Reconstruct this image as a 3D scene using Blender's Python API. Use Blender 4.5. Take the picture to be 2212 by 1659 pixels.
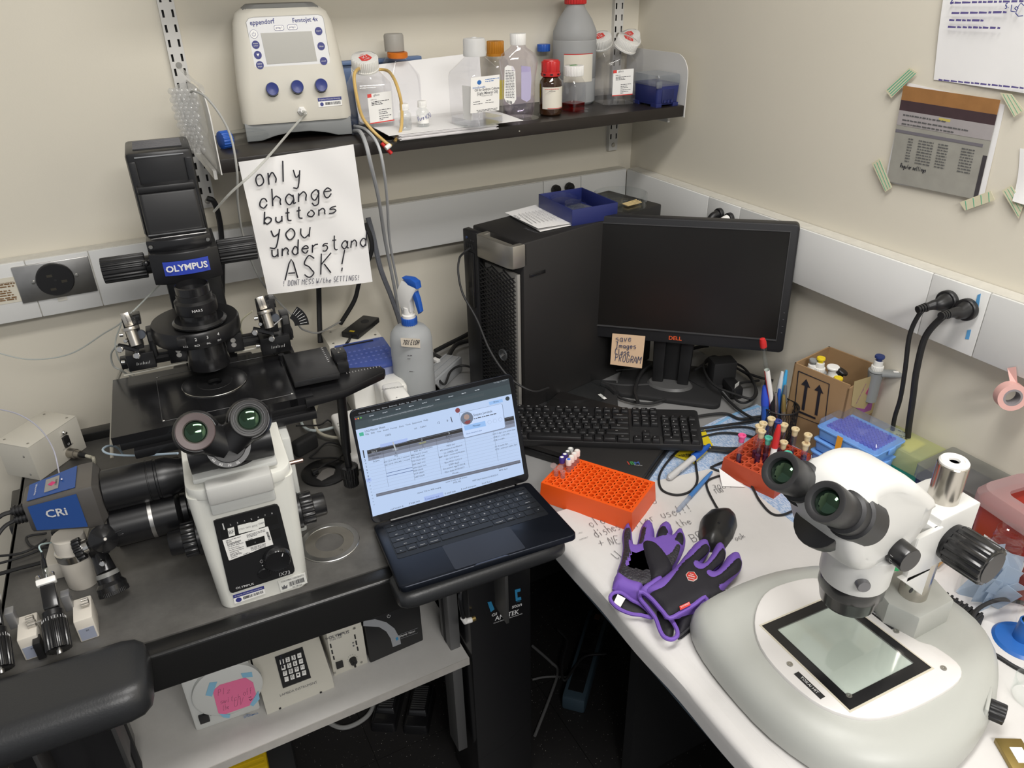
import bpy, bmesh, math, random
from mathutils import Matrix, Vector, Euler
random.seed(7)
PI = math.pi
scene = bpy.context.scene
for o in list(bpy.data.objects): bpy.data.objects.remove(o)
COL = scene.collection
# ------------------------------------------------------------------ camera
FPX, IW, IH = 1647.05, 2212., 1659.
YAW, PITCH, ROLL = [math.radians(a) for a in (27.3915, 28.8674, -1.13215)]
CAM = Vector((0, 0, 1.72))
_f = Vector((math.sin(YAW)*math.cos(PITCH), math.cos(YAW)*math.cos(PITCH), -math.sin(PITCH)))
_r = Vector((math.cos(YAW), -math.sin(YAW), 0)); _u = _r.cross(_f)
_cr, _sr = math.cos(ROLL), math.sin(ROLL)
CR, CU, CF = _cr*_r+_sr*_u, -_sr*_r+_cr*_u, _f
cam_d = bpy.data.cameras.new('camera'); cam = bpy.data.objects.new('camera', cam_d); COL.objects.link(cam)
cam_d.sensor_width = 36; cam_d.lens = FPX/IW*36; cam_d.clip_start = .02
cam.matrix_world = Matrix.Translation(CAM) @ Matrix((CR, CU, -CF)).transposed().to_4x4()
scene.camera = cam
# ------------------------------------------------------------------ world, lights, exposure
w = bpy.data.worlds.new('room_fill'); scene.world = w; w.use_nodes = True
w.node_tree.nodes['Background'].inputs[0].default_value = (.95, .97, 1, 1)
w.node_tree.nodes['Background'].inputs[1].default_value = .34
def area(name, loc, sx, sy, power, col=(1, .975, .945), rot=(0, 0, 0)):
    l = bpy.data.lights.new(name, 'AREA'); l.shape = 'RECTANGLE'; l.size = sx; l.size_y = sy; l.energy = power; l.color = col
    o = bpy.data.objects.new(name, l); COL.objects.link(o); o.location = loc; o.rotation_euler = rot; return o
area('fluorescent_or_fill', (.45, .42, 2.66), 1.2, .30, 24)
area('fluorescent_or_fill', (.2, -1.3, 2.66), 1.2, .6, 62)  # fill panel added behind the camera to brighten the walls, not a ceiling fitting
scene.cycles.transparent_max_bounces = 24
vs = scene.view_settings; vs.view_transform = 'Standard'; vs.look = 'None'; vs.gamma = 1; vs.exposure = -0.02; vs.use_curve_mapping = False
# ------------------------------------------------------------------ pixel -> point helpers
def ray(u, v): return CR*((u-IW/2)/FPX) - CU*((v-IH/2)/FPX) + CF
def Pz(u, v, z): d = ray(u, v); return CAM + d*((z-CAM.z)/d.z)
def Py(u, v, y): d = ray(u, v); return CAM + d*(y/d.y)
def Px(u, v, x): d = ray(u, v); return CAM + d*(x/d.x)
def Pd(u, v, t): d = ray(u, v); return CAM + d*t      # t metres along the optical axis
def Pp(u, v, p, nrm): d = ray(u, v); return CAM + d*((p-CAM).dot(nrm)/d.dot(nrm))
def Bk(u, v, z, d): p = Pz(u, v, z); h = (p-CAM).xy.normalized(); return p+Vector((h.x*d, h.y*d, 0))   # base pixel pushed back by d on the same surface
def V(*a): return Vector(a)
def Rz(a): return Matrix.Rotation(math.radians(a), 4, 'Z')
def Rx(a): return Matrix.Rotation(math.radians(a), 4, 'X')
def Ry(a): return Matrix.Rotation(math.radians(a), 4, 'Y')
def Tr(*a): return Matrix.Translation(a[0] if len(a) == 1 else a)
def Sc(x, y, z): return Matrix.Diagonal((x, y, z, 1))
def frame(o, x, y):                                    # matrix from origin, x direction and rough y direction
    x = Vector(x).normalized(); z = x.cross(Vector(y)).normalized(); y = z.cross(x)
    return Tr(o) @ Matrix((x, y, z)).transposed().to_4x4()
# ------------------------------------------------------------------ materials
MATS = {}
def mat(name, col, rough=.5, metal=0., spec=.5, bump=0., bscale=200., vary=0., vscale=8., emit=0., coat=0., sub=0.):
    if name in MATS: return MATS[name]
    m = bpy.data.materials.new(name); MATS[name] = m; m.use_nodes = True
    nt = m.node_tree; b = nt.nodes['Principled BSDF']
    c = (*col, 1)
    b.inputs['Base Color'].default_value = c; b.inputs['Roughness'].default_value = rough
    b.inputs['Metallic'].default_value = metal; b.inputs['Specular IOR Level'].default_value = spec
    b.inputs['Coat Weight'].default_value = coat
    if sub: b.inputs['Subsurface Weight'].default_value = sub; b.inputs['Subsurface Radius'].default_value = (.01, .01, .01); b.inputs['Subsurface Scale'].default_value = .5
    if emit: b.inputs['Emission Color'].default_value = c; b.inputs['Emission Strength'].default_value = emit; b.inputs['Base Color'].default_value = (.02, .02, .02, 1)
    tc = nt.nodes.new('ShaderNodeTexCoord')
    nz = nt.nodes.new('ShaderNodeTexNoise'); nz.inputs['Scale'].default_value = vscale; nz.inputs['Detail'].default_value = 5
    nt.links.new(tc.outputs['Object'], nz.inputs['Vector'])
    if vary:
        mx = nt.nodes.new('ShaderNodeMix'); mx.data_type = 'RGBA'
        mx.inputs[6].default_value = tuple(max(0, x*(1-vary)) for x in col)+(1,)
        mx.inputs[7].default_value = tuple(min(1, x*(1+vary*.6)) for x in col)+(1,)
        nt.links.new(nz.outputs['Fac'], mx.inputs[0]); nt.links.new(mx.outputs[2], b.inputs['Base Color'])
    if bump:
        n2 = nt.nodes.new('ShaderNodeTexNoise'); n2.inputs['Scale'].default_value = bscale; n2.inputs['Detail'].default_value = 3
        nt.links.new(tc.outputs['Object'], n2.inputs['Vector'])
        bp = nt.nodes.new('ShaderNodeBump'); bp.inputs['Strength'].default_value = bump; bp.inputs['Distance'].default_value = .002
        nt.links.new(n2.outputs['Fac'], bp.inputs['Height']); nt.links.new(bp.outputs['Normal'], b.inputs['Normal'])
    return m
def clear(name, col=(.96, .97, .97), fac=.12, rough=.08, edge=1.3, haze=0., hcol=(1, 1, 1)):
    """thin clear plastic or glass: tinted see-through body, fresnel gloss, optional milky haze"""
    if name in MATS: return MATS[name]
    m = bpy.data.materials.new(name); MATS[name] = m; m.use_nodes = True; nt = m.node_tree; N = nt.nodes
    out = N['Material Output']; N.remove(N['Principled BSDF'])
    tr = N.new('ShaderNodeBsdfTransparent'); tr.inputs[0].default_value = (*col, 1)
    gl = N.new('ShaderNodeBsdfGlossy'); gl.inputs['Roughness'].default_value = rough; gl.inputs[0].default_value = (1, 1, 1, 1)
    lw = N.new('ShaderNodeLayerWeight'); lw.inputs['Blend'].default_value = .5
    pw = N.new('ShaderNodeMath'); pw.operation = 'POWER'; pw.inputs[1].default_value = 4.; nt.links.new(lw.outputs['Facing'], pw.inputs[0])
    ad = N.new('ShaderNodeMath'); ad.operation = 'MULTIPLY_ADD'; ad.use_clamp = True; ad.inputs[1].default_value = min(.75, (edge-1)*1.6); ad.inputs[2].default_value = .02+fac*.12
    nt.links.new(pw.outputs[0], ad.inputs[0])
    mx = N.new('ShaderNodeMixShader'); nt.links.new(ad.outputs[0], mx.inputs[0]); nt.links.new(tr.outputs[0], mx.inputs[1]); nt.links.new(gl.outputs[0], mx.inputs[2])
    last = mx
    if haze:
        df = N.new('ShaderNodeBsdfDiffuse'); df.inputs[0].default_value = (*hcol, 1)
        tl = N.new('ShaderNodeBsdfTranslucent'); tl.inputs[0].default_value = (*hcol, 1)
        m1 = N.new('ShaderNodeMixShader'); m1.inputs[0].default_value = .45; nt.links.new(df.outputs[0], m1.inputs[1]); nt.links.new(tl.outputs[0], m1.inputs[2])
        m2 = N.new('ShaderNodeMixShader'); m2.inputs[0].default_value = haze; nt.links.new(mx.outputs[0], m2.inputs[1]); nt.links.new(m1.outputs[0], m2.inputs[2]); last = m2
    nt.links.new(last.outputs[0], out.inputs['Surface'])
    return m
BLK = mat('black_plastic', (.012, .012, .013), .42, bump=.05, bscale=900)
BLKS = mat('black_satin', (.010, .010, .011), .25, coat=.2)
BLKM = mat('black_matte', (.016, .016, .017), .7)
RUB = mat('rubber', (.014, .014, .015), .6)
CHR = mat('chrome', (.75, .74, .72), .18, 1)
STL = mat('brushed_steel', (.55, .54, .52), .35, 1, vary=.15, vscale=60)
WPL = mat('white_plastic', (.78, .77, .73), .4)
WP2 = mat('bright_white_plastic', (.86, .85, .82), .35)
PAPER = mat('paper', (.84, .83, .82), .8, bump=.12, bscale=60)
INK = mat('ink', (.012, .012, .02), .6)
BLUEINK = mat('blue_ink', (.03, .04, .22), .6)
GREYINK = mat('grey_print', (.12, .12, .13), .6)
SILV = mat('silver_print', (.6, .6, .6), .4)
WINK = mat('white_print', (.75, .75, .75), .5)
BEIGE = mat('beige_enamel', (.64, .61, .53), .45, bump=.06, bscale=500)
SCREW = mat('screw_metal', (.5, .49, .46), .3, 1)
RED = mat('red_plastic', (.55, .02, .02), .35)
BLUEC = mat('blue_cap', (.02, .10, .45), .38)
CLR = clear('clear_plastic')
GLS = clear('glass', (.93, .96, .95), .2, .03, 1.45)
# ------------------------------------------------------------------ mesh builder
def smooth(pts, k=6, closed=False):
    pts = [Vector(p) for p in pts]; n = len(pts)
    if n < 3 or k < 2: return pts
    out = []
    for i in range(n if closed else n-1):
        p0 = pts[(i-1) % n] if closed or i > 0 else pts[0]*2-pts[1]
        p1, p2 = pts[i], pts[(i+1) % n]
        p3 = pts[(i+2) % n] if closed or i+2 < n else p2*2-p1
        for j in range(k):
            t = j/k
            out.append(.5*((2*p1)+(p2-p0)*t+(2*p0-5*p1+4*p2-p3)*t*t+(3*p1-p0-3*p2+p3)*t**3))
    if not closed: out.append(pts[-1])
    return out
class MB:
    def __init__(s, T=None): s.v = []; s.f = []; s.T = T or Matrix()
    def add(s, vs, fs, T=None):
        M = s.T @ T if T is not None else s.T
        n = len(s.v); s.v += [M @ Vector(p) for p in vs]; s.f += [tuple(i+n for i in f) for f in fs]; return s
    def bm(s, bm, T=None):
        bm.verts.index_update()
        s.add([v.co.copy() for v in bm.verts], [[v.index for v in f.verts] for f in bm.faces], T); bm.free(); return s
    def box(s, c, d, b=0., T=None, seg=2):
        x, y, z = d[0]/2, d[1]/2, d[2]/2; M = Tr(c)
        if T is not None: M = T @ M
        if b <= 0:
            vs = [(i, j, k) for i in (-x, x) for j in (-y, y) for k in (-z, z)]
            return s.add(vs, [(0, 1, 3, 2), (4, 6, 7, 5), (0, 4, 5, 1), (2, 3, 7, 6), (0, 2, 6, 4), (1, 5, 7, 3)], M)
        bm = bmesh.new(); bmesh.ops.create_cube(bm, size=1)
        for v in bm.verts: v.co = Vector((v.co.x*d[0], v.co.y*d[1], v.co.z*d[2]))
        bmesh.ops.bevel(bm, geom=bm.edges[:], offset=min(b, min(d)*.49), segments=seg, profile=.5, affect='EDGES')
        return s.bm(bm, M)
    def prism(s, poly, z0, z1, b=0., T=None, seg=2, top=True):
        bm = bmesh.new(); lo = [bm.verts.new((p[0], p[1], z0)) for p in poly]; hi = [bm.verts.new((p[0], p[1], z1)) for p in poly]
        n = len(poly); fb = bm.faces.new(lo[::-1]); ft = bm.faces.new(hi)
        for i in range(n): bm.faces.new((lo[i], lo[(i+1) % n], hi[(i+1) % n], hi[i]))
        bmesh.ops.recalc_face_normals(bm, faces=bm.faces[:])
        if b: bmesh.ops.bevel(bm, geom=list(set(list(ft.edges)+(list(fb.edges) if top != 'only' else []))), offset=b, segments=seg, profile=.5, affect='EDGES')
        return s.bm(bm, T)
    def taper(s, poly0, z0, poly1, z1, b=0., T=None, seg=2):     # loft between two polygons of equal length
        bm = bmesh.new(); lo = [bm.verts.new((p[0], p[1], z0)) for p in poly0]; hi = [bm.verts.new((p[0], p[1], z1)) for p in poly1]
        n = len(poly0); fb = bm.faces.new(lo[::-1]); ft = bm.faces.new(hi)
        for i in range(n): bm.faces.new((lo[i], lo[(i+1) % n], hi[(i+1) % n], hi[i]))
        bmesh.ops.recalc_face_normals(bm, faces=bm.faces[:])
        if b: bmesh.ops.bevel(bm, geom=list(set(list(ft.edges)+list(fb.edges))), offset=b, segments=seg, profile=.5, affect='EDGES')
        return s.bm(bm, T)
    def loft(s, rings, T=None, closed=True, cap=True):
        n = len(rings[0]); vs = [p for r in rings for p in r]; fs = []
        for k in range(len(rings)-1):
            for i in range(n if closed else n-1):
                j = (i+1) % n; fs.append((k*n+i, k*n+j, (k+1)*n+j, (k+1)*n+i))
        if cap and closed: fs += [tuple(range(n))[::-1], tuple((len(rings)-1)*n+i for i in range(n))]
        return s.add(vs, fs, T)
    def lathe(s, prof, n=28, T=None, cap=True, a0=0., a1=2*PI):
        full = abs(a1-a0-2*PI) < 1e-6
        rings = [[(r*math.cos(a0+(a1-a0)*i/(n if full else n-1)), r*math.sin(a0+(a1-a0)*i/(n if full else n-1)), z) for i in range(n)] for r, z in prof]
        return s.loft(rings, T, full, cap)
    def cyl(s, p0, p1, r0, r1=None, n=20, b=0., T=None):
        p0, p1 = Vector(p0), Vector(p1); d = p1-p0; L = d.length; r1 = r0 if r1 is None else r1
        M = Tr(p0) @ d.to_track_quat('Z', 'Y').to_matrix().to_4x4()
        if T is not None: M = T @ M
        pr = [(max(r0-b, 1e-5), 0), (r0, b), (r1, L-b), (max(r1-b, 1e-5), L)] if b else [(r0, 0), (r1, L)]
        return s.lathe(pr, n, M)
    def sph(s, c, r, n=12, T=None, sc=(1, 1, 1)):
        m = max(4, n//2); M = Tr(c) @ Matrix.Diagonal((*sc, 1))
        if T is not None: M = T @ M
        return s.lathe([(max(1e-5, r*math.sin(PI*i/m)), -r*math.cos(PI*i/m)) for i in range(m+1)], n, M)
    def tube(s, pts, r, n=8, k=6, T=None, closed=False, flat=1.):
        pts = smooth(pts, k, closed); N = len(pts); rings = []
        rr = r if callable(r) else (lambda t: r)
        up = None
        for i, p in enumerate(pts):
            d = (pts[(i+1) % N]-pts[i-1]) if closed or 0 < i < N-1 else (pts[1]-pts[0] if i == 0 else pts[-1]-pts[-2])
            if d.length < 1e-9: d = Vector((0, 0, 1))
            d.normalize()
            if up is None: up = d.orthogonal().normalized() if flat == 1. else (Vector((0, 0, 1))-d*d.z if abs(d.z) < .95 else d.orthogonal()).normalized()
            up = (up-d*up.dot(d)); up = up.normalized() if up.length > 1e-6 else d.orthogonal().normalized()
            sd = d.cross(up); q = rr(i/(N-1))
            rings.append([p+(sd*math.cos(2*PI*j/n)+up*flat*math.sin(2*PI*j/n))*q for j in range(n)])
        if closed: rings.append(rings[0])
        return s.loft(rings, T, True, not closed)
    def grid(s, fn, nu, nv, T=None, thick=0.):
        vs = [Vector(fn(i/nu, j/nv)) for j in range(nv+1) for i in range(nu+1)]
        fs = [(j*(nu+1)+i, j*(nu+1)+i+1, (j+1)*(nu+1)+i+1, (j+1)*(nu+1)+i) for j in range(nv) for i in range(nu)]
        return s.add(vs, fs, T)
    def build(s, name, m, parent=None, M=None, label=None, auto=35, solid=0.):
        me = bpy.data.meshes.new(name); me.from_pydata([tuple(p) for p in s.v], [], s.f); me.update()
        bm = bmesh.new(); bm.from_mesh(me)
        if solid: bmesh.ops.recalc_face_normals(bm, faces=bm.faces[:]); bmesh.ops.solidify(bm, geom=bm.faces[:], thickness=solid)
        bmesh.ops.recalc_face_normals(bm, faces=bm.faces[:]); bm.to_mesh(me); bm.free()
        if auto: me.shade_smooth(); me.set_sharp_from_angle(angle=math.radians(auto))
        me.materials.append(m)
        o = bpy.data.objects.new(name, me); COL.objects.link(o)
        if M is not None: o.matrix_local = M
        if parent is not None: o.parent = parent
        if label: o['label'] = label
        return o
def tag(o, label, cat, group=None, kind=None):
    o['label'] = label; o['category'] = cat
    if group: o['group'] = group
    if kind: o['kind'] = kind
    return o
def struct(o, label=None):
    o['kind'] = 'structure'
    if label: o['label'] = label
    return o
def thing(name, label, cat, M=None, group=None):
    o = bpy.data.objects.new(name, None); COL.objects.link(o); o.empty_display_size = .05
    if M is not None: o.matrix_world = M
    return tag(o, label, cat, group)
def copy_tree(o, parent=None):
    c = o.copy(); COL.objects.link(c); c.parent = parent
    for ch in o.children: copy_tree(ch, c)
    return c
def inst(src, name, parent, M):
    o = bpy.data.objects.new(name, src.data); COL.objects.link(o); o.parent = parent; o.matrix_local = M; return o
# ------------------------------------------------------------------ print (font) and handwriting (strokes)
TEXTS = []
def txt(s, size, M, m, parent, name='lettering', align='CENTER', bold=0., fit=None, ya=1., sp=1.):
    c = bpy.data.curves.new(name, 'FONT'); c.body = s; c.size = size; c.align_x = align; c.align_y = 'CENTER'; c.offset = bold*size; c.space_line = sp; c.resolution_u = 2
    o = bpy.data.objects.new(name, c); COL.objects.link(o); o.parent = parent; o.matrix_local = M
    TEXTS.append((o, m, fit, ya)); return o
def flush_text():
    dg = bpy.context.evaluated_depsgraph_get()
    for o, m, fit, ya in TEXTS:
        me = bpy.data.meshes.new_from_object(o.evaluated_get(dg)); nm = o.name.split('.')[0]
        me.materials.clear(); me.materials.append(m); me.name = nm
        if fit and len(me.vertices):
            xs = [v.co.x for v in me.vertices]; ys = [v.co.y for v in me.vertices]
            k = fit/max(1e-6, max(xs)-min(xs)); x0, y0 = min(xs), (max(ys)+min(ys))/2
            for v in me.vertices: v.co.x = (v.co.x-x0)*k; v.co.y = (v.co.y-y0)*k*ya
        par, ml, cu = o.parent, o.matrix_basis.copy(), o.data
        bpy.data.objects.remove(o); bpy.data.curves.remove(cu)
        n = bpy.data.objects.new(nm, me); COL.objects.link(n); n.parent = par; n.matrix_basis = ml
    TEXTS.clear()
class Face:
    """a flat face of a thing: M is its world matrix (z out of the face); pixels of the photograph fall onto it"""
    def __init__(s, M, dev=None, W=None):
        s.M = M; s.n = M.to_3x3() @ Vector((0, 0, 1)); s.o = M.translation; s.I = M.inverted(); s.dev = dev
        s.L = (W.inverted() @ M) if W is not None else M
    def p(s, u, v, z=0.): q = s.I @ Pp(u, v, s.o+s.n*z, s.n); return Vector((q.x, q.y))
    def text(s, t, a, b, m, name='lettering', ya=1., z=.0006, bold=.0):
        p, q = s.p(*a), s.p(*b); d = q-p
        return txt(t, .01, s.L @ Tr(p.x, p.y, z) @ Rz(math.degrees(math.atan2(d.y, d.x))), m, s.dev, name, 'LEFT', bold, d.length, ya)
    def poly(s, pts, m, name='sticker', z0=0., z1=.0005, b=0.):
        return MB().prism([s.p(*p) for p in pts], z0, z1, b).build(name, m, s.dev, s.L)
    def rbox(s, a, b, m, name='panel', z0=0., z1=.001, r=.002, bev=0.):     # rounded rectangle between two corner pixels (face-aligned)
        p, q = s.p(*a), s.p(*b)
        return MB().prism(rrect(abs(q.x-p.x), abs(q.y-p.y), r, 4, (p.x+q.x)/2, (p.y+q.y)/2), z0, z1, bev).build(name, m, s.dev, s.L)
    def disc(s, c, r, m, name='button', z0=0., z1=.001, b=0., n=20, r1=None):
        p = s.p(*c); bb = MB()
        bb.lathe([(r, z0), (r, z1-b), ((r1 if r1 is not None else r)-b, z1)], n, Tr(p.x, p.y, 0)); return bb.build(name, m, s.dev, s.L)
    def print(s, rows, m, h, name='printed_text', seed=3, z=.0006):
        """rows of small print between pixel pairs"""
        rnd = random.Random(seed); b = MB()
        for u0, v0, u1, v1 in rows:
            p, q = s.p(u0, v0), s.p(u1, v1); d = (q-p).normalized(); nn = Vector((-d.y, d.x))*h/2; x = 0.; L = (q-p).length
            while x < L:
                l = min(rnd.uniform(1.2, 4.5)*h, L-x); c = p+d*x; e = c+d*l
                b.add([(*(c-nn), z), (*(e-nn), z), (*(e+nn*rnd.uniform(.4, 1)), z), (*(c+nn), z)], [(0, 1, 2, 3)]); x += l+rnd.uniform(.4, .9)*h
        return b.build(name, m, s.dev, s.L, auto=0)
    def bars(s, a, b, hpx, m, n=26, seed=1, z=.0006, name='barcode'):
        rnd = random.Random(seed); p, q = s.p(*a), s.p(*b); d = q-p; c = s.p(a[0]+hpx[0], a[1]+hpx[1])-p; mb = MB()
        for i in range(n):
            x = i/n; w = rnd.choice((.35, .6, .8))/n; e, f = p+d*x, p+d*(x+w)
            mb.add([(*e, z), (*f, z), (*(f+c), z), (*(e+c), z)], [(0, 1, 2, 3)])
        return mb.build(name, m, s.dev, s.L, auto=0)
    def line(s, pts, r, m, name='printed_line', z=.0005, k=1, closed=False):
        return MB().tube([(*s.p(*p), z) for p in pts], r, 4, k, closed=closed, flat=.3).build(name, m, s.dev, s.L, auto=0)
    def hand(s, rows, m, r, name='handwriting', seed=1, jit=.25, z=.0004, ex=1.):
        """rows: (text, (u0,v0) baseline start, (u1,v1) baseline end, cap height in pixels)"""
        rnd = random.Random(seed); b = MB()
        for t, a, e, hp in rows:
            p, q = s.p(*a), s.p(*e); d = (q-p); L = d.length; d.normalize(); nn = Vector((-d.y, d.x))
            H = (s.p(a[0], a[1]-hp)-p).length; u = H/6.; adv = L/max(1, sum(.55 if c == ' ' else 1 for c in t)); x = 0.
            for ch in t:
                if ch == ' ': x += adv*.55; continue
                for st in GL.get(ch, '2222').split('|'):
                    pts = []
                    for i in range(0, len(st)-1, 2):
                        gx, gy = int(st[i])+rnd.uniform(-jit, jit), int(st[i+1])-2+rnd.uniform(-jit, jit)
                        c = p+d*(x+(gx*.2+gy*.035)*adv*.95*ex)+nn*gy*u; pts.append((c.x, c.y, z))
                    if len(pts) > 1: b.tube(pts, r, 4, 3, flat=.35)
                x += adv
        return b.build(name, m, s.dev, s.L, auto=0)
# stroke glyphs on a 4 x 8 grid: digits are x,y pairs, baseline y=2, x-height y=5, caps y=8 ; '|' lifts the pen
GL = {'a': '4435251413223243|45434252', 'b': '1812|1425354443322213', 'c': '4435251413223243', 'd': '4435251413223243|484342', 'e': '144435251413223243', 'f': '48382722|1535', 'g': '4435251413223244|4541302011', 'h': '1812|142535444342', 'i': '2522|2726', 'j': '35312011', 'k': '1812|4513|2442', 'l': '2822', 'm': '0502|04152524|2422|24354544|4442', 'n': '1512|142535444342', 'o': '251413223243443525', 'p': '1510|1425354443322213', 'q': '4540|4435251413223243', 'r': '1512|14253545', 's': '45251434433212', 't': '28233242|1636', 'u': '1513223243|4542', 'v': '152245', 'w': '0512253245', 'x': '1542|1245', 'y': '152344|453010', 'z': '15451242', 'A': '022842|1434', 'B': '1812|183847463515|3544433212', 'C': '4738281713223243', 'D': '1812|182847433212', 'E': '48181242|1535', 'F': '481812|1535', 'G': '4738281713223243|434535', 'H': '1812|4842|1545', 'I': '1838|2822|1232', 'J': '48433222', 'K': '1812|4815|2542', 'L': '181242', 'M': '0208254842', 'N': '12184248', 'O': '283847433222131728', 'P': '1812|183847463515', 'R': '1812|183847463515|2542', 'S': '4738281716253443322213', 'T': '0848|2822', 'U': '181322324348', 'V': '182248', 'W': '0812253248', 'X': '1842|1248', 'Y': '182548|2522', 'Z': '18481242', '!': '2824|2322', '+': '2723|0545', '/': '1248', '%': '1248|1817|4342', ':': '2423|2625', '0': '283847433222131728', '1': '172822', '2': '17283847461242', '3': '1838462535433212', '4': '381444|3832', '5': '4818152535433212', '6': '3827131222324344352514', '7': '184822', '8': '253646382817162534433222132425', '9': '44352516172838474642', ')': '18363412', '-': '1545', '.': '2223'}
def rrect(w, h, r, n=5, cx=0., cy=0.):
    r = min(r, w/2-1e-5, h/2-1e-5); o = []
    for sx, sy, a in ((1, 1, 0), (-1, 1, 90), (-1, -1, 180), (1, -1, 270)):
        for i in range(n+1):
            t = math.radians(a+90*i/n); o.append((cx+sx*(w/2-r)+r*math.cos(t), cy+sy*(h/2-r)+r*math.sin(t)))
    return o
def circ(r, n=24, cx=0., cy=0.): return [(cx+r*math.cos(2*PI*i/n), cy+r*math.sin(2*PI*i/n)) for i in range(n)]
def ribs(r0, r1, n):                                     # toothed outline for knobs and caps
    return [((r1 if i % 4 < 2 else r0)*math.cos(2*PI*i/(4*n)), (r1 if i % 4 < 2 else r0)*math.sin(2*PI*i/(4*n))) for i in range(4*n)]
def axis(p, d, up=(0, 0, 1)):                            # matrix with z along d
    d = Vector(d).normalized(); x = Vector(up).cross(d)
    if x.length < 1e-4: x = Vector((1, 0, 0))
    x.normalize(); return Tr(p) @ Matrix((x, d.cross(x), d)).transposed().to_4x4()
def cable(name, pts, r, m, label, cat='cable', group=None, k=8, n=8):
    return tag(MB().tube(pts, r, n, k).build(name, m), label, cat, group)
# ------------------------------------------------------------------ room shell
WALL = mat('wall_paint', (.72, .675, .57), .62, bump=.05, bscale=300, vary=.03, vscale=3)
RACE = mat('raceway_enamel', (.74, .74, .72), .4, vary=.03, vscale=5)
RACER = mat('raceway_ledge_dust', (.62, .60, .54), .6, vary=.18, vscale=60)
YB, YW, XR, XW, ZR0, ZR1 = 1.72, 1.758, 1.2577, 1.296, 1.104, 1.223
ZB, ZT = .80, .83
struct(MB().box((-.15, YW+.03, 1.35), (3.2, .06, 2.7)).build('wall_back', WALL))
struct(MB().box((XW+.03, -.1, 1.35), (.06, 3.8, 2.7)).build('wall_right', WALL))
CEIL = mat('ceiling_white', (.75, .74, .71), .8, bump=.1, bscale=120)
struct(MB().box((-.15, -.1, 2.73), (3.2, 3.8, .06)).build('ceiling', CEIL))
def floor_mat():
    m = bpy.data.materials.new('speckled_black_floor'); m.use_nodes = True; nt = m.node_tree; b = nt.nodes['Principled BSDF']
    tc = nt.nodes.new('ShaderNodeTexCoord'); vo = nt.nodes.new('ShaderNodeTexVoronoi'); vo.inputs['Scale'].default_value = 210
    nz = nt.nodes.new('ShaderNodeTexNoise'); nz.inputs['Scale'].default_value = 300
    r = nt.nodes.new('ShaderNodeValToRGB'); r.color_ramp.elements[0].position = .12; r.color_ramp.elements[0].color = (.55, .53, .48, 1); r.color_ramp.elements[1].position = .2; r.color_ramp.elements[1].color = (.013, .012, .012, 1)
    wn = nt.nodes.new('ShaderNodeMath'); wn.operation = 'ADD'; sep = nt.nodes.new('ShaderNodeSeparateColor')
    nt.links.new(tc.outputs['Object'], vo.inputs['Vector']); nt.links.new(vo.outputs['Color'], sep.inputs[0])
    ms = nt.nodes.new('ShaderNodeMath'); ms.operation = 'MULTIPLY'; ms.inputs[1].default_value = .35
    nt.links.new(sep.outputs[0], ms.inputs[0]); nt.links.new(vo.outputs['Distance'], wn.inputs[0]); nt.links.new(ms.outputs[0], wn.inputs[1])
    nt.links.new(wn.outputs[0], r.inputs[0]); nt.links.new(r.outputs[0], b.inputs['Base Color']); b.inputs['Roughness'].default_value = .55
    return m
FLR = floor_mat()
fl = struct(MB().box((-.15, -.1, -.03), (3.2, 3.8, .06)).build('floor', FLR))
# tile joints: a few tiles proud of the sub-floor with fine gaps
for i in range(6):
    for j in range(8):
        x, y = -1.6+.46*i, -.6+.305*j
        MB().box((x+.23-.0, y+.1525, .002), (.4585, .3035, .004)).build('tile', FLR, fl)
def raceway(name, T, L, cuts):
    """local x along the run, y into the wall, z up; joints at cuts"""
    o = struct(MB(T).box((L/2, .021, (ZR0+ZR1)/2), (L, .034, ZR1-ZR0-.002)).build(name, RACER), 'white wall raceway')
    xs = [0]+sorted(cuts)+[L]
    for a, b in zip(xs, xs[1:]):
        MB(T).box(((a+b)/2, .003, (ZR0+ZR1)/2), (b-a-.0014, .006, ZR1-ZR0), .0012).build('cover_panel', RACE, o)
    MB(T).box((L/2, .0205, ZR1+.0006), (L, .033, .0016)).build('top_ledge', RACER, o)
    return o
L0 = -1.6
cb = [Py(u, v, YB).x-L0 for u, v in ((64, 600), (203, 590), (1174, 420), (1255, 400))]
rb = raceway('trim_1', Tr(L0, YB, 0), XR-L0, cb)
cr = [YB-Px(u, v, XR).y for u, v in ((1529.5, 435), (1598, 460), (2000, 650), (2120, 700))]
rr = raceway('trim_2', Tr(XR, YB, 0) @ Rz(-90), YB+1.9, cr)
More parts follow.
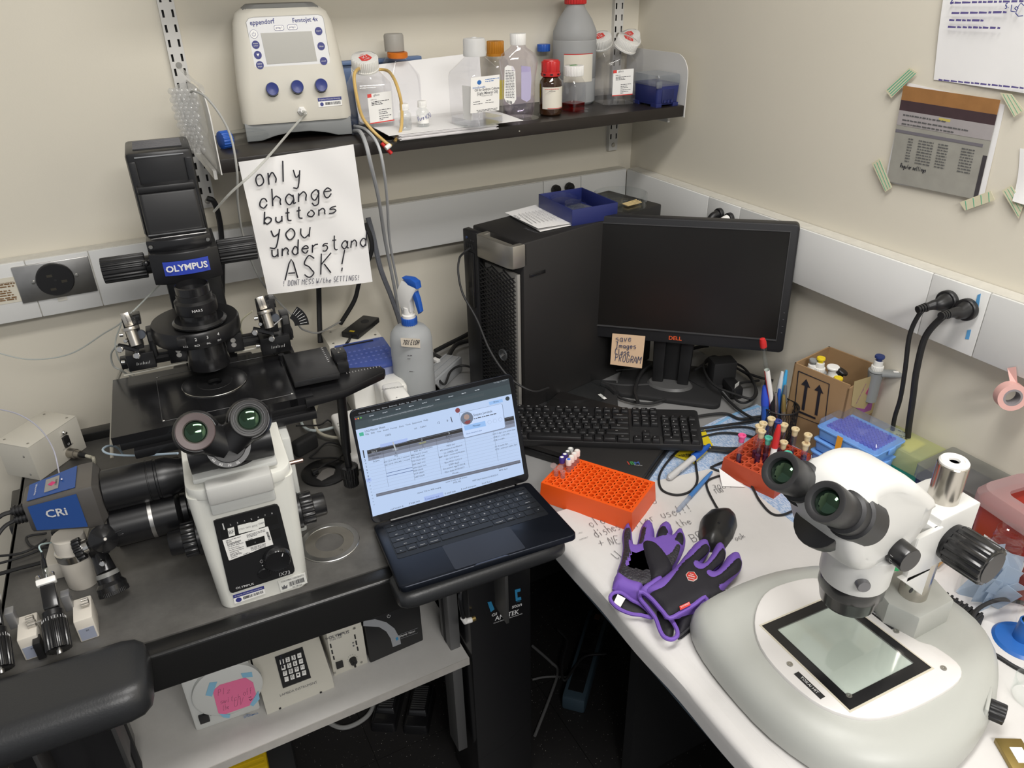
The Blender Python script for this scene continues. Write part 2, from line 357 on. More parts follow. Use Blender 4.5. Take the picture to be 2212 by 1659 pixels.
# caulk line where the raceway meets the wall
# ------------------------------------------------------------------ slotted shelf standards
STD = mat('standard_enamel', (.66, .65, .62), .4)
def standard(name, xc, z0, z1, wd, label):
    t = thing(name, label, 'shelf standard', Tr(xc, YW, 0))
    b = MB(); h = z1-z0; p = .0262; sw, sh, co = .0042, .0135, .0088
    xs = [-wd/2, -co-sw/2, -co+sw/2, co-sw/2, co+sw/2, wd/2]
    zs = [z0]; z = z0+.030
    while z+sh < z1: zs += [z, z+sh]; z += p
    zs.append(z1)
    for k in range(len(zs)-1):
        for i in range(5):
            if k % 2 == 1 and i in (1, 3): continue
            b.add([(xs[i], -.012, zs[k]), (xs[i+1], -.012, zs[k]), (xs[i+1], -.012, zs[k+1]), (xs[i], -.012, zs[k+1])], [(0, 1, 2, 3)])
    for sx in (-1, 1): b.add([(sx*wd/2, -.012, z0), (sx*wd/2, 0, z0), (sx*wd/2, 0, z1), (sx*wd/2, -.012, z1)], [(0, 1, 2, 3)])
    b.add([(-wd/2, -.012, z0), (wd/2, -.012, z0), (wd/2, 0, z0), (-wd/2, 0, z0)], [(0, 1, 2, 3)])
    b.build('channel', STD, t)
    MB().box((0, -.002, (z0+z1)/2), (wd-.003, .002, h)).build('channel_back', mat('dark_slot', (.03, .03, .03), .8), t)
    for zz in (z0+.014, z0+.285): MB().cyl((0, -.012, zz), (0, -.0145, zz), .0062, .005, 14).box((0, -.0147, zz), (.009, .0006, .0012)).build('screw', SCREW, t)
    return t
standard('shelf_standard', Py(400, 205, YW-.012).x, Py(447, 449, YW-.012).z, 2.1, .030, 'white slotted shelf standard with its foot just above the steel outlet plate wall run')
standard('shelf_standard', Py(1332, 150, YW-.012).x, Py(1322, 325, YW-.012).z, 2.1, .027, 'white slotted shelf standard near the room corner behind the saline bottles')
# ------------------------------------------------------------------ shelves
DKW = mat('espresso_laminate', (.016, .012, .010), .38, vary=.3, vscale=30)
XS0, XS1, YS, ZS = .187, 1.2545, 1.50, 1.4165
def shelf_board(name, z, label, plates=True):
    t = thing(name, label, 'shelf', Tr(0, 0, z))
    MB().box(((XS0+XS1)/2, (YS+YW-.012)/2, -.0125), (XS1-XS0, YW-.012-YS, .025), .0012).build('board', DKW, t)
    ew = mat('shelf_end_white', (.72, .71, .68), .5)
    for x, top in ((XS1+.0015, .112), (XS0-.0015, .112)):
        pr = [(YS-.002, -.027), (YS-.002, .062)] + [(YS+.045-.047*math.cos(math.radians(a)), .065+.047*math.sin(math.radians(a))) for a in range(0, 91, 15)] + [(YW-.016, .112), (YW-.016, -.027)]
        MB(Matrix(((0, 0, 1, x-.001), (1, 0, 0, 0), (0, 1, 0, 0), (0, 0, 0, 1)))).prism(pr, 0, .002).build('end_plate', ew, t)
    for x in (Py(400, 205, YW).x, Py(1332, 150, YW).x):
        MB().box((x, (YS+.03+YW)/2, -.033), (.006, YW-YS-.03, .016)).build('bracket', STD, t)
    for x in (XS0+.03, XS0+.62): MB().cyl((x, YS, -.013), (x, YS-.001, -.013), .0018, n=8).build('pin', SCREW, t)
    return t
shelf_board('wall_shelf', ZS, 'dark brown wall shelf with white end plates holding bottles and a pump unit')
shelf_board('wall_shelf', 1.83, 'upper dark brown wall shelf above the bottle shelf')
# ================================================================== things on the wall shelf
NAVY = mat('navy_print', (.03, .035, .20), .45)
FJW = mat('pump_housing', (.66, .63, .55), .42, bump=.04, bscale=700)
FJG = mat('pump_base_grey', (.27, .28, .28), .5)
def stamp(f, c, w, h, parent):                           # property sticker: navy band, seal and barcode; c = 4 pixel corners TL TR BR BL
    f.poly(c, WP2, 'property_sticker', 0, .0005)
    lerp = lambda a, b, t: (a[0]+(b[0]-a[0])*t, a[1]+(b[1]-a[1])*t)
    tl, tr, br, bl = c
    f.poly([tl, tr, lerp(tr, br, .38), lerp(tl, bl, .38)], NAVY, 'sticker_band', .0003, .0007)
    f.text('Property of Columbia University', lerp(lerp(tl, bl, .2), lerp(tr, br, .2), .06), lerp(lerp(tl, bl, .2), lerp(tr, br, .2), .94), WINK, z=.0009)
    a, b = lerp(lerp(tl, bl, .52), lerp(tr, br, .52), .3), lerp(lerp(tl, bl, .52), lerp(tr, br, .52), .95)
    f.bars(a, b, ((bl[0]-tl[0])*.3, (bl[1]-tl[1])*.3), INK, 28, 5, .0007)
    m = lerp(lerp(tl, bl, .7), lerp(tr, br, .7), .15); f.disc(m, w*.07, NAVY, 'seal', .0003, .0007)
a_, b_ = Pz(535, 311, ZS), Pz(763, 293, ZS)
FJM = Tr((a_+b_)/2) @ Rz(math.degrees(math.atan2((b_-a_).y, (b_-a_).x))) @ Sc(1, 1, 1.03)
fj = thing('microinjection_pump', 'beige and grey microinjection pump unit with three blue knobs and a screen', 'lab pump', FJM)
pf = [(-.104, .002), (-.104, .036), (.104, .036), (.104, .002), (.075, .002), (.05, .009), (.02, .0135), (-.02, .0135), (-.05, .009), (-.075, .002)]
MB(Matrix(((1, 0, 0, 0), (0, 0, 1, .004), (0, 1, 0, 0), (0, 0, 0, 1)))).prism(pf, 0, .132, .004).build('base', FJG, fj)
for x in (-.085, .085):
    MB().cyl((x, .02, 0), (x, .02, .004), .008).build('foot', RUB, fj)
rg = []
for z, wd, y0, y1, r in ((.034, .213, 0, .140, .022), (.040, .2145, -.001, .141, .024), (.10, .211, .006, .141, .026), (.16, .200, .016, .139, .028), (.205, .186, .024, .136, .03), (.222, .172, .032, .132, .03), (.230, .15, .042, .125, .03)):
    rg.append([(p[0], p[1], z) for p in rrect(wd, y1-y0, r, 6, 0, (y0+y1)/2)])
MB().loft(rg).build('housing', FJW, fj)
MB().loft([[(p[0], p[1], z) for p in rrect(w_, d_, .02, 5, 0, .085)] for z, w_, d_ in ((.2285, .15, .082), (.2365, .128, .066))]).build('lid', mat('pump_lid', (.20, .20, .19), .5), fj)
FJF = Face(FJM @ Tr(0, -.001, .04) @ Rx(90) @ Rx(-math.degrees(math.atan2(.0265, .165))), fj, FJM)
FJF = Face(FJF.M @ Tr(0, 0, .0012), fj, FJM)
pan = mat('pump_panel', (.74, .74, .74), .35)
FJF.poly([(531, 48), (536, 40), (546, 37), (686, 31), (695, 34), (699, 41), (714, 130), (713, 140), (706, 146), (640, 160), (600, 161), (562, 156), (553, 150), (549, 143)], mat('panel_rim', (.35, .34, .32), .5), 'panel_rim', 0, .0006)
FJF.poly([(532, 49), (537, 41), (547, 38.5), (686, 32.5), (694, 35), (698, 42), (712.5, 130), (711.5, 138), (705, 144.5), (640, 158.5), (600, 159.5), (563, 154.5), (554.5, 149), (550, 142)], pan, 'control_panel', .0004, .0012)
FJF.poly([(563, 72), (673, 67.5), (685, 132), (577, 139)], mat('lcd_grey', (.42, .41, .37), .25), 'screen', .001, .002)
FJF.text('eppendorf', (540, 51.5), (593, 47), NAVY, ya=1.1, z=.0018, bold=.01)
FJF.text('FemtoJet 4x', (632, 46), (686, 42.5), NAVY, ya=1.1, z=.0018, bold=.008)
for c, nm in (((602.5, 60.5), 'prog 1'), ((631.5, 59), 'prog 2')):
    FJF.rbox((c[0]-11.5, c[1]-5.5), (c[0]+11.5, c[1]+5.5), NAVY, 'key_rim', .001, .0014, .003); FJF.rbox((c[0]-10.8, c[1]-4.8), (c[0]+10.8, c[1]+4.8), WP2, 'key', .001, .0017, .003)
    FJF.text(nm, (c[0]-6.5, c[1]+.3), (c[0]+6.5, c[1]-.3), NAVY, z=.0022)
FJF.disc((548.5, 74), .0075, NAVY, 'key_rim', .001, .0015); FJF.disc((548.5, 74), .0070, WP2, 'power_key', .001, .002)
FJF.line([(548.5+4*math.sin(a), 74.5-4*math.cos(a)) for a in [math.radians(t) for t in range(35, 326, 29)]], .0003, NAVY, 'power_symbol', .0022); FJF.line([(548.3, 69), (548.7, 74)], .0003, NAVY, 'power_symbol', .0022)
for c, t in (((552.5, 97), 'menu\nenter'), ((557, 119), ''), ((561.5, 141), 'auto\nman'), ((688, 67.5), 'inject'), ((693.5, 100), 'clean'), ((699, 132), 'count')):
    FJF.disc(c, .0071, NAVY, 'key', .001, .0019)
    if t: FJF.text(t, (c[0]-5, c[1]+.3), (c[0]+5, c[1]-.3), WINK, z=.0023)
    else: FJF.poly([(c[0]-3.2, c[1]-2.5), (c[0]+3.2, c[1]-2.9), (c[0]+.5, c[1]+3.5)], WP2, 'arrow_mark', .0019, .0023)
KBL = mat('knob_blue', (.035, .05, .22), .35); KGR = mat('knob_skirt', (.22, .25, .30), .4)
for c in ((588, 193), (641.5, 188), (693, 184.5)):
    k = FJF.disc(c, .0136, BLK, 'knob_recess', -.001, .0008); p = FJF.p(*c)
    kb = MB().lathe([(.0125, 0), (.0120, .012), (.0112, .0135)], 28, Tr(p.x, p.y, 0)).build('knob', KGR, fj, FJF.L)
    MB().lathe([(.0116, .0128), (.0114, .0152), (.0105, .0160), (.008, .0153), (.0001, .0145)], 28, Tr(p.x, p.y, 0)).build('knob_cap', KBL, kb)
stamp(FJF, [(686, 212), (737, 208), (739, 227), (688.5, 232)], .05, .02, fj)
p = FJF.p(652, 240)
MB().lathe([(.0088, 0), (.0088, .004), (.006, .006), (.006, .011), (.004, .013), (.0035, .018)], 6, Tr(p.x, p.y, 0)).build('tube_fitting', WP2, fj, FJF.L)
q0 = FJF.M @ V(p.x, p.y, .016)
TUB = clear('clear_tubing', (.85, .86, .84), .4, .2, 1.4, .55, (.9, .9, .86))
cable('injection_tube', [q0, q0+V(.004, -.012, -.004), Pd(640, 268, 1.50), Pd(560, 360, 1.36), Pd(500, 415, 1.36), Pd(462, 457, 1.40)], .0022, TUB, 'clear tube running from the pump fitting down toward the microscope pillar', 'tube')
# ---- bubble wrap pouch hanging at the left end plate
BW = clear('bubble_film', (.97, .97, .97), .5, .12, 1.5, .22, (.85, .85, .83))
bwf = Face(frame(Py(425, 250, 1.55), V(1, -.75, 0), V(0, 0, 1)), None)
bwM = bwf.M
bw = thing('bubble_wrap_pouch', 'clear bubble wrap pouch hanging on the shelf end plate above the microscope', 'bubble wrap', bwM)
bwf = Face(bwM, bw, bwM)
ol = [(384, 182), (396, 178), (416, 182), (424, 192), (438, 232), (449, 282), (452, 318), (476, 352), (482, 380), (455, 368), (428, 345), (410, 315), (392, 268), (378, 232), (370, 205), (370, 194)]
pl = [bwf.p(*q) for q in ol]; ce = sum(pl, Vector((0, 0)))/len(pl)
b = MB(); n_ = len(pl)
for sg in (1, -1):
    rings = [[(*(ce+(q-ce)*k), sg*.016*(1-k**2.2)+random.uniform(-.0015, .0015)) for q in pl] for k in (1, .8, .55, .25, .02)]
    b.loft(rings, cap=False)
b.build('film', BW, bw, auto=70)
bs = MB().lathe([(.0062, 0), (.0058, .0025), (.004, .0042), (.0001, .0050)], 10).build('bubble', BW, bw, Tr(*ce, .012))
row = 0; v = 196
while v < 330:
    u0, u1 = 376+(v-200)*.30, 428+(v-200)*.17
    u = u0+(4.7 if row % 2 else 0)
    while u < u1:
        q = bwf.p(u, v); k = (q-ce).length/.09
        inst(bs, 'bubble', bw, Tr(q.x, q.y, max(.001, .0135*(1-min(1, k)**2)))); u += 11
    v += 9; row += 1
# pouch top flap that reaches the standard
MB().tube([Py(390, 148, 1.70), Py(412, 170, 1.66), Py(432, 185, 1.58), Py(438, 200, 1.56)], .0045, 6, flat=.1).build('hanging_flap', BW, bw, bwM.inverted())
cable('thin_grey_wire', [Py(412, 199, 1.53), Py(420, 197, 1.51), Py(445, 210, 1.49), Py(478, 252, 1.47), Py(500, 300, 1.44), Py(512, 370, 1.43), Py(514, 440, 1.46), Py(528, 520, 1.5), Py(560, 600, 1.52), Py(600, 650, 1.55), Py(640, 690, 1.55), Py(647, 705, 1.56), Py(660, 714, 1.58), Py(690, 718, 1.6), Py(735, 695, 1.66)], .0021, mat('grey_wire', (.36, .36, .34), .5), 'thin grey wire hanging from the bubble wrap pouch past the paper notice', 'cable')
# ---- conical tube lying behind the pump
q = Pz(478, 300, ZS+.016); q = V(q.x, 1.60, ZS+.0155)
t = thing('conical_tube', 'clear conical tube with blue cap lying left of the pump', 'tube', axis(q, (1, .32, 0)))
MB().lathe(*[[(.0145, .02), (.0145, .10), (.003, .122)]], n=18).build('barrel', CLR, t)
MB().prism(ribs(.0158, .0168, 18), -.004, .016, .001).build('cap', BLUEC, t)
# ---- angled neck saline bottles
GIB = clear('bottle_plastic', (.95, .95, .96), .2, .06, 1.25)
LIQ = clear('clear_liquid', (.92, .925, .94), .3, .03, 1.3)
CAPW = mat('cap_white', (.80, .79, .75), .4)
GRED = mat('label_red', (.70, .06, .05), .5)
def saline(M, label, nd, flip=0, liq=.02, w=.080, nofs=(0, 0), lab=None, old=False):
    t = thing('saline_bottle', label, 'bottle', M)
    rg = [[(p[0], p[1], z) for p in rrect(k, k, .016, 4)] for z, k in ((.0, w*.9), (.005, w), (.088, w), (.096, w*.97))]
    nd = Vector(nd).normalized(); nc = Vector((nofs[0], nofs[1], .120)); NM = axis(nc, nd, (0, 1, 0))
    def nring(r, z):
        R = [NM @ Vector((r*math.cos(2*PI*(i+2.5)/20), r*math.sin(2*PI*(i+2.5)/20), z)) for i in range(20)]
        sh = min(range(20), key=lambda k: sum((Vector(R[(i+k) % 20])-Vector(rg[-1][i])).length for i in range(0, 20, 5))); R = R[sh:]+R[:sh]; return [tuple(p) for p in R]
    rg5 = [r for r in rg]; rg5 = [[r[i] for i in range(20)] for r in rg5]
    rg5 += [nring(.030, -.008), nring(.022, 0), nring(.0215, .012)]
    MB().loft(rg5, cap=False).build('body', GIB, t)
    if liq: MB().loft([[(p[0], p[1], z) for p in rrect(w*.96, w*.96, .015, 4)] for z in (.003, liq)]).build('liquid', LIQ, t)
    cp = MB(NM).prism(ribs(.0255, .0268, 44), .006, .028, .0012).build('cap', CAPW, t)
    MB(NM).lathe([(.0275, .0045), (.0278, .008)], 36).build('cap_ring', CAPW, t)
    CL = NM @ Tr(0, 0, .0284) @ Rz(flip)
    MB().prism([(-.010, -.006), (.010, -.006), (.012, .009), (.004, .014), (-.004, .014), (-.012, .009)], 0, .0004).build('cap_print', GRED, cp, CL)
    txt('1X', .011, CL @ Tr(0, .000, .0006), WINK, cp); txt('gibco', .0062, CL @ Tr(0, .009, .0006), WINK, cp); txt('DPBS', .0042, CL @ Tr(0, -.010, .0006), GRED, cp)
    if lab:
        f = Face(M @ Tr(0, -w/2-.0004, .05) @ Rx(90), t, M); (tl, tr, br, bl) = lab
        lp = lambda s_, r_: (tl[0]+(tr[0]-tl[0])*s_+(bl[0]-tl[0])*r_, tl[1]+(tr[1]-tl[1])*s_+(bl[1]-tl[1])*r_)
        f.poly(lab, WP2, 'label', 0, .0004)
        f.poly([lp(0, 0), lp(.17, 0), lp(.17, .12), lp(0, .12)], GRED, 'label_mark', .0002, .0006); f.poly([lp(0, .965), lp(1, .965), lp(1, 1), lp(0, 1)], GRED, 'label_mark', .0002, .0006)
        f.text('gibco', lp(.25, .07), lp(.5, .07), GREYINK, z=.0008); f.text('DPBS (1X)', lp(.12, .21), lp(.36, .21), INK, z=.0008, ya=.8)
        f.print([(*lp(.14, r), *lp(e, r)) for r, e in ((.28, .86), (.33, .55), (.38, .6))], INK, .0014, seed=4)
        f.print([(*lp(.4, r), *lp(e, r)) for r, e in ((.58, .9), (.65, .72), (.71, .76), (.79, .9), (.86, .78), (.91, .55))], GREYINK, .0015, seed=5)
        for q in range(5):
            for r in range(5):
                if (q*3+r*5+q*r) % 3: f.poly([lp(.18+q*.027, .79+r*.027), lp(.205+q*.027, .79+r*.027), lp(.205+q*.027, .812+r*.027), lp(.18+q*.027, .812+r*.027)], INK, 'code_dot', .0004, .0006) if False else None
    return t
def base(u, v, yaw=0., z=None): return Tr(Pz(u, v, ZS if z is None else z)) @ Rz(yaw)
saline(Tr(Bk(808, 291, ZS, .04)) @ Rz(-8), 'angle-neck saline bottle wrapped by yellow tubing beside the pump', (-.06, -.42, 1), 200, .022, .083, (-.006, -.012), [(793, 204), (845, 196), (849, 261), (800, 268)])
saline(Tr(Bk(1326, 229, ZS, .04)) @ Rz(-12), 'angle-neck saline bottle half full of clear liquid beside the navy tip box', (.32, -.42, 1), -8, .03, .084, (.012, -.014), [(1325, 152), (1369, 148), (1366, 204), (1322, 208)])
saline(Tr(1.160, 1.71, ZS) @ Rz(-10), 'angle-neck saline bottle behind the tall milky jug, only cap in view', (-.35, -.40, 1), 0, 0, .070, (-.012, -.014))
saline(Tr(1.245, 1.71, ZS) @ Rz(-10), 'angle-neck saline bottle against the slotted standard, only cap showing', (-.35, -.40, 1), 0, 0, .070, (-.012, -.014))
# ---- square bottle with orange collar, behind
t = thing('square_bottle', 'clear square bottle with translucent cap and orange collar behind the white card', 'bottle', Tr(.608, 1.69, ZS) @ Rz(12) @ Sc(1, 1, .965))
MB().loft([[(p[0], p[1], z) for p in rrect(k, k, r, 5)] for z, k, r in ((0, .076, .01), (.08, .08, .012), (.10, .078, .012), (.138, .036, .0178), (.15, .036, .0178))], cap=False).build('body', GIB, t)
MB().lathe([(.0200, .136), (.022, .138), (.022, .146), (.020, .148)], 28, Rx(4)).build('collar', mat('orange_ring', (.62, .16, .01), .4), t)
MB().lathe([(.021, .149), (.021, .180), (.019, .184), (.0001, .185)], 28).build('cap', clear('cap_translucent', (.8, .8, .78), .3, .3, 1.3, .8, (.62, .6, .56)), t)
# ---- blue tray behind
BT = mat('dusty_blue', (.13, .20, .36), .5)
t = thing('blue_rack', 'dusty blue plastic rack behind the saline bottle', 'rack', Tr(.56, 1.744, ZS))
MB().box((0, 0, .06), (.25, .012, .12), .002).box((0, -.02, .004), (.25, .05, .008), .001).build('body', BT, t)
MB().box((0, -.004, .122), (.25, .022, .008), .002).build('rim', BT, t)
# ---- white card and paper stack
t = thing('card_folder', 'white bent card standing behind the vials on the shelf', 'card', Tr(0, 0, ZS))
L_ = Pz(862, 296, ZS); R_ = Pz(1083, 279, ZS); yb = 1.665
pts = [(L_.x-.012, yb+.015, .10), (L_.x+.05, yb+.004, .106), (L_.x+.13, yb, .106), (R_.x+.03, yb, .104)]
b = MB()
def cardf(u, v):
    x = .505+u*.30; c = .03*math.sin(min(1, u*3)*PI/2)
    if v < .45: k = v/.45; return (x, 1.478+k*(.185)-.0*u, .012+.0015*math.sin(k*PI))
    k = (v-.45)/.55; return (x+.0, 1.663+.018*math.sin(k*PI/2), .012+.118*k-.012*(1-u)*k)
b.grid(cardf, 14, 16); b.build('sheet', PAPER, t, solid=.0006)
t = thing('paper_stack', 'stack of white paper lying under the vials and oil bottle, edges past the shelf front', 'paper stack', Tr(.635, 1.482, ZS+.0002))
for i in range(6): MB().box((.003*math.sin(i*2.1), .09, .0012+i*.0018), (.215, .19+.004*math.sin(i*1.7), .0016)).build('sheet', mat('paper_edge', (.72, .70, .70), .8), t)
# ---- two vials
VG = clear('vial_glass', (.97, .98, .97), .3, .05, 1.35)
def vial(M, label, lab, s=1.):
    t = thing('glass_vial', label, 'vial', M)
    MB().lathe([(.0001, .001), (.0115, .001), (.0128, .003), (.0128, .030), (.0115, .033), (.0075, .036), (.0075, .042)], 24).build('body', VG, t)
    MB().lathe([(.0001, .002), (.0118, .002), (.0118, .022), (.0001, .022)], 20).build('liquid', LIQ, t)
    c = MB().prism(ribs(.0086, .0091, 24), .039, .0505, .0008).build('cap', WP2, t); MB().lathe([(.0095, .0385), (.0095, .0405)], 24).build('cap_band', WP2, c)
    if lab:
        MB().lathe([(.01295, .008), (.01295, .025)], 16, cap=False, a0=math.radians(190), a1=math.radians(350)).build('label', WP2, t)
        f = Face(M @ Tr(0, -.0131, .016) @ Rx(90), t, M); f.hand([('Pure', (903, 262), (917, 257), 9), ('H2O', (920, 258), (932, 251), 9)], BLUEINK, .0004)
    return t
vial(Tr(Bk(877, 283, ZS+.013, .012)), 'small glass vial with white cap and no paper label', False)
vial(Tr(Bk(915, 276, ZS+.013, .012)), 'small glass vial with a white label written in blue ink', True)
# ---- embryo oil bottle on a dish
pb = Bk(1031, 276, ZS+.013, .045); M = Tr(pb) @ Rz(13)
t = thing('petri_dish', 'clear round dish under the embryo oil bottle on the paper', 'dish', Tr(pb))
MB().lathe([(.0001, .001), (.047, .001), (.047, .010)], 36, cap=False).build('body', CLR, t)
t = thing('oil_bottle', 'clear square bottle of embryo culture oil with white cap and printed label', 'bottle', M @ Tr(0, 0, .002) @ Sc(1.075, 1.075, .845)); M = M @ Tr(0, 0, .002) @ Sc(1.075, 1.075, .845)
MB().loft([[(p[0], p[1], z) for p in rrect(k, k, r, 5)] for z, k, r in ((0, .074, .01), (.004, .079, .012), (.108, .080, .012), (.118, .076, .012), (.150, .038, .0188), (.158, .036, .0178))], cap=False).build('body', GIB, t)
MB().loft([[(p[0], p[1], z) for p in rrect(.075, .075, .011, 5)] for z in (.002, .016)]).build('liquid', LIQ, t)
MB().lathe([(.0212, .152), (.0212, .1625), (.0206, .164), (.0206, .186), (.019, .190), (.005, .191), (.004, .193), (.0001, .193)], 30).build('cap', clear('cap_milky', (.9, .9, .9), .3, .3, 1.3, .88, (.86, .86, .85)), t)
f = Face(M @ Tr(0, -.0408, .05) @ Rx(90), t, M)
f.poly([(1017, 168), (1079, 161), (1078, 238), (1016, 245)], WP2, 'label', 0, .0004)
f.text('IrvineScientific', (1021, 190), (1048, 187), mat('label_blue', (.03, .15, .45), .5), z=.0008, ya=1.2); f.text('Oil for Embryo Culture', (1025, 196), (1078, 190), GREYINK, z=.0008, ya=1.3, bold=.01); f.text('(Light Mineral Oil)', (1030, 203.5), (1075, 198), GREYINK, z=.0008, ya=1.3, bold=.01)
f.text('Protect from Light', (1040, 207.5), (1064, 204.5), GREYINK, z=.0008)
f.print([(1048, 172, 1078, 168), (1048, 176, 1066, 174)], MATS['label_blue'], .0016); f.print([(1022, 221, 1036, 219), (1022, 226, 1042, 223), (1050, 217, 1060, 215.5), (1048, 222, 1066, 220), (1029, 239, 1074, 233), (1031, 241.5, 1072, 236)], GREYINK, .0016)
f.disc((1035, 178), .005, MATS['label_blue'], 'logo', .0003, .0006)
f2 = Face(M @ Tr(-.0408, -.012, .05) @ Rz(-90) @ Rx(90), t, M); f2.rbox((1002, 166), (1016, 240), WP2, 'label', 0, .0004, .001) if False else None
MB().box((-.0407, -.024, .055), (.0004, .026, .076)).build('label', WP2, t)
# ---- amber cap bottle behind
t = thing('media_bottle', 'clear bottle with ribbed orange cap and yellow label behind the oil bottle', 'bottle', Tr(.855, 1.70, ZS) @ Sc(.8, .8, .925))
MB().lathe([(.0001, .001), (.040, .001), (.042, .006), (.042, .10), (.034, .118), (.024, .124), (.023, .135)], 28, cap=False).build('body', GIB, t)
MB().lathe([(.0423, .03), (.0423, .075)], 28, cap=False, a0=math.radians(190), a1=math.radians(350)).build('label', mat('label_yellow', (.75, .62, .02), .5), t)
MB().prism(ribs(.0235, .0248, 30), .132, .162, .002).build('cap', mat('orange_cap', (.50, .20, .01), .4), t); MB().lathe([(.0262, .128), (.0262, .134)], 30).build('cap_ring', MATS['orange_cap'], t)
# ---- clear lotion-shaped oil bottle standing in a dish
pb = Bk(1121, 262, ZS, .04); M = Tr(pb)
t = thing('petri_dish', 'clear round dish under the curvy mineral oil bottle', 'dish', M)
MB().lathe([(.0001, .001), (.045, .001), (.045, .012)], 36, cap=False).build('body', CLR, t)
M = M @ Tr(0, 0, .002) @ Rz(-14) @ Sc(1.08, 1.08, .905)
t = thing('mineral_oil_bottle', 'curvy clear mineral oil bottle with white screw cap and purple tinted label', 'bottle', M)
PUR = clear('purple_tint', (.94, .92, .97), .3, .05, 1.3)
MB().loft([[(p[0], p[1], z) for p in rrect(w_, d_, min(w_, d_)*.42, 5)] for z, w_, d_ in ((0, .050, .035), (.006, .060, .042), (.03, .066, .044), (.06, .066, .043), (.09, .068, .044), (.115, .076, .047), (.130, .078, .046), (.145, .066, .04), (.158, .034, .032), (.165, .026, .026), (.172, .025, .025))], cap=False).build('body', PUR, t)
MB().loft([[(p[0], p[1], z) for p in rrect(w_, d_, d_*.42, 5)] for z, w_, d_ in ((.002, .054, .036), (.03, .062, .04), (.05, .062, .039))]).build('liquid', clear('oil', (.93, .91, .96), .3, .03, 1.35), t)
MB().prism(ribs(.0155, .0160, 30), .164, .189, .001).build('cap', WP2, t)
f = Face(M @ Tr(0, -.0228, .07) @ Rx(90), t, M)
f.poly([(1090, 146), (1096, 141), (1108, 143), (1113, 152), (1115, 214), (1110, 223), (1102, 226), (1094, 221), (1089, 212)], WP2, 'label', 0, .0004)
f.print([(1092, 152+i*3.4, 1111, 153+i*3.4) for i in range(18)], GREYINK, .0016); f.bars((1094, 216), (1106, 219), (0, 6), INK, 9)
f.poly([(1126, 142), (1146, 144), (1148, 170), (1146, 214), (1138, 220), (1126, 214)], mat('lilac_label', (.47, .43, .62), .6), 'back_label', -.001, .0002)
# ---- red cap amber bottle
M = Tr(Bk(1189, 252, ZS, .024))
t = thing('amber_bottle', 'brown amber glass bottle with red tamper cap and cream label', 'bottle', M)
AMB = mat('amber_glass', (.035, .013, .004), .08, coat=.6)
MB().lathe([(.0001, .001), (.0230, .001), (.0255, .004), (.0255, .066), (.024, .074), (.0185, .081), (.017, .085)], 30).build('body', AMB, t)
MB().lathe([(.0259, .016), (.0259, .062)], 26, cap=False, a0=math.radians(195), a1=math.radians(335)).build('label', mat('cream_label', (.74, .70, .60), .6), t)
MB().lathe([(.0261, .0165), (.0261, .0180)], 20, cap=False, a0=math.radians(225), a1=math.radians(335)).build('label_stripe', RED, t)
f = Face(M @ Tr(0, -.0263, .04) @ Rx(90), t, M); f.print([(1177, 193, 1207, 192)], RED, .0014, z=.0); f.print([(1186, 197, 1200, 196.5)], GREYINK, .0012, z=0)
cp = MB().prism(ribs(.0192, .0206, 12), .090, .114, .002).lathe([(.0190, .112), (.017, .1165), (.0001, .117)], 24).build('cap', RED, t)
MB().lathe([(.0212, .083), (.0218, .085), (.0212, .092)], 30).build('tamper_ring', RED, cp)
for a in range(8): MB().box((.0212, 0, .0875), (.002, .006, .003), T=Rz(a*45+20)).build('ring_slot', BLK, cp)
# ---- small square bottle with red liquid
M = Tr(Bk(1238, 243, ZS, .028)) @ Rz(18)
t = thing('small_bottle', 'small clear square bottle holding red liquid with ribbed white cap', 'bottle', M)
MB().loft([[(p[0], p[1], z) for p in rrect(k, k, r, 5)] for z, k, r in ((0, .042, .008), (.003, .045, .009), (.055, .045, .009), (.062, .042, .01), (.076, .034, .0168), (.082, .034, .0168))], cap=False).build('body', GIB, t)
MB().loft([[(p[0], p[1], z) for p in rrect(.042, .042, .008, 5)] for z in (.002, .018)]).build('liquid', clear('red_liquid', (.75, .05, .04), .3, .05, 1.4), t)
cp = MB().prism(ribs(.0215, .0224, 40), .076, .098, .001).build('cap', WP2, t)
MB().prism([(-.012, 0), (.006, -.006), (.014, .006), (-.004, .012)], .098, .0984).build('cap_print', mat('green_print', (.07, .30, .05), .5), cp)
# ---- tiny dish pair
t = thing('small_dish', 'tiny stacked clear dish pair in front of the red liquid bottle', 'dish', Tr(Bk(1255, 243, ZS, .012)))
for i in range(2): MB().lathe([(.0001, .001+i*.006), (.0175, .001+i*.006), (.0178, .0085+i*.006)], 28, cap=False).build('dish', CLR, t)
# ---- tall milky jug
t = thing('jug', 'tall milky plastic jug with red cap and cream chemical label', 'jug', Tr(1.0625, 1.690, ZS) @ Rz(-25) @ Sc(1.17, 1.17, .905)); M = t.matrix_world.copy()
HD = mat('milky_hdpe', (.58, .59, .58), .4, sub=.25)
def rad(z): return 0
MB().lathe([(.0001, 0), (.040, 0), (.0445, .006), (.0445, .062), (.0435, .064), (.0445, .066), (.0445, .155), (.0435, .158), (.0445, .161), (.0440, .178), (.034, .206), (.022, .228), (.0185, .236), (.0185, .245)], 36).build('body', clear('hdpe', (.7, .71, .72), .3, .35, 1.25, .86, (.62, .63, .63)), t)
MB().lathe([(.041, .002), (.041, .135), (.0001, .136)], 28).build('liquid', mat('jug_liquid', (.40, .42, .45), .3), t)
MB().prism(ribs(.021, .0222, 24), .241, .262, .002).build('cap', RED, t)
MB().lathe([(.0449, .058), (.0449, .127)], 20, cap=False, a0=math.radians(235), a1=math.radians(318)).build('label', MATS['cream_label'], t)
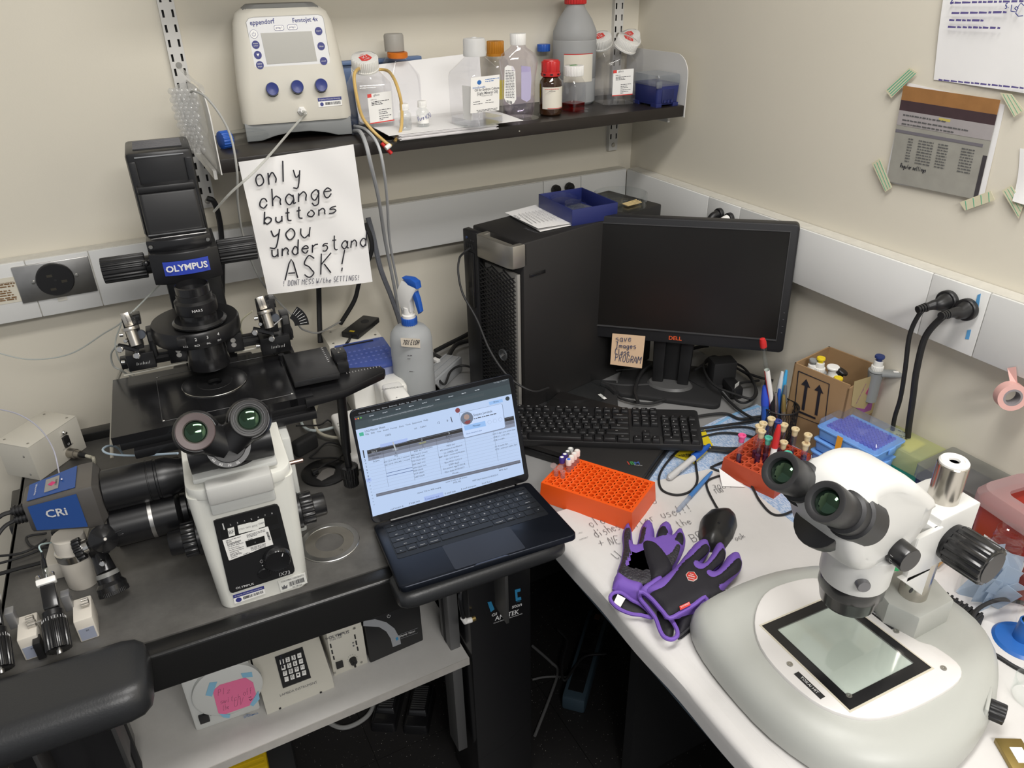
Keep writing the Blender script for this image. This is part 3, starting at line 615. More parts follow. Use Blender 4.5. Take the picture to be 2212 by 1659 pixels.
MB().lathe([(.0451, .1255), (.0451, .1275)], 20, cap=False, a0=math.radians(235), a1=math.radians(318)).build('label_stripe', RED, t)
f = Face(Tr(1.052, 1.651, ZS+.1) @ Rx(90), t, M)
# ---- blue capped tube behind
t = thing('conical_tube', 'upright clear tube with a blue cap left of the milky jug', 'tube', Tr(1.003, 1.735, ZS) @ Sc(1, 1, 1.06))
MB().lathe([(.002, .001), (.013, .02), (.0135, .11)], 18, cap=False).build('barrel', CLR, t); MB().prism(ribs(.015, .0158, 18), .11, .125, .001).build('cap', BLUEC, t)
# ---- navy tip box
a_, b_ = Pz(1375, 216, ZS), Pz(1416, 232, ZS)
M = Tr(Pz(1416, 232, ZS)) @ Rz(8)
t = thing('tip_box', 'navy blue tip box with clear hinged lid at the shelf end', 'box', Tr(1.198, 1.507, ZS) @ Sc(.70, 1, 1)); M = t.matrix_world.copy()
NB = mat('navy_plastic', (.018, .026, .13), .4)
MB().taper([(p[0], p[1]) for p in rrect(.088, .088, .006, 3, .02, .05)], .004, [(p[0], p[1]) for p in rrect(.094, .094, .006, 3, .02, .05)], .050, .001).build('body', NB, t)
for x, y in ((-.015, .015), (.055, .015), (-.015, .085), (.055, .085)): MB().box((x, y, .004), (.022, .022, .008)).build('foot', NB, t)
MB().box((.02, .0045, .024), (.05, .003, .03), .001).build('front_recess', mat('navy_dark', (.012, .018, .09), .5), t)
for i in range(3): MB().box((.005+i*.015, .002, .012), (.006, .003, .006)).build('notch', NB, t)
MB().loft([[(p[0], p[1], z) for p in rrect(k, k, .006, 3, .02, .05)] for z, k in ((.046, .0955), (.066, .095), (.070, .092))], cap=False).add([(p[0], p[1], .070) for p in rrect(.092, .092, .006, 3, .02, .05)], [tuple(range(16))]).build('lid', clear('lid_clear', (.80, .83, .86), .5, .1, 1.4, .16, (.75, .78, .8)), t)
MB().box((-.022, .0015, .05), (.02, .004, .014), .001).build('latch', MATS['lid_clear'], t)
# ---- mouth pipette tubing looped over the bottle
YT = mat('latex_yellow', (.62, .42, .14), .45, sub=.2)
t = thing('aspirator_tube', 'yellow rubber tubing with red mouthpiece draped over the saline bottle', 'tube')
yy = 1.51
MB().tube([Py(845, 315, yy-.02), Py(834, 308, yy-.02), Py(808, 285, yy), Py(784, 255, yy+.01), Py(772, 215, yy+.01), Py(765, 170, yy+.02), Py(770, 152, yy+.03), Py(782, 148, 1.60), Py(808, 150, 1.625), Py(835, 152, 1.61), Py(850, 168, 1.54), Py(862, 200, yy), Py(868, 235, yy), Py(866, 280, yy-.01), Py(853, 305, yy-.02)], .0032, 8).build('tubing', YT, t)
MB().cyl(Py(824, 309, yy-.02), Py(846, 332, yy-.025), .0036, .0040, 12, .0008).build('mouthpiece', RED, t)
MB().cyl(Py(856, 304, yy-.02), Py(838, 317, yy-.03), .0042, .0042, 12, .0005).build('connector', CLR, t)
MB().cyl(Py(843, 313, yy-.03), Py(833, 321, yy-.032), .0048, .0048, 12, .0008).build('connector_cap', WP2, t)
# ================================================================== notice under the shelf, wall fittings, papers
t = thing('paper_notice', 'white paper notice hand lettered in black marker, taped under the shelf front', 'paper')
nf0 = frame(Py(640, 480, 1.487), V(1, 0, 0), V(0, 0, 1)); NF = Face(nf0, t, Matrix())
tl, tr, br, bl = [NF.p(*q) for q in ((515, 350), (764, 312), (803, 607), (577, 634))]
def nfn(u, v):
    a = tl.lerp(tr, u); b_ = bl.lerp(br, u); p = a.lerp(b_, v)
    return (p.x, p.y, .0035*math.sin(u*5+v*2)*math.sin(v*PI*.9)+.0015*math.sin(u*11-v*13)+.006*v*v)
b = MB(); b.grid(nfn, 22, 22); b.build('sheet', PAPER, t, nf0, solid=.0002)
NF2 = Face(nf0 @ Tr(0, 0, .0075), t, Matrix())
NF2.hand([('only', (548, 402), (655, 388), 46), ('change', (556, 452), (722, 424), 40), ('bu', (566, 485), (615, 478), 26), ('ttons', (612, 478), (730, 458), 26), ('you', (578, 520), (675, 512), 44), ('understand', (583, 556), (795, 530), 32), ('ASK', (615, 606), (722, 588), 44), ('!', (722, 588), (765, 582), 46)], INK, .0013, seed=5, jit=.2)
NF2.hand([('! DONT MESS W/the SETTINGS!', (610, 618), (778, 604), 11)], mat('ink_blueblack', (.02, .025, .07), .6), .00045, seed=9, jit=.15)
MB().box((.20, 0, 0), (.16, .02, .0006)).build('tape', clear('clear_tape', (.93, .93, .93), .3, .2, 1.3, .08), t, Tr(Py(600, 338, 1.496)) @ Rx(90)) if False else None
# ---- big steel outlet plate on the back raceway
PM = frame(Py(120, 603, YB), V(1, 0, 0), V(0, 0, 1))
t = thing('outlet_plate', 'brushed steel outlet plate with round black three-slot receptacle', 'outlet', PM)
f = Face(PM, t, PM)
c4 = [f.p(*q) for q in ((38, 567), (172, 547), (190, 618), (62, 636))]
w_, h_ = (c4[1]-c4[0]).length, (c4[3]-c4[0]).length
plm = MB().box((0, 0, .002), (.137, .076, .004), .0018).build('plate', STL, t)
MB().lathe([(.0001, .0), (.034, 0), (.034, .010), (.032, .0125), (.0001, .0125)], 36, Tr(-.0, .002, 0)).build('receptacle', BLK, t)
for x, y, a in ((-.008, .012, 35), (.015, -.003, -60), (-.008, -.016, 10)): MB().box((x, y, .0125), (.010, .005, .001), T=None).build('slot', mat('slot_brass', (.10, .09, .07), .3, .6), t)
MB().cyl((0, .002, .0125), (0, .002, .0135), .003, n=10).build('pin_hole', BLKM, t)
for sx in (-1, 1): MB().lathe([(.0040, .004), (.0036, .0062), (.0001, .0066)], 14, Tr(sx*.039, .002, 0)).build('screw', SCREW, t)
f = Face(PM @ Tr(0, 0, .0006), t, PM)
lb = tag(Face(frame(Py(0, 640, YB-.0003), V(1, 0, 0), V(0, 0, 1))).rbox((-30, 607), (50, 650), mat('cream_card', (.70, .66, .55), .6), 'supplier_sticker', 0, .0005, .0005), 'cream supplier sticker on the raceway left of the steel outlet plate', 'sticker')
fl_ = Face(frame(Py(0, 640, YB-.0009), V(1, 0, 0), V(0, 0, 1)), lb, lb.matrix_world if False else frame(Py(0, 640, YB-.0003), V(1, 0, 0), V(0, 0, 1)))
fl_.print([(0, 616, 32, 611), (0, 621, 30, 617), (0, 630, 22, 627), (0, 635, 25, 631), (0, 640, 30, 636), (0, 646, 36, 641), (0, 650, 36, 645)], mat('brown_print', (.22, .12, .05), .6), .0028)
fl_.text('TRANSGENOMIC', (-24, 617), (30, 609), MATS['brown_print'], ya=.9)
g = Face(frame(Py(130, 640, YB-.0006), V(1, 0, 0), V(0, 0, 1)))
o = tag(g.rbox((118, 626), (146, 648), mat('aged_label', (.62, .60, .54), .6), 'paper_label', 0, .0004, .0004), 'small aged label under the steel outlet plate', 'label')
Face(g.M, o, g.M).print([(122, 630, 138, 628), (124, 634, 136, 632)], GREYINK, .0018)
# ---- sockets and plugs
def plug(parent_label, P0, nrm, down, lab2, hang, r=.0046, big=1.):
    """round black socket disc with an angled plug whose cord hangs"""
    nrm = Vector(nrm); M = axis(P0, nrm)
    t = thing('power_plug', parent_label, 'plug', M)
    MB().lathe([(.0001, 0), (.0205*big, 0), (.0205*big, .006), (.019*big, .008), (.0001, .008)], 30).build('socket_face', BLK, t)
    return t
def wall_plug(pix, x, label, tip, cordpts, r, lab2):
    P0 = Px(pix[0], pix[1], x); M = axis(P0, (-1, 0, 0))
    t = thing('power_plug', label, 'plug', M)
    MB().lathe([(.0001, -.001), (.0195, -.001), (.0195, .007), (.018, .009), (.0001, .009)], 30).build('plug_face', BLK, t)
    I = M.inverted(); e = I @ tip
    MB().tube([(0, 0, .006), (0, -.002, .02), e*.55+V(0, 0, .006), e], lambda q: .0165-.0095*q**.7, 12).build('plug_body', BLK, t)
    d = e.normalized()
    for k in range(4): MB().lathe([(.0082-.0005*k, -.0018), (.0082-.0005*k, .0018)], 14, axis(e+d*(.003+k*.0048), d)).build('strain_relief', BLK, t)
    MB().tube([e]+[I @ q for q in cordpts], r, 10, 8).build('cord', RUB, t)
    return t
# right wall raceway pair with cords running down
wall_plug((2048, 650), XR-.006, 'black plug on the right raceway, narrower of the two cords', Px(2003, 663, XR-.045), [Px(1985, 680, XR-.05), Px(1965, 725, XR-.045), Px(1955, 800, XR-.035), Px(1945, 860, XR-.02), Px(1932, 905, XR-.01), Px(1925, 955, XR-.0)], .0042, '')
wall_plug((2090, 668), XR-.006, 'black plug on the right raceway with the thicker cord', Px(2050, 678, XR-.05), [Px(2030, 690, XR-.055), Px(1998, 730, XR-.05), Px(1980, 800, XR-.04), Px(1972, 860, XR-.025), Px(1964, 915, XR-.01), Px(1960, 950, XR-.0)], .0058, '')
for c in ((1555, 462), (1577, 472)):
    P0 = Px(*c, XR-.004); M = axis(P0, (-1, 0, 0)); white = c[0] > 1560
    t = thing('power_plug', 'white plug in a black socket behind the monitor top' if white else 'black plug in a black socket behind the monitor top', 'plug', M)
    MB().lathe([(.0001, -.001), (.014, -.001), (.014, .006), (.013, .008), (.0001, .008)], 24).build('socket_face', BLK, t)
    MB().tube([(0, 0, .008), (0, -.004, .022), (0, -.02, .034), (0, -.04, .036)], lambda q: .0105-.004*q, 12).build('plug_body', WP2 if white else BLK, t)
for c, ww in (((1200, 409), 0), ((1229, 404), 0)):
    P0 = Py(*c, YB-.004); M = axis(P0, (0, -1, 0))
    t = thing('power_plug', 'black round plug on the back raceway behind the navy tray', 'plug', M, 'round plugs behind the tower')
    MB().lathe([(.0001, -.001), (.0125, -.001), (.0125, .008), (.011, .011), (.0001, .011)], 24).build('plug_face', BLK, t)
    MB().box((0, -.01, .012), (.012, .02, .012), .003).build('plug_body', BLK, t)
# ---- blue tape scraps, pink tape roll
BTP = mat('painters_tape', (.10, .33, .62), .7)
rwf = Face(frame(Px(2100, 680, XR-.0003), V(0, -1, 0), V(0, 0, 1)))
tag(rwf.poly([(2112, 637), (2119, 634), (2114, 664), (2105, 665)], BTP, 'tape_scrap', 0, .0005), 'upper scrap of blue painters tape beside the wall plugs', 'tape')
tag(rwf.poly([(2090, 713), (2098, 712), (2093, 733), (2085, 732)], BTP, 'tape_scrap', 0, .0005), 'lower scrap of blue painters tape beside the wall plugs', 'tape')
TM = Px(2183, 855, XR-.012)
PNK = mat('pink_tape', (.72, .42, .38), .6, vary=.08, vscale=80)
M = axis(TM, V(-.55, -.75, .12), (0, 0, 1))
t = thing('tape_roll', 'pink label tape roll hanging by its own tail from the raceway', 'tape', M)
MB().lathe([(.0235, -.009), (.0235, .009), (.0150, .009), (.0150, -.009), (.0235, -.009)], 40, cap=False).build('tape', PNK, t)
MB().lathe([(.0150, -.009), (.0150, .009), (.0115, .009), (.0115, -.009), (.0150, -.009)], 36, cap=False).build('core', mat('grey_card', (.25, .23, .24), .7), t)
MB().lathe([(.0116, -.0088), (.0116, .0088)], 36, cap=False).build('core_lining', WP2, t)
I = M.inverted()
q = [I @ Px(2176, 795, XR-.001), I @ Px(2195, 792, XR-.001), I @ Px(2198, 830, XR-.004), I @ Px(2183, 832, XR-.010)]
b = MB(); b.add(q, [(0, 1, 2, 3)]); b.build('tape_tail', PNK, t, solid=.0003)
# ---- papers on the right wall
WF = Face(frame(Px(2000, 300, XW-.0004), V(0, -1, 0), V(0, 0, 1)))
def wsheet(name, label, pts, m, curl=.006, seed=1):
    t = thing(name, label, 'paper'); tl, tr, br, bl = [WF.p(*q) for q in pts]; rnd = random.Random(seed); ph = rnd.uniform(0, 6)
    def fn(u, v):
        p = tl.lerp(tr, u).lerp(bl.lerp(br, u), v); e = abs(u-.5)*2
        return (p.x, p.y, .0012+curl*(.5+.5*math.sin(ph+u*4.2+v*3))*(.25+.75*v)*(.4+e*.6))
    MB().grid(fn, 18, 18).build('sheet', m, t, WF.M, solid=.0002)
    return t
TAPE = mat('striped_tape', (.66, .62, .44), .7, vary=.06); GRN = mat('green_stripe', (.10, .42, .26), .6)
def tape(pts, label, n=3):
    t = thing('tape_strip', label, 'tape'); f = Face(WF.M @ Tr(0, 0, .0075), t, Matrix())
    f.poly(pts, TAPE, 'strip', -.0005, 0); a, b_, c, d = pts
    lp = lambda p, q, k: (p[0]+(q[0]-p[0])*k, p[1]+(q[1]-p[1])*k)
    for i in range(n):
        k = (i+.45)/n; s0, s1 = lp(a, b_, k+.06), lp(d, c, k-.06)
        f.poly([lp(s0, s1, .05), (lp(s0, s1, .05)[0]+1.6, lp(s0, s1, .05)[1]+1), (lp(s0, s1, .95)[0]+1.6, lp(s0, s1, .95)[1]+1), lp(s0, s1, .95)], GRN, 'stripe', 0, .0003)
# printed screenshot photo
t = wsheet('printed_photo', 'printed screenshot photo with orange top band taped to the right wall', ((1962, 178), (2172, 226), (2128, 430), (1912, 393)), PAPER, .004)
f = Face(WF.M @ Tr(0, 0, .0066), t, Matrix())
lp4 = lambda c, u, v: ((c[0][0]*(1-u)+c[1][0]*u)*(1-v)+(c[3][0]*(1-u)+c[2][0]*u)*v, (c[0][1]*(1-u)+c[1][1]*u)*(1-v)+(c[3][1]*(1-u)+c[2][1]*u)*v)
C4 = ((1952, 185), (2161, 216), (2110, 436), (1915, 395))
def band(v0, v1, m, nm, u0=0., u1=1., z=0.): return f.poly([lp4(C4, u0, v0), lp4(C4, u1, v0), lp4(C4, u1, v1), lp4(C4, u0, v1)], m, nm, z-.0004, z+.0002)
band(0, .145, mat('print_orange', (.34, .16, .05), .7, vary=.3, vscale=40), 'orange_band'); band(.145, .25, mat('print_plum', (.055, .03, .035), .7, vary=.3, vscale=40), 'dark_band')
SCG = mat('print_grey', (.34, .33, .29), .7, vary=.25, vscale=30)
band(.25, .98, SCG, 'screen_area'); band(.25, .40, mat('print_lilac', (.38, .35, .35), .7, vary=.2, vscale=30), 'toolbar', 0, 1, .0004); band(.445, .475, mat('print_slate', (.16, .15, .17), .7), 'title_bar', 0, .93, .0005)
band(.55, .98, mat('print_shadow', (.05, .045, .05), .7, vary=.4, vscale=30), 'dark_edge', .955, 1, .0005)
f2 = Face(WF.M @ Tr(0, 0, .0072), t, Matrix())
rows = []
for i in range(9):
    v = .52+i*.028
    for u0, u1 in ((.15, .2), (.26, .42), (.47, .58), (.72, .86)): rows.append((*lp4(C4, u0, v), *lp4(C4, u1, v)))
f2.print(rows, mat('print_dark', (.10, .10, .10), .7), .0018); f2.print([(*lp4(C4, .05, v), *lp4(C4, e, v)) for v, e in ((.29, .5), (.34, .75), (.38, .6))], MATS['print_dark'], .0022)
f2.poly([lp4(C4, .42, .262), lp4(C4, .54, .262), lp4(C4, .54, .29), lp4(C4, .42, .29)], mat('print_yellow', (.55, .46, .12), .7), 'tab', -.0003, .0001)
f2.hand([('Regular settings', (1944, 361), (2000, 372), 9)], INK, .0005, seed=3)
tape([(1964, 146), (1981, 156), (1925, 212), (1913, 196)], 'green striped tape at the top left corner of the printed photo', 4)
tape([(1883, 353), (1900, 342), (1927, 405), (1912, 415)], 'green striped tape at the bottom left corner of the printed photo', 3)
tape([(2073, 437), (2140, 412), (2149, 432), (2084, 455)], 'green striped tape at the bottom right corner of the printed photo', 4)
tape([(2160, 200), (2185, 203), (2212, 238), (2190, 253)], 'green striped tape at the top right corner of the printed photo', 3)
tape([(2164, 412), (2184, 400), (2212, 440), (2200, 472)], 'green striped tape below the curled white page edge', 3)
# text page above
t = wsheet('printed_page', 'white page of printed notes taped high on the right wall', ((2046, -40), (2330, -40), (2320, 215), (2018, 172)), PAPER, .009, 3)
f = Face(WF.M @ Tr(0, 0, .0115), t, Matrix())
f.print([(2053, 6, 2212, 2), (2056, 28, 2176, 26), (2051, 43, 2125, 44), (2048, 58, 2162, 60)], mat('violet_print', (.10, .08, .25), .7), .0032, seed=8)
f.print([(2028, 172, 2212, 190)], MATS['violet_print'], .0028, seed=9)
f.hand([('5.', (2170, 18), (2182, 17), 10), ('5.', (2053, 8), (2062, 8), 7)], BLUEINK, .0007)
f.line([(2186, 10), (2184, 24), (2196, 26), (2200, 14), (2206, 6), (2212, 12)], .0007, BLUEINK, 'sketch'); f.line([(2192, 18), (2196, 22), (2200, 18), (2196, 14), (2192, 18)], .0007, BLUEINK, 'sketch'); f.line([(2194, 28), (2200, 35), (2210, 34)], .0007, BLUEINK, 'sketch')
t = wsheet('loose_page', 'white page edge with curled corner at the far right of the wall', ((2205, 320), (2330, 340), (2320, 470), (2196, 432)), PAPER, .014, 5)
# ---- grey cables dropping from the shelf, braided hose, black cords behind the notice
GC = mat('grey_cable', (.40, .41, .42), .45)
cable('grey_cable', [Py(765, 283, 1.60), Py(778, 285, 1.52), Py(790, 310, 1.475), Py(800, 350, 1.47), Py(818, 430, 1.52), Py(832, 520, 1.6), Py(850, 610, 1.66), Py(862, 680, 1.70), Py(868, 740, 1.71)], .0040, GC, 'thicker grey cable dropping from the shelf beside the pump')
cable('grey_cable', [Py(766, 272, 1.60), Py(790, 280, 1.53), Py(815, 310, 1.475), Py(828, 360, 1.47), Py(836, 430, 1.52), Py(842, 520, 1.6), Py(858, 610, 1.67), Py(872, 690, 1.71), Py(880, 750, 1.72)], .0030, mat('grey_cable_light', (.50, .51, .52), .4), 'thinner pale grey cable dropping from the shelf beside the pump')
BRD = mat('braided_hose', (.20, .21, .24), .5, bump=.6, bscale=900, vary=.5, vscale=700)
cable('braided_hose', [Py(795, 470, 1.69), Py(806, 510, 1.68), Py(822, 580, 1.68), Py(845, 640, 1.69), Py(862, 690, 1.7), Py(872, 730, 1.7)], .0062, BRD, 'grey braided hose hanging behind the notice', 'hose')
cable('hanging_cable', [Py(788, 482, 1.66), Py(800, 510, 1.65), Py(803, 540, 1.65), Py(790, 575, 1.66), Py(776, 610, 1.68), Py(765, 650, 1.69), Py(735, 700, 1.70)], .0055, RUB, 'black cord curving behind the right edge of the notice', 'cord')
cable('hanging_cable', [Py(688, 590, 1.70), Py(689, 640, 1.70), Py(690, 690, 1.69), Py(692, 740, 1.66)], .0062, RUB, 'straight thick black cord hanging under the notice', 'cord')
cable('hanging_cable', [Py(447, 428, 1.68), Py(462, 436, 1.68), Py(473, 470, 1.69), Py(479, 520, 1.70), Py(480, 600, 1.70), Py(480, 660, 1.69)], .0058, RUB, 'black cord behind the microscope pillar', 'cord')
# ================================================================== vibration isolation table
def smudge(name, c0, c1, rough=.4, metal=.0, scale=3.):
    m = mat(name, c0, rough, metal); nt = m.node_tree; b = nt.nodes['Principled BSDF']
    tc = nt.nodes.new('ShaderNodeTexCoord'); n1 = nt.nodes.new('ShaderNodeTexNoise'); n1.inputs['Scale'].default_value = scale; n1.inputs['Detail'].default_value = 9; n1.inputs['Roughness'].default_value = .7
    mx = nt.nodes.new('ShaderNodeMix'); mx.data_type = 'RGBA'; mx.inputs[6].default_value = (*c0, 1); mx.inputs[7].default_value = (*c1, 1)
    rp = nt.nodes.new('ShaderNodeMapRange'); rp.inputs[1].default_value = .35; rp.inputs[2].default_value = .7
    nt.links.new(tc.outputs['Object'], n1.inputs['Vector']); nt.links.new(n1.outputs['Fac'], rp.inputs[0]); nt.links.new(rp.outputs[0], mx.inputs[0]); nt.links.new(mx.outputs[2], b.inputs['Base Color'])
    r2 = nt.nodes.new('ShaderNodeMapRange'); r2.inputs[3].default_value = rough-.1; r2.inputs[4].default_value = rough+.15; nt.links.new(n1.outputs['Fac'], r2.inputs[0]); nt.links.new(r2.outputs[0], b.inputs['Roughness'])
    return m
TOPM = smudge('table_steel', (.085, .082, .078), (.16, .155, .145), .42, .35, 7)
RIM = mat('table_rim_black', (.010, .010, .010), .3, bump=.08, bscale=400)
TBM = Tr(.117, .9475, ZT) @ Rz(-2.75)                    # origin: middle of the front edge
tb = thing('isolation_table', 'black vibration isolation table with grey steel top carrying the large microscope', 'table', TBM)
x0, x1, yd = -.447, .440, .725
MB().box(((x0+x1)/2, yd/2+.017, -.0195), (x1-x0-.004, yd-.036, .039), .001).build('top_plate', TOPM, tb)
MB().box(((x0+x1)/2, .0175, -.0375), (x1-x0, .035, .075), .006, seg=3).build('front_rail', RIM, tb)
MB().box((x1-.01, yd/2+.035, -.0375), (.02, yd-.07, .075), .004).build('side_rail', RIM, tb)
MB().box((x0+.005, yd/2+.035, -.0375), (.01, yd-.07, .075), .003).build('side_rail', RIM, tb)
MB().box((x0+.30, yd-.012, .002), (.60, .030, .034), .003).build('back_rail', RIM, tb)
TI = TBM.inverted()
LGF = frame(V(.484, 1.0, .40), V(1, 0, 0), V(0, 0, 1))
for i, (px_, py_) in enumerate(((.4835, 1.07), (.4835, 1.58), (-.27, 1.07), (-.27, 1.58))):
    MB(TI).box((px_, py_, .385), (.137, .14, .762), .004).build('leg', BLKS, tb)
    if i == 0:
        MB(TI).box((.4135-.018, 1.06, .46), (.022, .05, .56), .002).build('leg_channel', mat('grey_channel', (.16, .16, .16), .45, .5), tb)
MB(TI).box((.07, 1.58, .30), (.9, .04, .05)).build('crossbar', BLKS, tb)
f = Face(frame(V(.484, .9985, .5), V(1, 0, 0), V(0, 0, 1)), tb, TBM)
f.text('AMETEK', (1069, 1336), (1121, 1320), WINK, ya=1.15, bold=.012); f.text('ULTRA PRECISION TECHNOLOGIES', (1066, 1346), (1128, 1323+2), WINK, ya=.9)
f.text('ston', (1106, 1311), (1127, 1305), WINK, bold=.01); f.text('Gil', (1062, 1329), (1073, 1325), WINK, bold=.01)
LB = mat('logo_blue', (.03, .22, .42), .5)
f.poly([(1112, 1274), (1124, 1271), (1124, 1277), (1117, 1279), (1118, 1291), (1125, 1289), (1126, 1295), (1114, 1298)], LB, 'logo'); f.poly([(1053, 1301), (1061, 1299), (1068, 1316), (1060, 1322)], LB, 'logo')
f.text('TMC', (1115, 1300), (1125, 1297), LB)
# ---- armrest pads with brackets
PAD = mat('armrest_vinyl', (.022, .023, .025), .38, bump=.1, bscale=350)
def armrest(xa, xb, label, br, yc=-.040, zc=.010, dy=.128, dz=.064):
    t = thing('armrest_pad', label, 'armrest', TBM)
    rg = []
    for i in range(17):
        k = i/16; x = xa+(xb-xa)*(.5-.5*math.cos(PI*k)); e = min(x-xa, xb-x)/.03; s = .62+.38*math.sqrt(max(0, 1-(1-min(1, e))**2))
        rg.append([(x, yc+p[0]*s, zc+p[1]*s) for p in rrect(dy, dz, min(dy, dz)*.46, 6)])
    MB().loft(rg).build('pad', PAD, t, auto=60)
    MB().box(((xa+xb)/2, yc+.03, zc-dz/2-.004), (xb-xa-.06, dy*.7, .006)).build('support_plate', BLKM, t)
    for x in br: MB().box((x, yc+.02, zc-dz/2-.07), (.006, .05, .13), .001).build('bracket', mat('bracket_grey', (.09, .09, .09), .45, .6), t)
    return t
armrest(-.60, -.232, 'black vinyl armrest pad on the table edge below the injector pair', (-.40, -.30))
armrest(.13, .428, 'black vinyl armrest pad under the front of the open laptop', (.325,), -.045, .012, .074, .036)
# ================================================================== inverted microscope
SM = Tr(.064, .999, ZT) @ Rz(-4); SI = SM.inverted(); SN = SM.to_3x3()
def Sy(u, v, y): return SI @ Pp(u, v, SM @ V(0, y, 0), SN @ V(0, 1, 0))
def Sz(u, v, z): return SI @ Pz(u, v, ZT+z)
ms = thing('inverted_microscope', 'large black and white inverted microscope with twin eyepieces on the isolation table', 'microscope', SM)
MW = mat('scope_white', (.70, .70, .65), .38, bump=.03, bscale=600); MG = mat('scope_grey_white', (.55, .56, .54), .42)
SB = mat('scope_black', (.009, .009, .010), .33, bump=.04, bscale=800)
# body: front column and deep base
fr = []
for z, hw in ((0, .0655), (.004, .0685), (.10, .0725), (.218, .0765)): fr.append([(p[0], p[1], z) for p in rrect(2*hw, .40, .014, 5, 0, .20)])
MB().loft(fr).build('body', MW, ms)
MB().box((0, .47, .035), (.16, .20, .07), .008).build('rear_base', MG, ms)
MB().box((.083, .19, .10), (.018, .10, .20), .004).build('side_cover', MG, ms)
# flange that carries the observation tube
b = MB().prism(rrect(.150, .155, .026, 6, 0, .0735), .214, .2335, .0025); b.build('head_flange', MW, ms)
MB().box((-.0015, -.006, .205), (.092, .014, .03), .003).build('front_step', MG, ms)
MB().box((-.0015, .004, .228), (.093, .05, .032), .005).build('front_tray', mat('tray_grey', (.50, .50, .48), .4, bump=.05, bscale=900), ms)
MB().cyl((0, .052, .235), (0, .052, .252), .04, n=32).build('tube_mount', SB, ms)
# observation tube: horizontal half-cylinder base, hinge housings, dial, eyepieces
MB().cyl((-.061, .038, .272), (.056, .038, .272), .030, n=28).box((-.0025, .05, .254), (.117, .05, .016), .002).build('tube_base', SB, ms)
MB().box((-.0025, .03, .244), (.119, .052, .008), .002).build('base_plate', MG, ms)
ed = V(.0, -.85, .53).normalized(); eyc = [V(-.041, -.022, .3405), V(.0305, -.02, .3415)]; dl = V(-.0045, -.012, .3015)
def ecap(c, k):
    T = axis(c, ed)
    MB(T).lathe([(.030, -.040), (.0315, -.030), (.0305, -.022), (.0275, -.018)], 30).build('eye_housing', SB, ms)
    e = MB(T).lathe([(.0235, -.020), (.0255, -.012), (.0262, -.004), (.0255, 0), (.0245, .001), (.0165, -.0008), (.0150, -.003), (.0148, -.006)], 36, cap=False).build('eyepiece', mat('eyecup_worn', (.10, .075, .075), .45) if k == 0 else mat('eyecup', (.032, .031, .032), .45), ms)
    MB(T).lathe([(.0149, -.005), (.012, -.003), (.007, -.0018), (.0001, -.0014)], 28).build('lens', LENS, e)
    if k: MB(T).lathe([(.0215, .0006), (.0212, .0014), (.0205, .0014), (.0202, .0006)], 36, cap=False).lathe([(.0185, .0002), (.0182, .001), (.0178, .001), (.0175, .0002)], 36, cap=False).build('eyecup_ring', SB, e)
    MB(T).box((0, -.024, -.026), (.006, .012, .004)).build('hinge_screw', BLKS, ms)
def lens_mat():
    m = mat('coated_lens', (.004, .008, .006), .06, coat=1.); nt = m.node_tree; b = nt.nodes['Principled BSDF']
    b.inputs['Specular Tint'].default_value = (.35, 1., .45, 1); b.inputs['Specular IOR Level'].default_value = 1.; return m
LENS = lens_mat()
ecap(eyc[0], 0); ecap(eyc[1], 1)
# webs joining the housings to the central dial
for c in eyc:
    a = c+ed*-.030; q = dl+ed*-.010; d = (q-a)
    MB().tube([a, a.lerp(q, .5), q], lambda t: .026-.004*t, 18, 3).build('hinge_arm', SB, ms)
T = axis(dl, ed)
MB(T).lathe([(.031, -.016), (.031, -.004), (.0305, -.003), (.0245, -.003)], 36).build('hinge_ring', SB, ms)
MB(T).lathe([(.0240, -.004), (.0240, .0012), (.0230, .0022), (.0001, .0022)], 36).build('dial_cover', mat('dial_black', (.02, .02, .021), .5), ms)
for i, s in enumerate(('55', '60', '65', '70', '75')):
    a = math.radians(190+i*24); txt(s, .005, T @ Tr(.0275*math.cos(a), .0275*math.sin(a), -.0024) @ Rz(math.degrees(a)+90), WINK, ms)
# front control panel
FP = Face(SM @ Tr(0, -.0016, .1) @ Rx(90), ms, SM)
FP.poly([(461, 1126), (467, 1123), (593, 1089.5), (599, 1090), (603, 1095), (636, 1227), (636, 1233), (632, 1238), (503, 1280), (498, 1279), (495, 1274)], mat('panel_black', (.012, .012, .013), .4), 'control_panel', -.004, .0012)
c4 = lambda x, y: (420+x/6.914, 1080+y/6.914)
PR = mat('panel_recess', (.006, .006, .006), .5)
FP.poly([c4(385, 440), c4(1228, 208), c4(1255, 340), c4(415, 580)], PR, 'filter_slot', .0008, .0015); FP.poly([c4(1110, 445), c4(1270, 405), c4(1300, 545), c4(1140, 590)], PR, 'filter_slot', .0008, .0015)
for i, (x, y) in enumerate(((432, 388), (537, 360), (640, 332), (745, 303), (848, 275), (950, 247), (1053, 219), (1155, 190))): FP.text(str(i+1), c4(x-9, y+2), c4(x+9, y-3), SILV, z=.0018)
TG = mat('tag_white', (.80, .80, .76), .5)
for s, (x, y), w_ in (('BF', (548, 465), 100), ('CY5.5', (700, 420), 105), ('TRITC', (800, 395), 105), ('FITC', (900, 375), 105), ('DAPI', (995, 335), 100)):
    FP.poly([c4(x-w_*.56, y-45), c4(x+w_*.40, y-72), c4(x+w_*.58, y+48), c4(x-w_*.36, y+74)], TG, 'filter_tag', .0010, .0022)
    FP.text(s, c4(x-w_*.36, y+8), c4(x+w_*.40, y-14), GREYINK, z=.0027, ya=1.2)
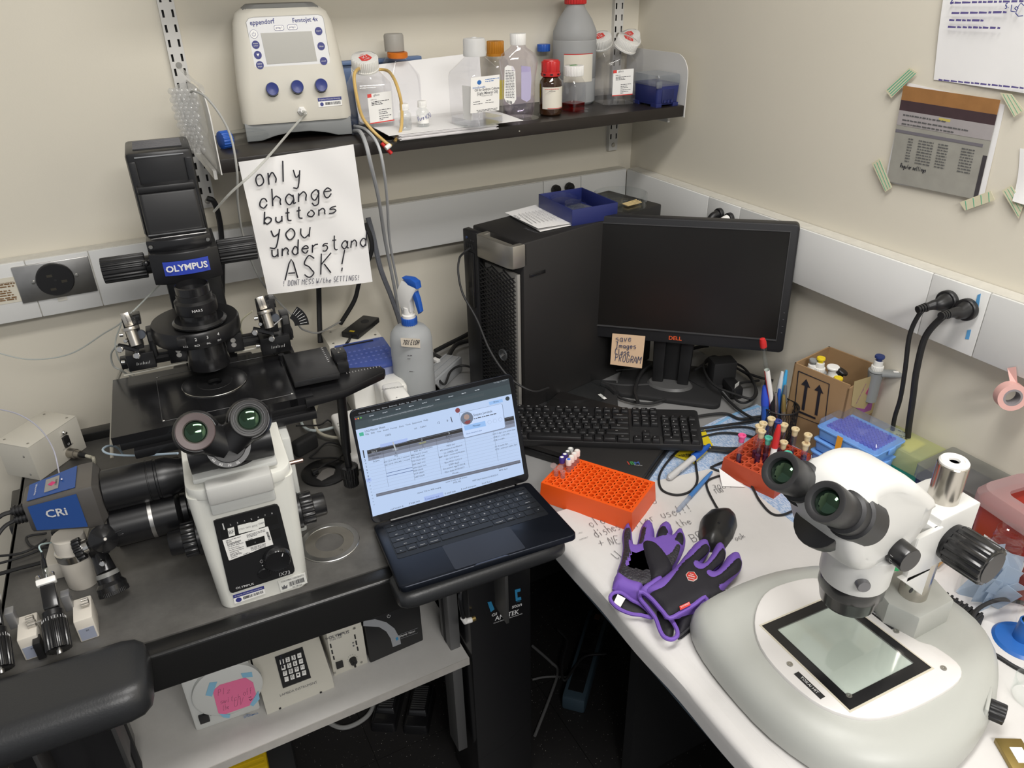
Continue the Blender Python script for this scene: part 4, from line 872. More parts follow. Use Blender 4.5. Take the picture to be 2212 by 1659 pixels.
FP.poly([c4(418, 595), c4(1085, 390), c4(1100, 395), c4(1175, 655), c4(1000, 710), c4(860, 770), c4(525, 893), c4(512, 888)], WP2, 'paper_label', .0010, .0019)
FP.text('ICSI', c4(475, 622), c4(548, 600), INK, z=.0024, bold=.01); FP.text('Cumulase', c4(485, 648), c4(690, 585), INK, z=.0024, bold=.01)
FP.print([(*c4(465, 598), *c4(690, 532)), (*c4(490, 668), *c4(670, 615)), (*c4(495, 690), *c4(730, 622)), (*c4(505, 718), *c4(670, 672)), (*c4(515, 745), *c4(735, 680)), (*c4(525, 770), *c4(740, 705)), (*c4(530, 795), *c4(660, 755)), (*c4(535, 812), *c4(690, 770)), (*c4(540, 832), *c4(710, 775)), (*c4(545, 855), *c4(640, 822)), (*c4(725, 800), *c4(825, 765)), (*c4(835, 705), *c4(1060, 638)), (*c4(840, 722), *c4(1060, 655)), (*c4(850, 740), *c4(1065, 672)), (*c4(775, 512), *c4(1050, 430)), (*c4(780, 530), *c4(1055, 448)), (*c4(785, 548), *c4(930, 505)), (*c4(795, 580), *c4(875, 560))], GREYINK, .0011, z=.0024, seed=6)
FP.bars(c4(1065, 465), c4(1110, 590), (4.5, -1), INK, 14, 3, .0024)
FP.poly([c4(757, 605), c4(1040, 522), c4(1055, 610), c4(780, 690)], PR, 'name_plate', .0015, .0028); FP.disc(c4(903, 615), .0009, GREYINK, 'plate_pin', .0028, .0032)
p = FP.p(*c4(1225, 840))
kn = MB().lathe([(.0215, 0), (.0205, .010), (.0185, .0125), (.0165, .012), (.0001, .010)], 40, Tr(p.x, p.y, .001)).build('dimmer_knob', BLKS, ms, FP.L)
for i in range(30): MB().cyl((.0195*math.cos(i*PI/15), .0195*math.sin(i*PI/15), .0112), (.0195*math.cos(i*PI/15), .0195*math.sin(i*PI/15), .0132), .0008, n=6).build('knob_dot', BLK, kn, Tr(p.x, p.y, .001))
MB().box((.005, .012, .0115), (.0012, .006, .001), T=Rz(-20)).build('knob_mark', WINK, kn, Tr(p.x, p.y, .001))
FP.line([(c4(1225, 845)[0]+(165*math.cos(t))/6.914, c4(1225, 845)[1]-(155*math.sin(t))/6.914) for t in [math.radians(200-i*17) for i in range(14)]], .0007, SILV, 'dimmer_scale', .0016)
FP.disc(c4(1043, 1085), .0105, BLKS, 'push_button', 0, .004, .0015); FP.disc(c4(1015, 972), .0010, SILV, 'indicator', .001, .0018)
for i in range(8): FP.line([(c4(1000, 908)[0]+2*math.cos(i*PI/4), c4(1000, 908)[1]+2*math.sin(i*PI/4)), (c4(1000, 908)[0]+4*math.cos(i*PI/4), c4(1000, 908)[1]+4*math.sin(i*PI/4))], .00025, SILV, 'lamp_symbol', .0016)
FP.text('OLYMPUS', c4(615, 1310), c4(885, 1240), SILV, z=.0018, ya=.9, bold=.012); FP.text('IX73', c4(1265, 1105), c4(1425, 1065), SILV, z=.0018, ya=1.1)
stamp(FP, [c4(572, 1420), c4(1035, 1278), c4(1060, 1395), c4(600, 1550)], .065, .02, ms)
FP.poly([c4(1245, 1210), c4(1650, 1085), c4(1690, 1235), c4(1290, 1370)], mat('tag_cream', (.72, .72, .68), .5), 'property_sticker', -.0005, .0004)
FP.text('COLUMBIA UNIVERSITY', c4(1293, 1222), c4(1632, 1118), INK, z=.0008, ya=1.2); FP.bars(c4(1408, 1225), c4(1635, 1150), (2.5, 9), INK, 22, 8, .0008); FP.text('0219162', c4(1465, 1298), c4(1605, 1255), INK, z=.0008)
FP.poly([c4(1300, 1285), c4(1322, 1300), c4(1340, 1262), c4(1358, 1290), c4(1388, 1262), c4(1385, 1312), c4(1315, 1335)], GREYINK, 'crown', .0003, .0008)
# focus knobs
for sx, y, z in ((-1, .10, .079), (1, .10, .079)):
    T = Tr(sx*.073, y, z) @ Ry(90*sx)
    MB(T).lathe([(.031, 0), (.031, .010)], 32).build('focus_collar', SB, ms)
    MB(T).prism(ribs(.0265, .0285, 18), .010, .032, .002).build('coarse_knob', BLKS, ms)
    MB(T).lathe([(.0205, .03), (.0200, .050), (.0185, .0525), (.0001, .0525)], 30).build('fine_knob', SB, ms)
MB().cyl((.0765, .055, .205), (.098, .055, .205), .0035, n=14).build('slider_rod', mat('copper_rod', (.45, .30, .25), .25, 1), ms)
# camera port tubes on the left side
T1 = Tr(-.076, .172, .160) @ Ry(-90)
MB(T1).lathe([(.026, 0), (.026, .012), (.034, .030), (.034, .044), (.0325, .045), (.0325, .048), (.034, .049), (.034, .058), (.0332, .0585), (.0332, .060), (.034, .0605), (.034, .125), (.032, .127)], 44).build('camera_tube', SB, ms)
T2 = Tr(-.076, .160, .098) @ Ry(-90)
MB(T2).lathe([(.022, 0), (.022, .012), (.027, .014), (.027, .022), (.024, .024), (.034, .030), (.034, .066)], 40).lathe([(.034, .071), (.034, .128), (.030, .132)], 40).build('camera_tube', SB, ms)
MB(T2).lathe([(.0343, .066), (.0343, .072)], 40, cap=False).build('silver_band', STL, ms)
for tt, s, z_, x_ in ((T2, 'OLYMPUS', .118, 0), (T2, 'DP80', .106, 0)): txt(s, .011 if s != 'DP80' else .008, tt @ Rz(150) @ Tr(.0345, 0, z_-.012) @ Ry(90) @ Rz(180), SILV, ms)
txt('OLYMPUS', .008, T1 @ Rz(155) @ Tr(.0345, 0, .083) @ Ry(90) @ Rz(180), SILV, ms); txt('U-TVIT', .006, T1 @ Rz(155) @ Tr(.0345, 0, .076) @ Ry(90) @ Rz(180), mat('pinkish_print', (.5, .36, .33), .5), ms)
q = T1 @ Rz(118) @ V(.034, 0, .0535); MB().sph(q, .0018, 10).build('set_screw', SCREW, ms)
# nosepiece block under the stage
MB().box((0, .33, .175), (.14, .12, .05), .004).box((0, .42, .15), (.15, .14, .12), .004).build('stage_support', SB, ms)
for k in range(3): MB(Tr(.0+.03*math.cos(k*2.1), .30+.03*math.sin(k*2.1), .19)).lathe([(.013, 0), (.013, .02), (.009, .028), (.006, .034)], 18).build('objective', BLKS, ms)
# stage
ax_ = V(-.005, .2985, .25)
b = MB(); hole = [(ax_.x+.020*math.cos(2*PI*i/40), ax_.y+.020*math.sin(2*PI*i/40)) for i in range(40)]
outer = []
X0, X1, Y0, Y1 = -.171, .1445, .176, .388
for i in range(40):
    a = 2*PI*i/40; c, s = math.cos(a), math.sin(a); t = min([(X1-ax_.x)/c if c > 1e-6 else 9, (X0-ax_.x)/c if c < -1e-6 else 9, (Y1-ax_.y)/s if s > 1e-6 else 9, (Y0-ax_.y)/s if s < -1e-6 else 9]); outer.append((ax_.x+c*t, ax_.y+s*t))
for z in (.25, .236): b.loft([[(p[0], p[1], z) for p in outer], [(p[0], p[1], z) for p in hole]], cap=False)
b.loft([[(p[0], p[1], .236) for p in outer], [(p[0], p[1], .25) for p in outer]], cap=False); b.loft([[(p[0], p[1], .236) for p in hole], [(p[0], p[1], .25) for p in hole]], cap=False)
for cx, cy in ((X0, Y0), (X1, Y0), (X0, Y1), (X1, Y1)): b.box((cx-.02*(1 if cx > 0 else -1), cy-.02*(1 if cy > .3 else -1), .243), (.04, .04, .0139))
stg = b.build('stage_plate', mat('stage_black', (.008, .008, .009), .22, coat=.1), ms)
MB().box((-.013, .28, .228), (.30, .20, .014), .002).build('stage_slide', SB, ms)
MB().box((.0, .20, .214), (.29, .06, .016), .002).box((-.0, .30, .205), (.20, .16, .02)).build('stage_carriage', SB, ms)
dsc = MB(Tr(ax_.x, ax_.y, .25)).lathe([(.0545, .0002), (.0545, .0016), (.030, .0016), (.0295, .0012), (.029, .0016), (.0125, .0016), (.0115, -.004)], 56, cap=False).build('stage_insert', mat('black_anodised', (.11, .11, .115), .24, .9), stg)
MB(Tr(ax_.x, ax_.y, .25)).lathe([(.0548, .0002), (.0550, .0012), (.0543, .0018), (.0538, .0016)], 56, cap=False).build('insert_rim', CHR, stg)
EL = mat('engraved_line', (.09, .09, .09), .4)
for a, b_ in (((-.10, .365), (.115, .365)), ((.115, .365), (.115, .195)), ((-.095, .195), (.115, .195)), ((-.10, .365), (-.095, .195))): MB().cyl((*a, .2502), (*b_, .2502), .0003, n=4).build('engraved_line', EL, stg)
for x, y in ((-.098, .363), (.108, .37), (.112, .198), (-.093, .198), (.125, .24)): MB().sph((x, y, .2502), .0022, 8, sc=(1, 1, .4)).build('stage_screw', SCREW, stg)
MB().cyl((.118, .335, .25), (.118, .335, .262), .0055, n=14).build('stop_pin', SB, stg)
MB().box((.159, .262, .262), (.080, .118, .012), .002).build('slide_cover', mat('cover_black', (.014, .014, .015), .32), ms)
for i in range(9): MB().box((.190, .315-i*.0075, .2684), (.003, .0006, .0004)).build('scale_mark', WINK, ms)
MB().box((.212, .268, .268), (.024, .03, .024), .002).box((.212, .247, .258), (.02, .02, .02), .001).build('slide_clamp', SB, ms)
for x, y in ((.208, .275), (.216, .270), (.21, .258)): MB().sph((x, y, .2802), .0018, 8).build('clamp_screw', SCREW, ms)
MB().prism([(.13, .168), (.20, .176), (.278, .212), (.283, .222), (.279, .238), (.205, .262), (.13, .25)], .232, .247, .0015).build('stage_arm', SB, ms)
for i in range(12): MB().box((.216+i*.0055, .236, .2474), (.0005, .004 if i % 2 else .006, .0004), T=None).build('scale_mark', WINK, ms)
# coaxial stage handle
MB().cyl((.195, .20, .232), (.190, .20, .105), .0085, n=18).cyl((.190, .20, .105), (.1905, .20, .075), .0065, n=16).build('handle_rod', SB, ms)
MB(Tr(.1905, .20, 0)).prism(ribs(.0155, .0165, 20), .052, .074, .001).prism(ribs(.0135, .0145, 20), .032, .0515, .001).build('handle_knob', BLKS, ms)
# illumination pillar
MB().box((-.0015, .50, .22), (.096, .07, .44), .004).build('pillar', SB, ms)
lamp = MB().box((-.0105, .505, .552), (.105, .12, .144), .006).build('lamp_house', SB, ms)
MB().box((-.0105, .503, .6240), (.078, .075, .003)).build('vent_bed', BLKM, lamp)
for i in range(9): MB().box((-.0105, .470+i*.0082, .6255), (.078, .003, .003), .0005).build('vent_fin', mat('vent_grey', (.10, .10, .11), .4), lamp)
MB().box((-.0105, .4435, .6165), (.077, .002, .002)).build('edge_trim', CHR, lamp)
for x in (-.055, .034): MB().box((x, .4425, .54), (.012, .003, .14), .001).build('corner_post', BLKS, lamp)
hd = MB().taper(rrect(.094, .10, .006, 4, -.010, .465), .475, rrect(.092, .08, .006, 4, -.0105, .462), .560, .003).build('illuminator', mat('illuminator_black', (.018, .018, .019), .45), ms)
MB().box((-.0105, .463, .566), (.092, .078, .012), .003).build('illuminator_cap', BLK, hd)
MB().tube([(-.04, .45, .572), (-.03, .45, .588), (-.010, .45, .592), (.010, .45, .588), (.02, .45, .572)], .0025, 8).build('lift_handle', mat('grey_handle', (.16, .16, .16), .4), hd)
MB().box((-.009, .4135, .492), (.094, .002, .002)).build('edge_trim', CHR, hd)
# curved head block carrying the badge
def bulge(w, y0, y1, z0, z1, sag, cx):
    pl = [(cx-w/2, y1)]+[(cx-w/2+w*i/14, y0+sag*(2*i/14-1)**2) for i in range(15)]+[(cx+w/2, y1)]
    return MB().prism(pl, z0, z1, .003)
bulge(.104, .385, .47, .467, .488, .012, -.010).build('head_block', BLKS, ms)
bulge(.112, .372, .50, .412, .468, .013, -.007).build('head_block', SB, ms)
for x, z in ((-.056, .478), (.036, .478)): MB().lathe([(.0034, 0), (.003, .001)], 14, Tr(x, .392, z) @ Rx(90)).build('head_screw', SCREW, ms)
def arcy(x): return .372+.013*((x+.007)/.056)**2-.0012
bg = MB()
rows_ = [[( -.044+.074*i/14, arcy(-.044+.074*i/14)+k, z) for i in range(15)] for k, z in ((-.0006, .429), (-.0006, .454))]
bg.loft(rows_, closed=False, cap=False); bg.build('badge', mat('badge_blue', (.03, .06, .42), .4), ms)
txt('OLYMPUS', .0155, Tr(-.007, .3700, .4415) @ Rx(90), WINK, ms, 'badge_lettering', bold=.03)
for sx, xs, xe, z in ((-1, -.072, -.142, .437), (1, .050, .116, .441)):
    MB().cyl((xs+.014*(-sx), .43, z), (xs, .43, z), .016, n=24).build('knob_collar', SB, ms)
    T = Tr(xs, .43, z) @ Ry(90*sx); L_ = abs(xe-xs)
    MB(T).prism(ribs(.0205, .0222, 20), 0, L_, .0015).build('tilt_knob', BLK, ms)
MB().cyl((-.067, .395, .452), (-.050, .400, .458), .0025, n=10).sph((-.070, .394, .451), .006, 12).build('clamp_lever', BLKS, ms)
# condenser with turret
CX, CY = -.006, .318
MB().box((CX, .43, .385), (.05, .10, .035), .003).build('condenser_arm', SB, ms)
CT = Tr(CX, CY, .015)
MB(CT).lathe([(.0255, .398), (.0275, .400), (.0275, .413), (.0255, .414), (.0245, .404), (.0001, .402)], 40).build('condenser_top', BLKS, ms)
MB(CT).lathe([(.033, .366), (.034, .370), (.034, .386), (.029, .390), (.029, .399), (.027, .400)], 40).build('aperture_ring', SB, ms)
txt('NA0.5', .0065, CT @ Tr(0, -.0345, .378) @ Rx(90), WINK, ms)
MB(CT).lathe([(.030, .352), (.030, .367)], 36).lathe([(.044, .346), (.0445, .349), (.040, .353)], 40).build('condenser_neck', BLKS, ms)
MB(Tr(CX-.008, .345, .015)).lathe([(.072, .314), (.0735, .317), (.0735, .338), (.071, .342), (.02, .343)], 56).build('turret', SB, ms)
for i, (s, s2) in enumerate((('1', 'RC2'), ('2', 'RC3'), ('3', 'PhL'), ('4', 'Ph1'))):
    a = math.radians(-108+i*14.5); TT = Tr(CX-.008, .345, .015) @ Rz(math.degrees(a)) @ Tr(.0742, 0, 0) @ Rz(90) @ Rx(90)
    txt(s, .0075, TT @ Tr(0, .333, 0), WINK, ms); txt(s2, .0046, TT @ Tr(0, .322, 0), WINK, ms)
MB().box((-.040, .262, .353), (.014, .012, .014), .002).build('turret_lever', BLK, ms)
MB(CT).lathe([(.022, .262), (.0345, .263), (.0355, .266), (.0335, .288), (.0315, .316), (.028, .318)], 44).build('condenser_lens', BLKS, ms)
# injector mounting rail
MB().box((.0, .385, .281), (.30, .016, .020), .001).build('mount_rail', SB, ms)
MB().box((.0, .3765, .284), (.30, .003, .006)).build('rail_groove', mat('rail_grey', (.05, .05, .05), .35, .5), ms)
for sx in (-1, 1):
    cl = MB().box((CX+sx*.047, .376, .290), (.034, .030, .036), .0015).build('rail_clamp', SB, ms)
    for k in (0, 1): MB().lathe([(.0045, 0), (.0045, .0008), (.003, .0008), (.003, -.001)], 16, Tr(CX+sx*.047, .3605, .296-.009*k) @ Rx(90)).build('clamp_screw', SCREW, cl)
MB().cyl((-.15, .372, .262), (-.02, .376, .264), .0018, n=8).cyl((.04, .378, .264), (.13, .380, .264), .0018, n=8).build('glass_rod', mat('ivory_rod', (.55, .53, .45), .3), ms)
# ================================================================== cameras on the side ports
CS = mat('camera_grey', (.16, .15, .14), .38, .6); CB = mat('camera_blue', (.02, .07, .26), .42)
cc = thing('spectral_camera', 'blue and grey tapered camera on the end of the upper side tube', 'camera', SM @ Tr(-.203, .172, .160)); CW = cc.matrix_world.copy()
sq = lambda h, x: [(x, p[0], p[1]) for p in rrect(2*h, 2*h, .005, 2)]
MB().loft([sq(.0300, 0), sq(.0385, -.008), sq(.0385, -.026), sq(.0270, -.104), sq(.0255, -.106)]).build('body', CS, cc)
for R_, nm in ((Matrix(), 'front_panel'), (Rx(-90), 'top_panel')):
    # tapering face: local plane on the -y side, rotated for the top
    q = [(-.030, -.0388, -.0315), (-.030, -.0388, .0315), (-.099, -.0286, .0225), (-.099, -.0286, -.0225)]
    MB(R_).add(q, [(0, 1, 2, 3)]).build(nm, CB, cc, solid=.0008)
ang = math.degrees(math.atan2(.0105, .069))
LF = Tr(-.0645, -.0348, 0) @ Rz(-ang) @ Rx(90)
txt('CRi', .020, LF @ Tr(.0, .004, .0008), SILV, cc, 'logo', bold=.02)
LT = Rx(-90) @ Tr(-.0645, -.0348, 0) @ Rz(-ang) @ Rx(90)
MB(LT).prism(rrect(.020, .036, .001), .0002, .0012).build('name_plate', mat('plate_silver', (.35, .34, .33), .4, .5), cc)
MB(LT).prism([(-.006, 0), (0, .006), (.006, 0), (0, -.006)], .0012, .0018).build('diamond_mark', mat('magenta', (.55, .03, .15), .5), cc)
txt('nuance', .0062, LT @ Tr(.006, 0, .002) @ Rz(90), INK, cc); txt('Multispectral Imaging', .0036, LT @ Tr(-.024, 0, .001) @ Rz(90), WINK, cc)
for k, dz in enumerate((.006, -.010)):
    MB().cyl((-.105, -.004, dz), (-.128, -.004, dz), .0075, .0062, 14).build('connector', BLK, cc)
    for i in range(3): MB().cyl((-.112-i*.005, -.004, dz), (-.1145-i*.005, -.004, dz), .0085, n=14).build('connector_ridge', BLK, cc)
cable('camera_cable', [CW @ V(-.126, -.004, .006), CW @ V(-.15, -.01, .0), CW @ V(-.2, -.03, -.05), Pz(-30, 1130, ZT+.02)], .0035, RUB, 'upper black cable leaving the blue camera')
cable('camera_cable', [CW @ V(-.126, -.004, -.010), CW @ V(-.15, -.012, -.02), CW @ V(-.19, -.05, -.06), Pz(-30, 1190, ZT+.01)], .0032, RUB, 'lower black cable leaving the blue camera')
# ================================================================== micromanipulators on the rail
NS = mat('nickel', (.55, .52, .47), .3, .9)
def pbox(par, a, b_, y0, y1, m, name, bev=.0012, W=None):
    p, q = Sy(*a, y0), Sy(*b_, y0)
    return MB().box(((p.x+q.x)/2, (y0+y1)/2, (p.z+q.z)/2), (abs(q.x-p.x), y1-y0, abs(q.z-p.z)), bev).build(name, m, par)
def manip(label, du, dv, right=False):
    t = thing('micromanipulator', label, 'manipulator', SM); d = lambda u, v: (u+du, v+dv)
    y = .352
    b0 = pbox(t, d(270, 770), d(340, 793), y, y+.035, SB, 'base_slide'); f = Face(SM @ Tr(0, y-.0008, .27) @ Rx(90), t, SM)
    for i in range(9): f.line([d(296+i*3.4, 789-i*.55), d(296+i*3.4, 785-i*.55-(2 if i % 4 == 0 else 0))], .0003, WINK, 'scale_mark')
    pbox(t, d(314, 716), d(342, 770), y+.008, y+.034, SB, 'vertical_slide')
    pbox(t, d(318, 722), d(334, 736), y-.001, y+.010, mat('slide_grey', (.05, .05, .05), .4), 'stop_block')
    pbox(t, d(262, 690), d(312, 752), y+.004, y+.026, SB, 'cross_slide')
    pbox(t, d(284, 684), d(306, 700), y+.006, y+.03, BLKS, 'top_bracket')
    for uv in ((291, 688), (291, 692.5)): MB().sph(Sy(*d(*uv), y+.005), .0012, 8).build('bracket_screw', SCREW, t)
    a = Sy(*d(281, 709), y-.012); ax = V(.10, -.35, -1).normalized()
    MB(axis(a, -ax)).lathe([(.0085, -.030), (.0085, -.004), (.0135, -.003), (.0140, 0), (.0135, .002), (.004, .0022), (.0035, .0012), (.0001, .0012)], 28).build('motor', NS, t)
    pl = Sy(*d(274, 690), y-.002); pf_ = Tr(pl) @ Rx(78) @ Rz(8)
    MB(pf_).box((0, 0, 0), (.013, .024, .006), .0006).build('name_plate', NS, t); txt('NARISHIGE', .0036, pf_ @ Tr(0, 0, .0034) @ Rz(-90), INK, t)
    p = Sy(*d(304, 723), y-.004); MB(axis(p, (0, -1, .25))).lathe([(.0078, -.01), (.0078, 0), (.0070, .001), (.0001, .001)], 20).build('dial', mat('dial_slate', (.09, .10, .12), .35, .5), t)
    MB().tube([Sy(*d(256, 747), y-.01), Sy(*d(272, 750), y-.014), Sy(*d(300, 757), y-.016)], .0045, 6, 3).build('holder_bar', BLKS, t)
    for uv, r_ in (((272, 736), .0035), ((259.5, 754.5), .0055), ((296, 768), .0058)):
        p = Sy(*d(*uv), y-.016); MB(axis(p, (-.2, -1, .3))).lathe([(r_*.5, -.012), (r_*.5, -.002), (r_, -.002), (r_, .003), (r_*.8, .004), (.0001, .004)], 16).build('thumb_screw', CHR, t)
    for uv in ((262, 724), (266, 783)): MB().cyl(Sy(*d(uv[0]-4, uv[1]), y+.01), Sy(*d(uv[0]+4, uv[1]-1), y+.01), .0035, n=12).build('hex_bolt', CHR, t)
    if right:
        b = MB()
        c0 = Sy(*d(322, 742), y+.004); b.lathe([(.020, 0), (.046, 0), (.046, .001), (.020, .001), (.020, 0)], 14, Tr(c0) @ Rx(90), cap=False, a0=math.radians(-5), a1=math.radians(50)); b.build('protractor', SB, t)
        for i in range(6):
            a = math.radians(2+i*9); MB().cyl(c0+V(.030*math.cos(a), -.0014, .030*math.sin(a)), c0+V(.043*math.cos(a), -.0014, .043*math.sin(a)), .0004, n=4).build('protractor_mark', WINK, t)
        MB().cyl(Sy(*d(296, 742), y-.016), Sy(*d(318, 723), y-.012), .0016, n=8).build('pointer', CHR, t)
    return t
manip('black micromanipulator with nickel motor beside the steel outlet side of the rail', 0, 0)
manip('black micromanipulator with a fan shaped angle scale', 291, -36, True)
# thin tubes from the manipulators
THN = clear('thin_tube', (.80, .82, .82), .4, .2, 1.4, .6, (.75, .78, .76))
Wy = lambda u, v, y: SM @ Sy(u, v, y)
cable('thin_tube', [Wy(-30, 755, .60), Wy(60, 776, .58), Wy(150, 765, .55), Wy(225, 720, .5), Wy(258, 700, .42), Wy(290, 670, .42), Wy(348, 612, .47), Wy(360, 600, .48)], .0014, THN, 'thin clear tube looping from the left across the wall to the pillar', 'tube')
cable('thin_tube', [Wy(262, 700, .39), Wy(251, 730, .4), Wy(250, 755, .4), Wy(262, 785, .41), Wy(290, 810, .42)], .0013, THN, 'thin clear tube loop beside the plain micromanipulator', 'tube')
cable('thin_tube', [Wy(253, 745, .40), Wy(240, 765, .42), Wy(245, 790, .43), Wy(262, 800, .43), Wy(285, 815, .44)], .0017, mat('grey_tube', (.42, .43, .40), .4), 'greyish tube loop hanging below the plain micromanipulator', 'tube')
cable('thin_tube', [Wy(545, 672, .41), Wy(524, 690, .42), Wy(520, 710, .43), Wy(530, 735, .44)], .0013, mat('yellowish_tube', (.50, .48, .34), .4), 'yellowish tube loop beside the manipulator with the angle scale', 'tube')
cable('beige_cable', [Wy(268, 790, .45), Wy(255, 815, .46), Wy(246, 850, .47), Wy(243, 900, .46), Wy(241, 950, .45), Wy(242, 990, .42)], .0035, mat('beige_cable', (.45, .42, .35), .5), 'beige cable running down behind the left end of the stage')
# ================================================================== beige controller box
F_, R_ = V(-.265, 1.547, ZT), V(-.179, 1.636, ZT); d = (R_-F_); yaw = math.degrees(math.atan2(d.y, d.x)); M = Tr(F_) @ Rz(yaw)
t = thing('motor_controller', 'beige sloped controller box with black power switch near the wall', 'control box', M)
LX, DY = d.length, .082
MB().taper([(0, 0), (LX, 0), (LX, DY), (0, DY)], 0, [(.0, .0), (LX, .0), (LX, DY), (.0, DY)], .078, .0015).build('case', BEIGE, t)
MB().box((LX/2, DY/2, .0785), (LX, DY, .002), .0008).build('lid', BEIGE, t)
for x, y in ((.012, .012), (LX-.012, .012), (.012, DY-.012), (LX-.012, DY-.012)): MB().sph((x, y, .0795), .0028, 10, sc=(1, 1, .5)).build('screw', SCREW, t)
for x, z in ((.02, .055), (.02, .012)): MB().sph((0, x, z), .0025, 10, sc=(.5, 1, 1)).build('screw', SCREW, t)
f = Face(M @ Tr(0, -.0002, 0) @ Rx(90), t, M)
pw = f.p(142, 953); MB().box((pw.x, pw.y, .002), (.014, .024, .006), .001).build('power_switch', BLK, t, f.L); txt('O', .007, f.L @ Tr(pw.x, pw.y-.006, .0055), WINK, t)
pc = f.p(135, 934); MB().lathe([(.004, 0), (.004, .004), (.0025, .006), (.0025, .010)], 14, Tr(pc.x, pc.y, 0)).build('toggle', CHR, t, f.L)
f.text('POWER', (131, 943), (144, 936), GREYINK); f.text('CONTROLLER', (136, 972), (158, 957), GREYINK)
pc = f.p(150, 978); cn = MB().lathe([(.0105, 0), (.0105, .016), (.0085, .017), (.0085, .028)], 22, Tr(pc.x, pc.y, 0)).build('connector', mat('connector_metal', (.42, .39, .34), .35, .9), t, f.L)
MB().lathe([(.006, .026), (.0055, .038), (.004, .042)], 14, Tr(pc.x, pc.y, 0)).build('connector_boot', BLK, cn)
q = f.M @ V(pc.x, pc.y, .04)
cable('ivory_cable', [q, q+V(.012, -.012, -.002), Pz(202, 990, ZT+.03), Pz(203, 1000, ZT+.02), Pz(196, 1015, ZT+.008), Pz(180, 1035, ZT+.006)], .0036, mat('ivory_cable', (.55, .52, .42), .45), 'ivory cable plugged into the beige controller box')
cable('thin_tube', [Pz(-20, 880, ZT+.15), Pz(40, 895, ZT+.145), Pz(85, 925, ZT+.13), Pz(115, 970, ZT+.12), Pz(128, 1022, ZT+.10), CW @ V(-.05, .0, .04)], .0013, mat('violet_tube', (.48, .48, .56), .4), 'thin pale tube arching over the beige controller box', 'tube')
# ================================================================== dark unit under the stage, blue cable
t = thing('laser_unit', 'black unit with blue lettering and yellow warning mark under the stage', 'lab device', SM @ Tr(-.155, .30, 0))
MB().box((0, .0, .045), (.115, .10, .09), .003).box((-.015, -.055, .02), (.10, .02, .04), .002).build('case', mat('unit_black', (.022, .020, .019), .5), t)
MB().box((-.022, -.002, .0455), (.008, .104, .0925), .0008).build('strap', mat('strap_grey', (.30, .29, .27), .6), t)
txt('yone', .018, Tr(-.006, -.012, .0904) @ Rz(90), mat('logo_blue2', (.06, .16, .36), .5), t)
MB().prism([(.004, -.03), (.020, -.03), (.012, -.016)], .0900, .0906).build('warning_mark', mat('warning_yellow', (.65, .48, .03), .5), t)
for i in range(5): MB().box((.024+i*.0045, .006, .0903), (.0014, .03, .0004)).build('printed_line', WINK, t)
cable('blue_cable', [Wy(268, 985, .30), Wy(255, 968, .28), Wy(235, 963, .26), Wy(222, 972, .24), Wy(240, 981, .22), Wy(300, 984, .20), Wy(384, 979, .13)], .0019, mat('pale_blue_cable', (.42, .52, .60), .4), 'pale blue cable looping left of the microscope head')
# ================================================================== insert ring, black ring with lead
t = thing('insert_ring', 'round steel stage insert ring lying right of the microscope', 'ring', Tr(Pz(712, 1172.5, ZT)))
MB().lathe([(.0525, 0), (.0525, .0022), (.0515, .003), (.0425, .003), (.042, .0022)], 64, cap=False).build('rim', mat('ring_steel', (.60, .60, .59), .28, 1), t)
MB().lathe([(.0422, .0002), (.0422, .0022), (.0250, .0022), (.0245, .0002)], 64, cap=False).build('plate', mat('ring_plate', (.36, .34, .30), .42, .8, vary=.3, vscale=30), t)
MB().lathe([(.002, .0023), (.0024, .0024)], 14, Tr(.012, -.031, 0), cap=False).build('pin_hole', BLKM, t)
t = thing('heating_ring', 'black heating ring insert with attached lead lying beside the microscope', 'ring', Tr(Pz(703, 1022, ZT)))
MB().lathe([(.047, 0), (.047, .004), (.0455, .005), (.022, .005), (.0215, 0)], 56, cap=False).build('ring', SB, t)
MB().prism([(-.016, -.03), (.012, -.02), (.020, -.004), (.008, .006), (-.004, .004), (-.022, -.016)], .0052, .0062).build('clear_cover', mat('grey_cover', (.20, .19, .18), .35), t)
MB().box((-.020, .000, .010), (.013, .012, .010), .002).build('lead_plug', BLKS, t)
MB().tube([(-.016, .002, .012), (.01, .014, .013), (.030, .02, .010), (.052, .042, .008), (.052, .075, .008), (.030, .095, .008), (.0, .07, .008), (-.014, .055, .008), (.02, .035, .01), (.04, .02, .01)], .0018, 7).build('lead', RUB, t)
t = thing('rubber_block', 'black rubber block standing between the microscope and heating ring', 'block', Tr(Pz(662, 975, ZT)) @ Rz(25))
MB().box((0, 0, .018), (.055, .022, .036), .006, seg=3).build('block', BLKM, t)
for pts, r, m, lb in (([(642, 880), (648, 905), (660, 925), (690, 930), (740, 918)], .0032, mat('pale_tube', (.48, .54, .54), .4), 'pale tube curving behind the stage handle'),
                      ([(690, 860), (680, 890), (680, 915), (690, 935), (720, 945), (760, 945)], .0036, MATS['ivory_cable'], 'ivory cable looping behind the stage handle'),
                      ([(640, 920), (690, 918), (710, 908), (730, 935)], .0018, RUB, 'thin black lead on the table behind the heating ring')):
    cable('table_cable', [Pz(u, v, ZT+.012 if i else ZT+.05) for i, (u, v) in enumerate(pts)], r, m, lb)
